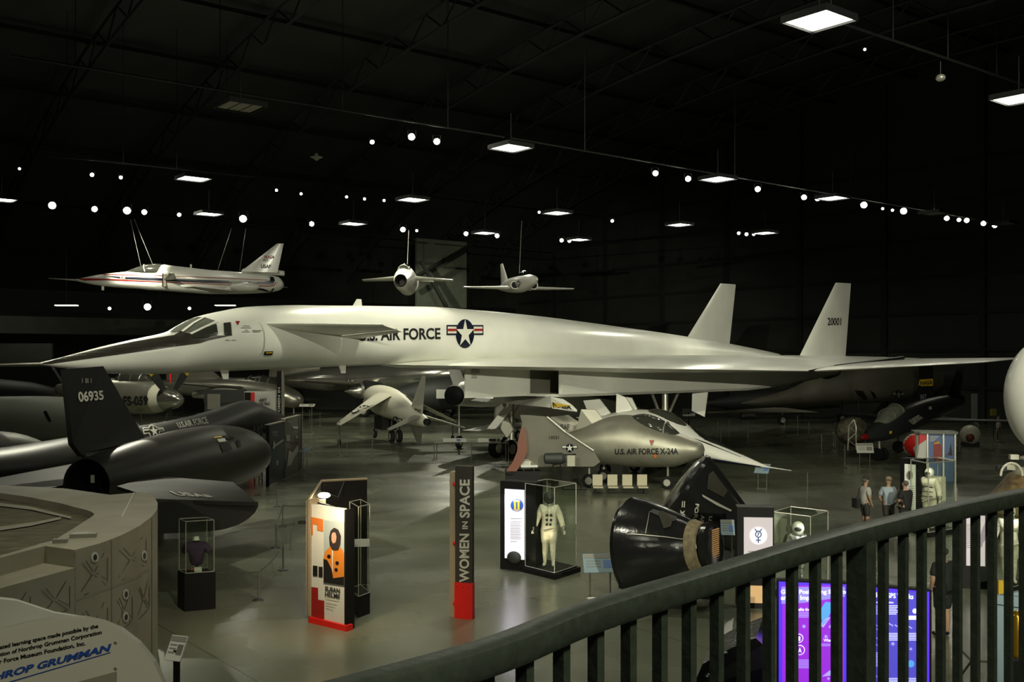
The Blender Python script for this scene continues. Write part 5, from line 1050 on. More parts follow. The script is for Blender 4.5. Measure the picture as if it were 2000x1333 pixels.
    if cap:
        mb = MB(R_); mb.lathe([(0, .102 * k), (.05, .098 * k), (.09, .07 * k), (.105, .01)], (0, .012 * k, 1.725 * k), (0, .05, 1), 20); c_ = mb.build('cap', cap, t, 60)
        mb = MB(R_); mb.prism([(x * k, (y + .09) * k, 1.735 * k) for x, y in ((-.07, 0), (-.05, .07), (0, .095), (.05, .07), (.07, 0))], (0, 0, .012)); mb.build('cap_visor', cap, c_, 0)
    return t, R_, k
HANG = [((-.25, -.03, 1.15), (-.26, .05, .90)), ((.25, -.03, 1.15), (.26, .05, .90))]
BACKA = [((-.27, -.08, 1.15), (-.12, -.17, .98)), ((.27, -.08, 1.15), (.12, -.17, .98))]
FOLD = [((-.25, .02, 1.16), (-.10, .22, 1.10)), ((.25, .02, 1.16), (.10, .22, 1.12))]
POCK = [((-.28, -.02, 1.16), (-.20, .10, .95)), ((.28, -.02, 1.16), (.20, .10, .95))]
g = G(1690, 1041); t, R_, k = person(g, -1.35, 1.74, 'person in plaid shirt and dark cap with a black shoulder bag, facing right', POCK, 'shirt_plaid', 'shorts_dark', 'cap_dark', thick=1.05)
bag = thing('shoulder_bag', 'black shoulder bag hanging behind the person in the plaid shirt', 'bag', R_ @ V((-.1, -.24, .95)))
MB(R_).box((-.08, -.27, .93), (.30, .13, .30)).build('pouch', 'shirt_black', bag, 0); MB(R_).path([(-.1, -.22, 1.08), (-.16, -.12, 1.35), (-.08, -.02, 1.53), (.06, .10, 1.44), (.14, .17, 1.25), (.0, .10, 1.05)], .015, 6).build('strap', 'shirt_black', bag)
g = G(1735, 1042); person(g, PI + .15, 1.74, 'person in a light blue polo shirt, dark shorts and tan cap, facing the camera', BACKA, 'shirt_blue', 'shorts_dark', 'cap_tan', thick=1.15)
g = G(1768, 1052); person(g, .5, 1.76, 'person in black seen from behind beside the lit exhibit, bare-headed', FOLD, 'shirt_black', 'shorts_dark', None, 'hair_grey', thick=1.2, long_=True)
g = G(1842, 1243); person(g, .35, 1.76, 'person in black shirt and long black shorts standing behind the balcony railing', POCK, 'shirt_black', 'shirt_black', None, 'cap_dark', thick=1.2)

# ---------------- WOMEN IN SPACE post
F_, w_ = lookframe(G(889, 1208), G(922, 1211))
T = thing('title_post', 'tall dark post lettered WOMEN IN SPACE with a red foot', 'sign', G(905, 1210))
mb = slab(MB(), F_, 0, w_, .0, .12, .76, 3.22); mb.build('front_board', 'brown_panel', T, 0); PB = mb.bvh()
mb = slab(MB(), F_, -.01, w_ + .01, -.02, .13, 0, .76); mb.build('red_foot', 'bright_red', T, 0)
mb = slab(MB(), F_, -.16, 0, .08, .32, 0, 3.08); mb.build('side_board', 'tan_edge', T, 0)
for z in (2.83, 1.57, .3): mb = MB(F_); mb.ell((-.04, .06, z), (.04, .04, .045), 12, 8); mb.build('bolt', 'bright_red', T)
for x in (.05, .19, .32): mb = MB(F_); mb.ell((x, -.025, .68), (.015, .01, .015), 8, 6); mb.build('screw', 'red', T)
def vq(x0, x1, y0, y1): return [(x0, y1), (x0, y0), (x1, y0), (x1, y1)]      # text reading upwards: top-left of text is bottom-left of the area
dtext('WOMEN', vq(897.5, 917, 1043, 1138), 'pale_letters', PB, T, w=.03, off=.012); dtext('IN', vq(903, 914, 1019, 1034), 'pale_letters', PB, T, w=.03, off=.012); dtext('SPACE', vq(898, 918, 937, 1012), 'pale_letters', PB, T, w=.03, off=.012)

# ---------------- SUSAN HELMS kiosk
A_, B_ = G(608, 1216), G(674, 1232); F_, w_ = lookframe(A_, B_)
T = thing('portrait_kiosk', 'lit exhibit kiosk with a portrait in orange suit and the name SUSAN HELMS', 'kiosk', G(650, 1215))
mb = slab(MB(), F_, 0, w_, 0, .05, .10, 2.46); mb.build('front_panel', 'white_sign', T, 0); KB_ = mb.bvh()
mb = slab(MB(), F_, w_, w_ + .04, -.02, .22, .0, 2.44); mb.build('side_panel', 'black_paint', T, 0)
mb = slab(MB(), F_, -.02, w_ + .10, -.06, .12, 0, .12); mb.build('red_base', 'bright_red', T, 0)
mb = slab(MB(), F_, -.12, -.04, .0, .25, .12, 2.55); mb.build('edge_post', 'tan_edge', T, 0)
mb = slab(MB(), F_, -.16, -.12, .1, .5, .1, 2.5); mb.build('edge_strip', 'cream', T, 0)
dpoly([[(608.5, 1010), (632, 1015), (632, 1039), (620, 1036), (620, 1026), (612, 1024), (612, 1045), (608.5, 1045)]], 'orange', KB_, T, 'graphic', .01)
dpoly([[(609, 1147), (622, 1149), (622, 1172), (634, 1174), (634, 1212), (609, 1204)]], 'red', KB_, T, 'graphic', .01)
ph = dpoly([[(633, 1016), (673, 1021), (673, 1144), (633, 1138)]], mat('photo_ground', (.36, .42, .42), .5), KB_, T, 'portrait_photo', .01)
dpoly([[(636, 1078), (645, 1068), (651, 1065), (662, 1066), (670, 1075), (673, 1085), (673, 1135), (633, 1130), (633, 1090)]], mat('orange_suit', (.62, .20, .02), .6), KB_, ph, 'suit_area', .014)
dpoly([[(633, 1092), (640, 1094), (649, 1112), (652, 1130), (664, 1128), (673, 1127), (673, 1144), (633, 1138)]], 'text_black', KB_, ph, 'dark_area', .018)
dpoly([[(645, 1065), (644, 1050), (647, 1037), (654, 1031), (662, 1035), (667, 1047), (666, 1063), (662, 1075), (651, 1076)]], mat('portrait_hair', (.02, .012, .01), .8), KB_, ph, 'hair_area', .019)
dpoly([[(649, 1045), (652, 1040), (657, 1041), (659, 1050), (657, 1060), (652, 1062), (649, 1056)]], mat('portrait_skin', (.55, .32, .22), .6), KB_, ph, 'face_area', .023)
dpoly([circ(644, 1087, 3.6, 12), circ(660, 1100, 3.4, 12), circ(658, 1113, 3.2, 12)], 'navy', KB_, ph, 'patch_area', .023)
dpoly([[(650, 1075), (652.5, 1075), (651.5, 1120), (650, 1112)]], 'text_white', KB_, ph, 'zip_area', .024)
dpoly([[(612, 1105), (621, 1106), (621, 1126), (612, 1125)], [(623, 1107), (631, 1108), (631, 1128), (623, 1127)]], 'text_black', KB_, T, 'small_photo', .012)
dtext('SUSAN', [(635.5, 1145), (664.5, 1150.5), (664.5, 1159.5), (635.5, 1154.5)], 'text_black', KB_, T, w=.035, off=.012); dtext('HELMS', [(635.5, 1156), (664.5, 1161.5), (664.5, 1170.5), (635.5, 1165.5)], 'text_black', KB_, T, w=.035, off=.012)
for i, y in enumerate((1168, 1175, 1180, 1185)): dpoly([[(637, y), (663 - i * 4, y + 4.5), (663 - i * 4, y + 6), (637, y + 1.5)]], 'cream', KB_, T, 'small_print', .012)
# rear board with its own glass case
R1, R2 = V((at(628, 0, 23.2).x, 23.2, 0)), V((at(717, 0, 23.6).x, 23.6, 0)); FR, wr_ = lookframe(R1, R2)
mb = slab(MB(), FR, 0, wr_, 0, .08, .1, 2.72); mb.build('rear_board', 'black_paint', T, 0)
MB().path([A_ + V((.1, .2, 2.46)), B_ + V((-.2, .2, 2.44))], .025, 6).build('roof_frame', 'dark_grey', T)
slab(MB(), lookframe(A_ + V((-.1, .2, 0)), R1)[0], 0, (R1 - A_).length, 0, .05, .1, 2.5).build('left_board', 'tan_edge', T, 0)
MB().path([A_ + V((-.1, .2, 2.5)), R1 + V((0, 0, 2.72)), R2 + V((0, 0, 2.72))], .03, 6).build('roof_rim', 'tan_edge', T)
glasscase(T, G(683, 1150, .45), G(700, 1166, .45), G(722, 1158, .45), .45, 2.35, over=.01)
MB().box(at(706, 1061, 21.4), (.32, .02, .16), .2).build('caption_card', 'white_sign', T, 0)
bl = at(633, 968, 21.8); la = MB().path([R1.lerp(R2, .5) + V((0, 0, 2.7)), at(660, 972, 22.4), at(645, 966, 22), bl + V((0, 0, .05))], .015, 6).build('lamp_arm', 'dark_grey', T)
MB().ell(bl, (.13, .08, .06)).build('lamp_bulb', 'warm_bulb', la)
pd = bpy.data.lights.new('kiosk_lamp', 'SPOT'); po = bpy.data.objects.new('kiosk_lamp', pd); COL.objects.link(po); pd.energy = 240; pd.color = (1, .80, .52); pd.spot_size = 2.2; pd.spot_blend = .8; pd.shadow_soft_size = .08; po.location = at(628, 975, 19.7); po.rotation_euler = (V(at(645, 1110, 20.9)) - po.location).to_track_quat('-Z', 'Y').to_euler()
MB().box(at(596, 1021, 21.6), (.28, .12, .06)).build('camera_arm', 'black_paint', T, 0)

# ---------------- polo shirt in a case
T = thing('shirt_case', 'tall glass case on a black pedestal holding a dark purple polo shirt', 'display case', G(384, 1185))
ctr = glasscase(T, G(350, 1114, .82), G(363, 1121, .82), G(418, 1117, .82), .82, 1.95, over=.04)
T = thing('polo_shirt', 'dark purple polo shirt on a torso form inside the left glass case', 'shirt', ctr + V((0, 0, .85)))
R_ = Matrix.Translation(ctr)
skinmesh('fabric', [[(0, 0, .06, .17), (0, 0, .28, .17), (0, 0, .52, .18), (0, 0, .64, .08)], [(0, 0, .52, .18), (.2, 0, .52, .09), (.31, 0, .36, .075)], [(0, 0, .52, .18), (-.2, 0, .52, .09), (-.31, 0, .36, .075)]], T, 'shirt_purple')
MB(R_).lathe([(0, .075), (.08, .05)], (0, -.02, 1.50), (0, 0, 1), 14).build('collar', 'text_white', T); MB(R_).bar((0, 0, .84), (0, 0, 1.05), .03).build('stand', 'black_paint', T)
MB(R_).box((.08, -.15, .88), (.16, .02, .1), 0).build('caption_card', 'white_sign', None, 0, label='small white card in front of the purple polo shirt', cat='card')
MB(R_).ell((-.06, -.14, .88), (.06, .05, .04)).build('small_figurine', 'rust', None, label='small reddish object left of the card in the shirt case', cat='ornament')

# ---------------- spacesuit exhibits
def exhibit(a, b, h, lab, light='case_light'):
    F_, w_ = lookframe(a, b); T = thing('exhibit_panel', lab, 'exhibit', (a + b) / 2)
    mb = slab(MB(), F_, 0, w_, 0, .45, 0, h); mb.build('cabinet', 'black_paint', T, 0); return T, F_, w_
T, F_, w_ = exhibit(G(977, 1112), G(1046, 1119), 2.30, 'black exhibit cabinet with a lit text panel and a round blue roman-numeral two emblem')
mb = slab(MB(), F_, .14, .70, -.02, .0, .30, 2.10); mb.build('lit_panel', 'case_light', T, 0); LP = mb.bvh()

dpoly([circ(1010, 987.5, 12.6, 32)], 'logo_blue', LP, T, 'emblem', .01); e_ = bpy.data.objects[-1]
for x in (1004.5, 1011.5): dpoly([[(x, 981), (x + 4, 981), (x + 4, 995), (x, 995)]], 'yellow', LP, T, 'emblem_numeral', .02)
dpoly([rect(1003, 979.5, 1017, 981.2), rect(1003, 994.5, 1017, 996)], 'yellow', LP, T, 'emblem_bar', .02)
dtext('NASA', [(1004, 976.6), (1016, 976.6), (1015.5, 979.6), (1004.5, 979.6)], 'text_white', LP, T, off=.02); dtext('GEMINI', [(1003, 996.6), (1017, 996.6), (1016, 999.5), (1004, 999.5)], 'text_white', LP, T, off=.02)
dpoly([rect(997, 1013, 1020, 1014.4)] + [rect(997, 1019 + i * 2.6, 1019 - (i % 3) * 1.5, 1019.9 + i * 2.6) for i in range(14)] + [rect(997, 1058, 1010, 1059)], 'text_grey', LP, T, 'panel_text', .01)
MB(F_).ell((.46, -.12, .36), (.20, .10, .16)).build('ejection_handle', 'dark_grey', None, label='dark rounded equipment on the ledge below the lit panel', cat='equipment')
c = bpy.data.lights.new('case_lamp', 'AREA'); co = bpy.data.objects.new('case_lamp', c); COL.objects.link(co); c.energy = 10; c.size = .4; c.color = (.9, .86, 1); co.location = F_ @ V((.45, -.25, 2.0)); co.rotation_euler = (0, 0, 0)
SARM = [((-.29, -.02, 1.16), (-.36, .08, .93)), ((.29, -.02, 1.16), (.36, .08, .93))]
def suitfig(ctr, face, z0, lab, h, m, helmet, arms=SARM, thick=1.35, backpack=False):
    t, R_, k = person(V((ctr.x, ctr.y, z0)), face, h, lab, arms, m, m, suit=m, name='spacesuit', cat='spacesuit', thick=thick)
    MB(R_).lathe([(0, .13), (.03, .13)], (0, 0, 1.50 * k), (0, 0, 1), 20).build('neck_ring', 'light_metal', t)
    MB(R_).ell((0, .02, 1.67 * k), (.14, .15, .155), 20, 14).build('helmet', helmet, t, 60); MB(R_).ell((0, .062, 1.665 * k), (.118, .112, .115), 16, 10).build('visor', 'glass_dark', t, 60)
    for s_ in (-1, 1):
        el, wr = arms[0 if s_ < 0 else 1]; MB(R_).ell(V(wr) * k, (.06, .06, .09)).build('glove', 'grey_metal' if m != 'suit_silver' else m, t)
    return t, R_, k
T = thing('suit_case', 'tall glass case on a black plinth holding the cream spacesuit', 'display case', G(1078, 1118))
ctr = glasscase(T, G(1026, 1106, .15), G(1083, 1120, .15), G(1125, 1106, .15), .15, 2.28, over=.12)
t, R_, k = suitfig(ctr + V((-.04, 0, 0)), PI - .15, .16, 'cream spacesuit with black chest fittings standing in the centre glass case', 1.86, 'suit_white', 'dark_grey')
for x, z in ((-.07, 1.32), (.03, 1.32), (-.07, 1.20), (.04, 1.20), (-.05, 1.08), (.04, 1.08)): MB(R_).lathe([(0, .035), (.03, .03)], (x, .17, z), (0, 1, 0), 12).build('hose_fitting', 'text_black', t)
MB(R_).lathe([(-.03, .175), (.03, .175)], (0, 0, 1.0 * k), (0, 0, 1), 24).build('waist_ring', 'cream', t)
for x in (.0, .05): MB().bar(ctr + V((-.06 + x, 0, 2.02)), ctr + V((-.06 + x, 0, 2.28)), .008).build('support_rod', 'light_metal', t)
for (p, q_, e_) in (((ctr + V((-.1, -.45, .9))), (ctr.x - .18, ctr.y, 1.2), 22), ((ctr + V((-.5, -.35, .22))), (ctr.x - .18, ctr.y, .9), 22)):
    spot(p, q_, e_ * .35, 110, .8, (1, .84, .58), .03)  # added spots inside the case to brighten the suit, without fittings

T, F_, w_ = exhibit(G(1440, 1188), G(1512, 1190), 2.22, 'black exhibit cabinet with a pale lit panel and a round white blue-seven emblem')
mb = slab(MB(), F_, .14, .76, -.02, .0, .75, 2.0); mb.build('lit_panel', 'case_light_dim', T, 0); LP = mb.bvh()
mb = slab(MB(), F_, .20, .76, -.02, .0, .12, .5); mb.build('lower_window', mat('warm_window', (.5, .3, .12), .5, emit=.45, emcol=(.75, .48, .22)), T, 0)
cx, cy = 1481, 1047
dpoly([circ(cx, cy, 17, 32)], 'case_white', LP, T, 'emblem', .01)
ring = [(cx + 6.4 * math.cos(2 * PI * i / 24), cy - 3 + 6.8 * math.sin(2 * PI * i / 24)) for i in range(25)]; rin = [(cx + 4.6 * math.cos(2 * PI * i / 24), cy - 3 + 5.0 * math.sin(2 * PI * i / 24)) for i in range(25)]
for i in range(0, 24): pass
dpoly([[ring[i], ring[i + 1], rin[i + 1], rin[i]] for i in range(24)] + [rect(cx - 1, cy + 3.5, cx + 1, cy + 14), rect(cx - 5, cy + 7.5, cx + 5, cy + 9.3), [(cx - 8, cy - 14), (cx - 6, cy - 14), (cx - 3, cy - 10), (cx + 3, cy - 10), (cx + 6, cy - 14), (cx + 8, cy - 14), (cx + 4, cy - 8.3), (cx - 4, cy - 8.3)]], 'logo_blue', LP, T, 'emblem_symbol', .02)
dtext('7', [(cx - 2.5, cy - 6.5), (cx + 2.5, cy - 6.5), (cx + 2.5, cy + 1), (cx - 2.5, cy + 1)], 'logo_blue', LP, T, off=.022, w=.03); dpoly([rect(1461, 1077, 1484, 1078.5), rect(1461, 1082, 1490, 1083)], 'text_grey', LP, T, 'panel_text', .01)
T = thing('suit_case', 'glass case partly behind the rail holding the silver pressure suit', 'display case', G(1565, 1165))
ctr = glasscase(T, G(1509, 1150, .15), G(1583, 1164, .15), G(1617, 1148, .15), .15, 1.93, over=.1)
suitfig(ctr + V((-.05, 0, 0)), PI - .3, .16, 'silver pressure suit with a white helmet in the case behind the rail', 1.48, 'suit_silver', 'text_white', thick=1.1)
MB().box(ctr + V((-.45, .3, 1.5)), (.5, .02, .7), .3).build('back_card', 'grey_metal', T, 0)
spot(ctr + V((.1, -.45, 1.6)), ctr + V((-.05, 0, 1.5)), 9, 110, .8, (1, .95, .95), .03)  # added spot inside the case, brightens the silver suit

T, F_, w_ = exhibit(G(1758, 1035), G(1796, 1040), 2.3, 'dark exhibit cabinet with a tall pale lit text panel behind the person in black')
mb = slab(MB(), F_, .16, .52, -.02, .0, .1, 2.12); mb.build('lit_panel', mat('pale_lit', (.6, .6, .5), .5, emit=.42, emcol=(.62, .64, .5)), T, 0); LP = mb.bvh()
dpoly([[(1777 + 7 * math.cos(2 * PI * i / 20), 929 + 9 * math.sin(2 * PI * i / 20)) for i in range(20)]], 'cream', LP, T, 'emblem', .012); dpoly([[(1777 + 5 * math.cos(2 * PI * i / 20), 929 + 7 * math.sin(2 * PI * i / 20)) for i in range(20)]], 'text_grey', LP, T, 'emblem_disc', .02)
dpoly([rect(1773, 950 + i * 4, 1786, 951.2 + i * 4) for i in range(12)], 'text_grey', LP, T, 'panel_text', .012)
T = thing('suit_case', 'glass case with bright top edges holding the bulky white moonwalk suit', 'display case', G(1820, 1040))
ctr = glasscase(T, G(1779, 1030, .15), G(1813, 1041, .15), G(1866, 1033, .15), .15, 2.28, over=.08, bar=.04)
t, R_, k = suitfig(ctr + V((-.1, 0, 0)), PI - .9, .16, 'bulky white moonwalk spacesuit with a backpack in the right glass case', 1.85, 'suit_white', 'text_white', thick=1.75)
MB(R_).box((0, -.32, 1.22), (.55, .28, .75)).build('backpack', 'suit_white', t, 20)
for z in (1.3, 1.15, 1.0): MB(R_).bar((-.22, .22, z), (.22, .22, z), .012).build('strap', 'text_black', t)
spot(ctr + V((-.4, -.4, 2.2)), ctr + V((-.1, 0, 1)), 14, 110, .8, (1, .95, .82), .03)  # added spot inside the case, brightens the moonwalk suit
T, F_, w_ = exhibit(G(1880, 1150), G(1930, 1152), 2.0, 'exhibit cabinet behind the rail with a pale lit text panel at the right')
mb = slab(MB(), F_, .08, .5, -.02, .0, .55, 1.75); mb.build('lit_panel', 'case_light_dim', T, 0); LP = mb.bvh(); dpoly([rect(1888, 1025 + i * 4, 1900, 1026.2 + i * 4) for i in range(12)], 'text_grey', LP, T, 'panel_text', .012, 4)
T = thing('suit_case', 'glass case at the right edge behind the rail, holding a white suit', 'display case', G(1965, 1150))
ctr = glasscase(T, G(1936, 1138, .3), G(1962, 1152, .3), G(2006, 1140, .3), .3, 2.2, over=.08)
suitfig(ctr, PI - .3, .31, 'white spacesuit with a dark visor behind the rail at the right edge', 1.75, 'suit_white', 'text_white', thick=1.4)
spot(ctr + V((-.1, -.4, 2.0)), ctr + V((0, 0, 1)), 22, 110, .8, (1, .95, .98), .03)  # added spot inside the case, brightens the white suit

# ---------------- screens behind the rail
def screen(xl, xr, yt, D1, D2, lab, base):
    a = V((at(xl, 0, D1).x, D1, 0)); b = V((at(xr, 0, D2).x, D2, 0)); F_, w_ = lookframe(a, b); z1 = EYE - (yt - HOR) / FPX * D1
    T = thing('information_screen', lab, 'screen', (a + b) / 2)
    mb = slab(MB(), F_, -.03, w_ + .03, .02, .16, 0, z1 + .03); mb.build('housing', 'black_paint', T, 0)
    mb = slab(MB(), F_, 0, w_, -.01, .02, .35, z1); mb.build('display', 'screen_edge', T, 0); bv = mb.bvh()
    return T, bv
T, bv = screen(1521, 1655, 1137, 15.6, 15.4, 'purple lit screen headed Global Positioning System and its Impact', 0)
dpoly([rect(1528, 1144, 1648, 1345)], 'screen_purple', bv, T, 'display_field', .004); dpoly([[(1526, 1147), (1650, 1147), (1650, 1166), (1570, 1178), (1526, 1180)]], 'screen_header', bv, T, 'display_header', .008)
dtext('Global Positioning System', [(1525, 1152), (1652, 1152), (1652, 1163), (1525, 1163)], 'screen_white', bv, T, w=.035, off=.012); dtext('and its Impact', [(1525, 1163.5), (1597, 1163.5), (1597, 1175), (1525, 1175)], 'screen_white', bv, T, w=.035, off=.012)
dtext('GPS Benefits the World', [(1535, 1187.5), (1602, 1187.5), (1602, 1194), (1535, 1194)], 'screen_white', bv, T, w=.03, off=.012); dtext('What is', [(1608, 1248), (1631, 1248), (1631, 1254), (1608, 1254)], 'screen_white', bv, T, w=.03, off=.012)
dpoly([star(1570, 1224, 5), star(1613, 1244, 5), star(1618, 1326, 4)], 'screen_pale', bv, T, 'display_star', .012)
dpoly([rect(1535, 1196 + i * 3, 1597 - (i % 2) * 6, 1197.3 + i * 3) for i in range(4)] + [rect(1535, 1289 + i * 3, 1590 - (i % 2) * 6, 1290.3 + i * 3) for i in range(6)] + [rect(1603, 1258 + i * 3, 1640, 1259.2 + i * 3) for i in range(2)], 'screen_pale', bv, T, 'display_text', .012)
dpoly([circ(1562, 1270, 10, 24), circ(1560, 1247, 9, 24)], 'screen_white', bv, T, 'display_badge', .012); dpoly([circ(1562, 1270, 8.4, 24), circ(1560, 1247, 7.4, 24)], 'screen_purple', bv, T, 'display_badge_field', .018); dpoly([[(1562, 1264), (1566, 1276), (1562, 1272), (1558, 1276)], rect(1558, 1243, 1563, 1252)], 'screen_white', bv, T, 'display_badge_mark', .024)
dpoly([[(1603, 1190), (1612, 1176), (1628, 1178), (1632, 1190), (1620, 1200), (1616, 1214), (1606, 1222), (1604, 1206)]], 'screen_cyan', bv, T, 'display_globe', .012); dpoly([[(1600, 1222), (1612, 1208), (1622, 1206), (1608, 1226)], [(1618, 1226), (1630, 1208), (1640, 1214), (1630, 1230)], [(1605, 1322), (1620, 1310), (1636, 1308), (1622, 1320)]], 'screen_pale', bv, T, 'display_satellite', .012)
T, bv = screen(1705, 1815, 1148, 15.3, 15.0, 'blue lit screen headed How GPS Works', 0)
dpoly([rect(1706, 1157, 1809, 1345)], 'screen_indigo', bv, T, 'display_field', .004)
dtext('How GPS Works', [(1706, 1157), (1784, 1161), (1784, 1171), (1706, 1167)], 'screen_white', bv, T, w=.035, off=.012); dtext('Finding Your Location', [(1700, 1173.5), (1745, 1175), (1745, 1180.5), (1700, 1179)], 'screen_white', bv, T, w=.03, off=.012)
dpoly([rect(1706, 1183 + i * 3.2, 1757 - (i % 3) * 3, 1184.4 + i * 3.2) for i in range(6)] + [rect(1732, 1237 + i * 3.2, 1794, 1238.4 + i * 3.2) for i in range(5)] + [rect(1706, 1275 + i * 3.2, 1719, 1276.4 + i * 3.2) for i in range(9)] + [rect(1735, 1325 + i * 3.2, 1790, 1326.4 + i * 3.2) for i in range(3)], 'screen_white', bv, T, 'display_text', .012)
dpoly([circ(1787, 1194, 5, 16), rect(1772, 1203, 1795, 1211)], 'screen_white', bv, T, 'display_figure', .012); dpoly([star(1744, 1258, 5), star(1779, 1268, 4)], 'screen_pale', bv, T, 'display_star', .012); dpoly([circ(1779, 1297, 7, 16)], 'screen_cyan', bv, T, 'display_globe', .012)
dpoly([[(x, y), (x + 9, y + 5), (x + 8, y + 7), (x - 1, y + 2)] for x, y in ((1707, 1218), (1712, 1228), (1709, 1244), (1736, 1217), (1748, 1220), (1773, 1222), (1711, 1258), (1708, 1318), (1716, 1322))], 'screen_pale', bv, T, 'display_satellite', .012)
for p, e_, c_ in ((at(1588, 1240, 15.2), 14, (.5, .2, 1)), (at(1760, 1240, 14.9), 12, (.3, .3, 1))): pass

# ---------------- information boards on the left
T = thing('information_boards', 'folding information boards with aircraft pictures beside the black jet nose', 'board', G(556, 938))
for k, (a, b, z1, m_, y0) in enumerate(((G(526, 950), G(556.5, 936), 2.62, mat('board_dark', (.06, .07, .085), .5), 0), (G(557.5, 936), G(586, 921), 2.72, mat('board_grey', (.17, .18, .14), .5), 0))):
    F_, w_ = lookframe(a, b); mb = slab(MB(), F_, 0, w_, 0, .06, .05, z1); o_ = mb.build('board', m_, T, 0); bv = mb.bvh()
    if k == 0: MB(F_).box((-.06, .05, 1.3), (.12, .14, 2.6)).build('black_edge', 'black_paint', T, 0)
    slab(MB(), F_, -.02, w_ + .02, -.03, .2, z1, z1 + .03).build('top_shelf', 'cream', T, 0)
    if k == 0:
        dpoly([rect(531, 843, 541, 844.3), rect(531, 846, 540, 847), rect(531, 850, 541, 851), [(531, 876), (534, 860), (537, 868), (551, 858), (554, 861), (538, 872), (533, 878)], rect(539, 900, 542, 909)], 'pale_letters', bv, o_, 'board_picture', .03)
        dpoly([[(530, 880), (553, 862), (556, 863), (556, 900), (530, 915)]], mat('board_sea', (.06, .09, .09), .5), bv, o_, 'board_image', .015)
        dpoly([rect(531, 918, 555, 930)], mat('board_low', (.035, .038, .032), .5), bv, o_, 'board_image', .015)
    else:
        dpoly([[(559, 912), (563, 880), (570, 884), (581, 869), (582, 882), (574, 893), (568, 908)]], 'white_sign', bv, o_, 'board_delta_wing', .03); dpoly([[(557, 872), (560, 866), (581, 862), (581, 868), (566, 878), (558, 880)]], 'rust', bv, o_, 'board_image', .02)
        dpoly([rect(558, 850, 565, 862), rect(571, 833, 581, 838), rect(576, 851, 581, 857), rect(559, 824, 568, 825)], 'cream', bv, o_, 'board_picture', .03)
        dpoly([[(558, 885), (582, 868), (583, 900), (560, 930)]], mat('board_brown', (.045, .04, .025), .5), bv, o_, 'board_image', .012)
F_, w_ = lookframe(G(583, 923), G(590, 916)); slab(MB(), F_, 0, w_, 0, .06, .05, 2.7).build('board', 'dark_grey', T, 0)
mb = MB(); p = [V((at(x, 0, 46).x, D_, 0)) for x, D_ in ((508, 45), (516, 45), (512, 46))]
for i in range(3): mb.bar(p[i], p[i] + V((0, 0, 2.5)), .025, 5)
for k in range(5):
    for i in range(3): mb.bar(p[i] + V((0, 0, k * .5)), p[(i + 1) % 3] + V((0, 0, k * .5 + .5)), .015, 4)
mb.build('truss_stand', 'dark_grey', None, label='thin dark lattice stand left of the folding information boards', cat='stand')
T = thing('art_board', 'tall board with black and red stripes lettered ART TO R&D', 'sign', V((at(514, 0, 56).x, 56, 0)))
F_, w_ = lookframe(V((at(477, 0, 56).x, 56, 0)), V((at(538, 0, 56).x, 56, 0))); mb = slab(MB(), F_, 0, w_, 0, .3, 0, EYE - 65 * 56 / 2000); mb.build('board', 'white_sign', T, 0); bv = mb.bvh()
dpoly([rect(477.5, 767, 490, 888)], 'black_paint', bv, T, 'black_stripe', .015); dpoly([rect(490, 767, 497.5, 888)], 'bright_red', bv, T, 'red_stripe', .015); dpoly([rect(497.5, 800, 513, 806)], 'orange', bv, T, 'orange_block', .015)
dtext('ART', [(506, 779), (521, 779), (521, 785.5), (506, 785.5)], 'text_black', bv, T, w=.03); dtext('TO R&D', [(506, 786.5), (528, 786.5), (528, 792), (506, 792)], 'text_black', bv, T, w=.03)
slab(MB(), F_, -2.2, 0, 0, .5, EYE - 80 * 56 / 2000 - .2, EYE - 62 * 56 / 2000).build('side_wing', 'dark_grey', T, 0); slab(MB(), F_, -2.0, -1.3, -.05, 0, EYE - 100 * 56 / 2000, EYE - 70 * 56 / 2000).build('picture', 'grey_metal', T, 0); slab(MB(), F_, -2.2, 0, .1, .5, 0, EYE - 80 * 56 / 2000 - .2).build('lower_board', 'dark_grey', T, 0)
T = thing('title_post', 'tall dark narrow post with vertical lettering WOMEN IN, behind the black jet nose', 'sign', V((at(547, 0, 53).x, 53, 0)))
F_, w_ = lookframe(V((at(540.5, 0, 53).x, 53, 0)), V((at(549.5, 0, 53).x, 53, 0))); mb = slab(MB(), F_, 0, w_, 0, .2, 0, EYE - 25 * 53 / 2000); mb.build('front_board', 'black_paint', T, 0); bv = mb.bvh()
slab(MB(), F_, w_, w_ + .1, .05, .3, 0, EYE - 26 * 53 / 2000).build('side_board', 'grey_metal', T, 0); dtext('WOMEN IN', vq(542.5, 547.5, 757, 818), 'pale_letters', bv, T, w=.03)

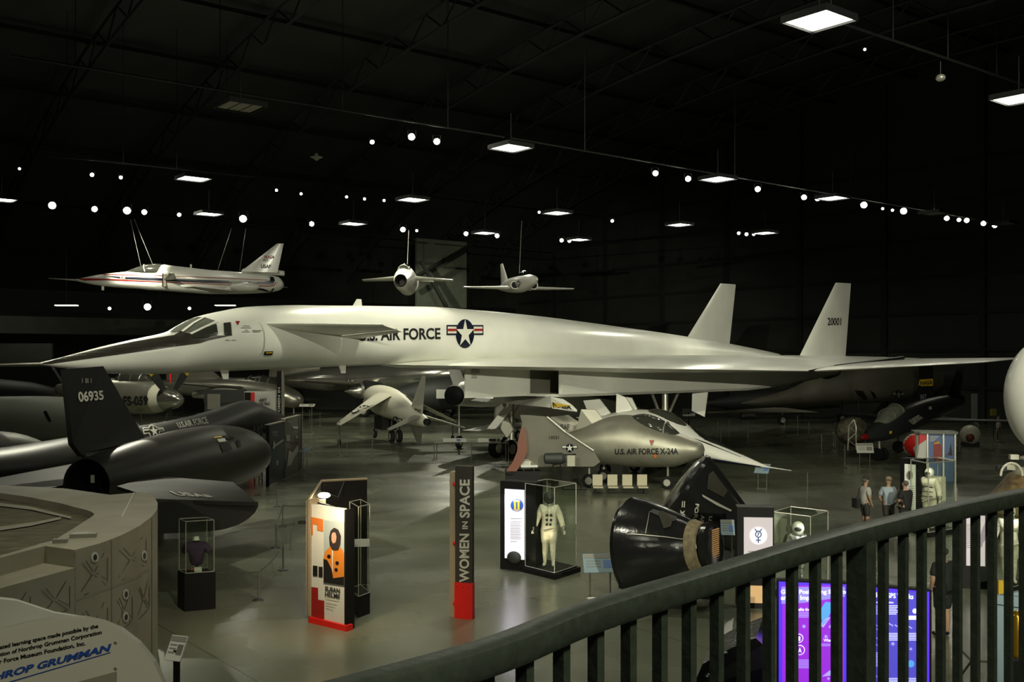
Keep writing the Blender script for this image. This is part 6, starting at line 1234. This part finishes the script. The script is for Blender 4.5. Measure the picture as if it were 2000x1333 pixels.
# ---------------- small information stands
def placard(x, y, D, w_, h_, lab, face=0.0, tilt=35, m='blue_sign', legs=2, pic=True):
    c = at(x, y, D); T = thing('information_stand', lab, 'sign', V((c.x, c.y, 0)), 0)
    R = Matrix.Rotation(face, 3, 'Z') @ Matrix.Rotation(math.radians(90 - tilt - 90), 3, 'X')
    R = Matrix.Rotation(face, 3, 'Z') @ Matrix.Rotation(math.radians(tilt), 3, 'X')
    MB().box(c, (w_, h_, .03), R=R).build('panel', m, T, 0)
    if pic:
        up = R @ V((0, 0, 1)); MB().box(c + up * .018 + R @ V((0, h_ * .36, 0)), (w_ * .94, h_ * .2, .006), R=R).build('title_band', 'text_grey', T, 0)
        for k in range(3): MB().box(c + up * .018 + R @ V((-w_ * .2, h_ * (.12 - k * .15), 0)), (w_ * .42, h_ * .05, .006), R=R).build('text_block', 'text_grey', T, 0)
        MB().box(c + up * .018 + R @ V((w_ * .26, -h_ * .05, 0)), (w_ * .34, h_ * .4, .006), R=R).build('picture', 'sky_blue' if m == 'blue_sign' else 'grey_metal', T, 0)
    for s_ in ((-1, 1) if legs == 2 else (0,)):
        q = c + R @ V((s_ * w_ * .3, 0, 0)); MB().bar(V((q.x, q.y, 0)), q - V((0, 0, .02)), .02 if legs == 2 else .05, 8).build('leg', 'steel_post' if legs == 2 else 'black_paint', T)
    MB().box(V((c.x, c.y, .01)), (w_ * .8, .25, .02), face).build('foot', 'steel_post' if legs == 2 else 'black_paint', T, 0)
placard(345, 1267, 14.6, .27, .36, 'small white information stand on a black post beside the cream learning module', -.35, 60, 'white_sign', 1)
placard(596, 879, 46, .55, .4, 'small teal tilted information stand right of the folding boards', -.9, 30, 'blue_sign')
placard(600, 792, 74, 1.1, .5, 'white topped information stand left of the jump jet', 0, 18, 'white_sign')
placard(1033, 906, 43.6, .72, .42, 'pale information stand in front of the lifting body rust red tail', .1, 45, 'white_sign')
placard(1172, 1101, 23.6, .78, .46, 'wide blue information stand left of the near black capsule', .05, 55, 'blue_sign')
placard(1421, 1031, 25.6, .34, .40, 'blue-grey information stand between the far capsule and the blue-seven exhibit', -.1, 62, 'blue_sign')
placard(1489, 916, 43.2, .60, .55, 'light blue tilted information stand at the tip of the needle-nosed lifting body', -.5, 40, 'blue_sign')
placard(1689, 876, 51, .85, .5, 'white information stand in front of the small black aircraft', 0, 68, 'white_sign')
placard(1213, 825, 70, .6, .3, 'tiny pale information stand under the bomber wing behind the white lifting body', 0, 60, 'white_sign') if False else None
placard(1345, 806, 76, .95, .55, 'pale square sign on a single stalk under the bomber, left of the gear door', 0, 80, 'pale_grey', 1, False)

# low rail with long flat signs in front of the bomber gear
T = thing('barrier_rail', 'long steel barrier rail with flat white sign strips in front of the bomber gear', 'barrier', G(920, 905))
D_ = 56; a, b = at(848, 866, D_), at(992, 866, D_ - 1.5); MB().bar(a, b, .03, 6).build('top_bar', 'steel_post', T)
for x in (848, 853, 922, 988, 993): p = a.lerp(b, (x - 848) / 144); MB().bar(p, V((p.x, p.y, 0)), .025, 6).build('post', 'steel_post', T)
for x0, x1 in ((866, 912), (934, 978)):
    p, q = a.lerp(b, (x0 - 848) / 144) + V((0, -.1, .16)), a.lerp(b, (x1 - 848) / 144) + V((0, -.1, .16)); mb = MB(); mb.prism([p + V((0, 0, -.1)), q + V((0, 0, -.1)), q + V((0, .12, .1)), p + V((0, .12, .1))], (0, .03, 0)); s_ = mb.build('sign_strip', 'white_sign', T, 0); bv = mb.bvh()
    dpoly([rect(x0 + 26, 858.5, x0 + 34, 862.5)] + ([rect(x0 + 21, 858, x0 + 35, 863), rect(x0 + 37, 858, x0 + 42, 863)] if x0 > 920 else []), 'sky_blue' if x0 < 920 else 'text_black', bv, s_, 'sign_picture', .02)

# stanchions and ropes
posts = [(612, 842, 881), (662, 850, 890), (727, 860, 894), (504, 925, 968), (541, 948, 990), (552, 986, 1029), (539, 1023, 1071), (553, 1066, 1114), (505, 1116, 1173), (605, 801, 832), (625, 806, 838), (1533, 822, 855), (1558, 812, 855), (1580, 825, 860), (1605, 846, 880), (1650, 871, 915),
         (1874, 856, 885), (1938, 852, 880), (1942, 845, 876), (1946, 838, 872), (1951, 840, 865), (1577, 924, 978), (1911, 827, 865), (1402, 818, 850), (1424, 820, 856), (1461, 825, 862), (1628, 838, 876), (1632, 826, 878), (678, 866, 892) , (1408, 835, 866)]
st = None
names = ['beside the boards, far', 'under the jump jet left wing', 'below the jump jet', 'left of the folding boards base', 'front of the boards', 'at the rope corner behind the kiosk', 'second in the rope line', 'third in the rope line', 'nearest in the rope line, right of the shirt case', 'left leg area of the white-topped stand', 'right of the white-topped stand',
    'leftmost of the trio near the lattice', 'middle of the trio near the lattice', 'right of the trio near the lattice', 'in front of the tan machinery', 'left of the white stand by the black aircraft', 'right of the panelled kiosk', 'leftmost of the cluster at the far right', 'second of the cluster at the far right', 'third of the cluster at the far right', 'last of the cluster at the far right', 'alone on the open floor right of the needle nose', 'beside the pale tank', 'left one under the bomber gear door', 'right of the gear door', 'further right under the bomber tail', 'left of the lattice stand', 'touching the lattice stand', 'between jump jet and barrier', 'closest beneath the gear door']
SP = []
for (x, yt, yb), nm in zip(posts, names):
    g = G(x, yb); h = (yb - yt) * g.y / FPX; SP.append(g + V((0, 0, h * .96)))
    T = thing('stanchion', 'slim steel barrier post %s' % nm, 'stanchion', g, 0, 'barrier posts')
    MB().bar(g, g + V((0, 0, h)), .022, 8).build('post', 'steel_post', T); MB().lathe([(0, .14), (.02, .13), (.04, .04)], g, (0, 0, 1), 16).build('foot', 'dark_grey', T)
def rope(pts, lab, r=.008):
    mb = MB()
    for a, b in zip(pts, pts[1:]):
        q = [a.lerp(b, t_ / 6) - V((0, 0, .06 * math.sin(PI * t_ / 6) * min(1, (b - a).length / 3))) for t_ in range(7)]; mb.path(q, r, 5)
    mb.build('barrier_rope', 'rope', label=lab, cat='rope')
rope([at(600, 989, 34), SP[5], SP[6], SP[7], SP[8], at(420, 1119, 22.6)], 'thin dark rope zigzagging from the kiosk to the shirt case', .012)
rope([at(592, 866, 50), SP[0], SP[1], SP[2], a], 'thin rope on the posts before the jump jet'); rope([SP[11], SP[12], SP[13], SP[14], SP[15]], 'thin rope on the posts by the tan machinery')
rope([at(1408, 938, 44), at(1500, 936, 43), SP[21], G(1640, 950) + V((0, 0, .7))], 'thin sagging rope crossing the open floor below the needle nose')

# bench
T = thing('bench', 'row of four pale seats on a beam in front of the silver lifting body', 'bench', G(1210, 965)); D_ = 41.5
MB().bar(at(1155, 951, D_), at(1266, 954, D_ - .1), .03, 6).bar(at(1155, 953, D_), at(1266, 956, D_ - .1), .02, 6).build('beam', 'dark_grey', T)
for x in (1167, 1196, 1225, 1254):
    p = at(x, 938, D_); MB().box(p, (.40, .05, .44)).build('seat_back', 'bench', T, 0); MB().box(p + V((0, -.22, -.26)), (.40, .40, .05)).build('seat', 'bench', T, 0)
for x in (1162, 1258): p = at(x, 953, D_); MB().bar(p, V((p.x, p.y - .2, 0)), .025).bar(p, V((p.x, p.y + .2, 0)), .025).build('leg', 'dark_grey', T)
# engine on a tripod and plinth
T = thing('rocket_engine', 'dark small engine hung on a black tripod in front of the lifting body fin', 'engine', G(1100, 955)); D_ = 42.2
MB().lathe([(-.55, .1), (-.5, .22), (.2, .24), (.35, .15)], at(1088, 896, D_), (1, 0, 0), 20).build('casing', 'dark_grey', T); MB().box(at(1115, 900, D_), (.32, .3, .45)).build('gearbox', 'grey_metal', T, 0)
MB().path([at(1077, 957, D_), at(1080, 908, D_), at(1094, 906, D_), at(1099, 957, D_)], .025).path([at(1120, 906, D_), at(1136, 958, D_)], .025).path([at(1072, 890, D_), at(1125, 888, D_)], .03).path([at(1100, 957, D_ - .6), at(1146, 957, D_ - .2)], .02).build('tripod', 'black_paint', T)
MB().box(V((at(1025, 0, 43.9).x - .1, 43.8, .35)), (1.5, .8, .7)).build('black_plinth', 'black_paint', None, 0, label='low black plinth under the rust red tail of the silver lifting body', cat='plinth')
MB().box(at(1010, 904, 43.6), (.1, .1, .22)).build('small_cup', 'cream', None, 0, label='small cream block standing on the black plinth', cat='block') if False else None

# panelled picture kiosk right, with three pictures under a flat roof
T = thing('picture_kiosk', 'open kiosk with a flat dark roof, sky-blue panels and a red figure picture', 'kiosk', V((at(1828, 0, 46).x, 46.5, 0)))
D_ = 46; zt = EYE - 147 * D_ / 2000
F_, w_ = lookframe(V((at(1789, 0, D_).x, D_, 0)), V((at(1865, 0, D_ - .4).x, D_ - .4, 0))); mb = slab(MB(), F_, 0, w_, 0, .04, 0, zt); o_ = mb.build('picture_wall', 'sky_blue', T, 0); bv = mb.bvh()
dpoly([rect(1790, 849, 1811, 934)], 'white_sign', bv, T, 'picture', .01); dpoly([[(1789, 849), (1811, 849), (1811, 858), (1789, 874)]], 'bright_red', bv, T, 'picture', .02)
dpoly([[(1822, 864), (1832, 862), (1838, 870), (1840, 900), (1824, 900), (1824, 870)]], 'red', bv, T, 'red_figure', .02); dpoly([[(1823, 866), (1834, 862), (1835, 867), (1823, 868)]], 'yellow', bv, T, 'yellow_cap', .03); dpoly([[(1842, 895), (1852, 885), (1865, 880), (1865, 960), (1842, 960)]], 'rust', bv, T, 'ground_picture', .015); dpoly([[(1853, 890), (1857, 866), (1860, 890)]], 'text_black', bv, T, 'tower_picture', .02)
dpoly([rect(1816, 852 + i * 3, 1834 - i * 3, 853.4 + i * 3) for i in range(4)], 'white_sign', bv, T, 'panel_text', .02)
for x in (0, w_ * .29, w_ * .7, w_): MB(F_).box((x, -.05, zt / 2), (.07, .1, zt)).build('post', 'light_metal', T, 0)
MB(F_).box((w_ / 2, .35, zt + .05), (w_ + .2, 1.1, .1)).build('roof', 'pale_grey', T, 0)
T = thing('striped_parachute', 'round red and white capsule bottom left of the picture kiosk', 'spacecraft', V((at(1785, 0, 50).x, 50.5, 0))); c = at(1790, 871, 50)
mb = MB(); mb.ell(c, (.62, .7, .60), 28, 18); mb.build('shell', 'white_sign', T, 60); bv = mb.bvh(); dpoly([[(1764, 846), (1810, 846), (1808, 858), (1794, 864), (1783, 876), (1790, 894), (1770, 894), (1762, 870)]], 'bright_red', bv, T, 'red_gore', .012, 4)
MB().lathe([(0, .45), (c.z - .5, .4)], (c.x, c.y, 0), (0, 0, 1), 24).build('stand', 'black_paint', T)
T = thing('yellow_case', 'small yellow-lit case beside a seated figure area in the far right dark', 'sign', V((at(1940, 0, 70).x, 70, 0))); MB().box(at(1940, 806, 70), (.35, .2, .45)).build('panel', mat('dim_yellow', (.25, .22, .03), .6), T, 0); MB().bar(V((at(1940, 0, 70).x, 70, 0)), at(1940, 812, 70), .04).build('post', 'dark_grey', T)
g = G(1950, 864); person(g, 1.2, 1.7, 'person in a pale top standing in the dark at the far right', HANG, 'shirt_plaid', 'shorts_dark', None, thick=1.0, long_=True)
MB().box(V((at(1903, 0, 72).x, 72, 1.5)), (.35, .25, 3.0)).build('notice_post', 'pale_grey', None, 0, label='slim grey notice column in the dark right of the camouflage jet tail', cat='sign')

# ---------------- things behind the rail at the lower right
T = thing('display_hull', 'dark glossy angular hull with tiny lights seen through the balusters at the bottom', 'machine', V((at(1430, 0, 14).x, 14, 0)))
mb = MB(); p = [at(1352, 1345, 13.6), at(1372, 1298, 13.8), at(1425, 1268, 14.2), at(1476, 1247, 14.6), at(1490, 1260, 14.6), at(1490, 1345, 14.6)]; mb.prism(p, (.4, 1.2, 0)); o_ = mb.build('shell', 'black_gloss', T, 0)
mb = MB(); mb.prism([V((q.x, q.y, 0)) for q in p[:1] + p[-1:]] + [V((p[-1].x + .4, p[-1].y + 1.2, 0)), V((p[0].x + .4, p[0].y + 1.2, 0))], (0, 0, EYE - 640 / 2000 * 13.8)); mb.build('base', 'black_paint', T, 0)
for i, (x, y) in enumerate(((1414, 1276), (1418, 1275), (1410, 1312), (1381, 1322), (1384, 1318))): MB().ell(at(x, y, 13.55 + (x - 1352) * .008), (.02, .02, .015), 8, 6).build('indicator', 'blue_sign', T)
T = thing('blue_panel_stand', 'pale blue-grey upright panel at the lower right behind the balusters', 'panel', V((at(1965, 0, 12).x, 12, 0)))
MB().prism([V((at(x, 0, 12).x, 12, z)) for x, z in ((1928, 0), (1990, 0), (1990, 2.76), (1944, 2.70))], (.03, .08, 0)).build('panel', 'blue_sign', T, 0); MB().prism([at(1944, 1163, 11.9), at(2010, 1168, 11.9), at(2010, 1190, 11.9), at(1944, 1180, 11.9)], (0, .06, 0)).build('top_strip', 'blue_sign', T, 0)
T = thing('gas_cylinder', 'shiny golden yellow cylinder at the lower right edge behind the rail', 'cylinder', V((at(1988, 0, 10).x, 10.0, 0)))
MB().lathe([(0, .02), (.02, .04), (.06, .058), (.40, .058), (.44, .04), (.46, .01)], at(1986, 1287, 9.8), (0, 0, 1), 24).build('tank', 'gold_tank', T, 60); MB().box(V((at(1986, 0, 9.8).x, 9.85, 1.3)), (.14, .1, 2.6)).build('stand', 'black_paint', T, 0)
MB().box(at(1955, 1150, 18), (.12, .08, .28)).box((at(1955, 1150, 18).x, 18, .62), (.04, .04, 1.25)).build('yellow_bracket', 'yellow', None, 0, label='small yellow perforated bracket below the white suit behind the rail', cat='bracket')
MB().path([G(1868, 1262), at(1898, 1292, 16.5), G(1870, 1330)], .02, 5).path([at(1898, 1292, 16.5), at(1932, 1293, 16.4), G(1936, 1300)], .02, 5).build('cross_frame', 'rope', None, label='thin dark crossed frame on the floor by the lower right balusters', cat='frame')

# ================================================================== CREAM LEARNING MODULE, lower left
ZT = 2.75
outer = [(-80, 946), (0, 948), (130, 955), (215, 967), (262, 963), (285, 962), (300, 968), (308, 983), (307, 996), (296, 1010), (272, 1028), (235, 1047), (195, 1062), (146, 1075), (88, 1067), (20, 1085), (-80, 1112)]
inner = [(-80, 960), (-10, 962), (60, 972), (120, 984), (150, 992), (170, 997), (178, 1000), (184, 1004), (183, 1007), (176, 1012), (160, 1022), (145, 1032), (125, 1044), (105, 1056), (80, 1062), (15, 1082), (-80, 1108)]
T = thing('learning_module', 'cream rounded learning module with embossed X panels and round portholes, lower left', 'booth', G(150, 1130, ZT) * 1)
ov = [G(x, y, ZT) for x, y in outer]; iv = [G(x, y, ZT) for x, y in inner]
mb = MB(); n = len(ov); z0 = lambda p, z: V((p.x, p.y, z))
vs = [z0(p, 0) for p in ov] + ov + iv + [z0(p, 2.62) for p in iv]
fs = [(i, i + 1, n + i + 1, n + i) for i in range(n - 1)] + [(n + i, n + i + 1, 2 * n + i + 1, 2 * n + i) for i in range(n - 1)] + [(2 * n + i, 2 * n + i + 1, 3 * n + i + 1, 3 * n + i) for i in range(n - 1)]
mb.add(vs, fs); mb.build('shell', 'cream_panel', T, 40); MW = mb.bvh()
mb = MB(); ring_ = [z0(p, 2.63) for p in iv]; mb.prism(ring_, (0, 0, -.03)); mb.build('roof_tray', mat('tray', (.12, .105, .065), .8, noise=.5, scale=3, stretch=(1, 5, 1), bump=.4), T, 0); TB = mb.bvh()
dpoly([[(0, 985), (60, 992), (140, 1012), (138, 1016), (60, 998), (0, 991)], [(0, 1031), (70, 1022), (120, 1012), (118, 1017), (60, 1030), (0, 1039)]], 'cream_panel', TB, T, 'roof_rib', .02)
dpoly([[(146, 1077), (147.5, 1077), (147.5, 1210), (146, 1210)], [(217.5, 1052), (219, 1051), (219, 1225), (217.5, 1224)], [(147, 1171), (218, 1146), (218, 1147.3), (147, 1172.5)], [(219, 1146), (264, 1128), (264, 1129.3), (219, 1147.3)], [(219, 1244), (264, 1213), (264, 1214.5), (219, 1245.5)], [(264.5, 1128), (296, 1108), (296, 1109), (264.5, 1129.5)], [(296, 1012), (297, 1011), (297, 1290), (296, 1290)]], 'text_grey', MW, T, 'panel_seam', .008, 8)
def xpanel(x0, x1, yt0, yt1, h):
    P_ = lambda u, v: (x0 + (x1 - x0) * u, yt0 + (yt1 - yt0) * u + h * v)
    ls = []
    for (u0, v0), (u1, v1) in (((.15, .28), (.45, .62)), ((.26, .26), (.48, .54)), ((.80, .22), (.52, .56)), ((.12, .88), (.45, .60)), ((.5, .62), (.82, .88)), ((.58, .60), (.86, .80)), ((.9, .35), (.9, .86)), ((.2, .98), (.86, .90))):
        a = V(P_(u0, v0)); b = V(P_(u1, v1)); d = (b - a).normalized(); n_ = V((-d.y, d.x)) * .55; ls.append([tuple(a - n_), tuple(b - n_), tuple(b + n_), tuple(a + n_)])
    dpoly(ls, 'nose_black', MW, T, 'panel_groove', .006)
xpanel(150, 216, 1078, 1055, 92); xpanel(222, 292, 1056, 1022, 88); xpanel(150, 216, 1176, 1152, 92); xpanel(222, 262, 1150, 1132, 90); xpanel(266, 294, 1130, 1112, 84)
for x, y, r in ((184.5, 1089, 1), (281, 1086, .75), (245, 1161.5, .8), (245, 1206, .8)):
    p_ = dpoly([[(x + 7.5 * r * math.cos(2 * PI * i / 20), y + 10.5 * math.sin(2 * PI * i / 20)) for i in range(20)]], 'white_sign', MW, T, 'porthole', .008); dpoly([[(x + 3.6 * r * math.cos(2 * PI * i / 20), y + 6 * math.sin(2 * PI * i / 20)) for i in range(20)]], 'text_black', MW, p_ or T, 'porthole_glass', .016)
bk = MB(); bk.prism([G(146, 1110, 2.5), G(0, 1150, 2.5), G(-160, 1196, 2.5), G(-160, 1115, 2.5), G(0, 1095, 2.5), G(120, 1085, 2.5)], (0, 0, -2.5)); bk.build('lower_step', 'cream_panel', T, 0); LB = bk.bvh()
MW_old = MW; MW = LB; xpanel(70, 143, 1133, 1113, 84); xpanel(-8, 66, 1152, 1134, 84); MW = MW_old
MB().bar(G(238, 1010, ZT), G(262, 965, ZT) + V((0, 0, .02)), .012, 6).build('roof_rod', 'cream', T)
for q_, lab, sz, rz in (((163, 1050), 'grey ribbed tray lying on the module roof', (.38, .16, .06), .25), ((118, 1061), 'small pale box on the module roof beside the ribbed tray', (.2, .12, .06), .2)):
    p = G(*q_, ZT); t = thing('roof_tray_box', lab, 'box', p, 0); MB().box(p + V((0, 0, .03)), sz, rz).build('box', 'grey_metal', t, 0)
    if sz[0] > .3:
        for k in range(3): MB().box(p + V((0, 0, .064)) + V((-.04, -.045 + k * .045, 0)), (.24, .018, .008), rz).build('rib', 'white_sign', t, 0)
# sponsor sign in front
T = thing('sponsor_sign', 'large cream curved sign with blue NORTHROP GRUMMAN lettering at the bottom left', 'sign', V((at(120, 0, 7).x, 7.05, 0)))
yb_ = HOR + EYE * FPX / 7
ol = [(-120, 1262), (-60, 1246), (0, 1230), (50, 1217), (106, 1209), (160, 1207.5), (200, 1216), (235, 1231), (270, 1258), (300, 1295), (318, 1335), (328, 1400), (334, 1600), (334, yb_ - 2), (-120, yb_ - 2)]
mb = MB(); mb.prism([at(x, y, 7) for x, y in ol], (0, .06, 0)); mb.build('face', 'cream', T, 0); SG = mb.bvh()
mb = MB(); up_ = [(-120, 1160), (-30, 1166), (30, 1173), (106, 1198), (160, 1206.5)]; lo_ = [(-120, 1262), (-60, 1246), (0, 1230), (106, 1209), (160, 1207.5)]
mb.rings([[at(x, y, 7.7) for x, y in up_], [at(x, y, 7.02) for x, y in lo_]], cap=False, close=False); mb.build('cover', 'cream', T, 60)
MB().path([at(x, y, 7.7) for x, y in up_], .012, 6).build('cover_edge_highlight', 'gloss_white', T)  # white bar drawn as the highlight along the cover's edge
mb = MB(); mb.prism([V((at(-100, 0, 7.2).x, 7.2, 0)), V((at(300, 0, 7.2).x, 7.2, 0)), V((at(300, 0, 7.8).x, 7.8, 0)), V((at(-100, 0, 7.8).x, 7.8, 0))], (0, 0, 3.0)); mb.build('support', 'cream_panel', T, 0)
def tl(s, xr, yr, xl, yl, h, m='text_black', w=.03, sh=0):
    dtext(s, [(xl + sh, yl - h / 2), (xr + sh, yr - h / 2), (xr, yr + h / 2), (xl, yl + h / 2)], m, SG, T, w=w, off=.004)
tl('Dedicated learning space made possible by the', 192, 1224, -27, 1272, 10.5, w=.028); tl('through the contribution of Northrop Grumman Corporation', 199, 1236, -100, 1302, 10.5, w=.028); tl('to the Air Force Museum Foundation, Inc.', 167, 1257, -47, 1304, 10, w=.028)
tl('NORTHROP GRUMMAN', 213, 1265, -92, 1344, 15.5, mat('sponsor_blue', (.02, .07, .32), .45), .045, 5)
dpoly([[(18, 1332), (216, 1274), (216, 1275.6), (18, 1334)]], 'sponsor_blue', SG, T, 'underline', .004); dpoly([circ(225.5, 1256, 2.8, 14), circ(225.5, 1306.5, 2.8, 14)], 'grey_metal', SG, T, 'screw', .006)
dpoly([[(150, 1333), (228, 1312), (228, 1345), (150, 1345)]], 'cream_panel', SG, T, 'lower_plate', .004)
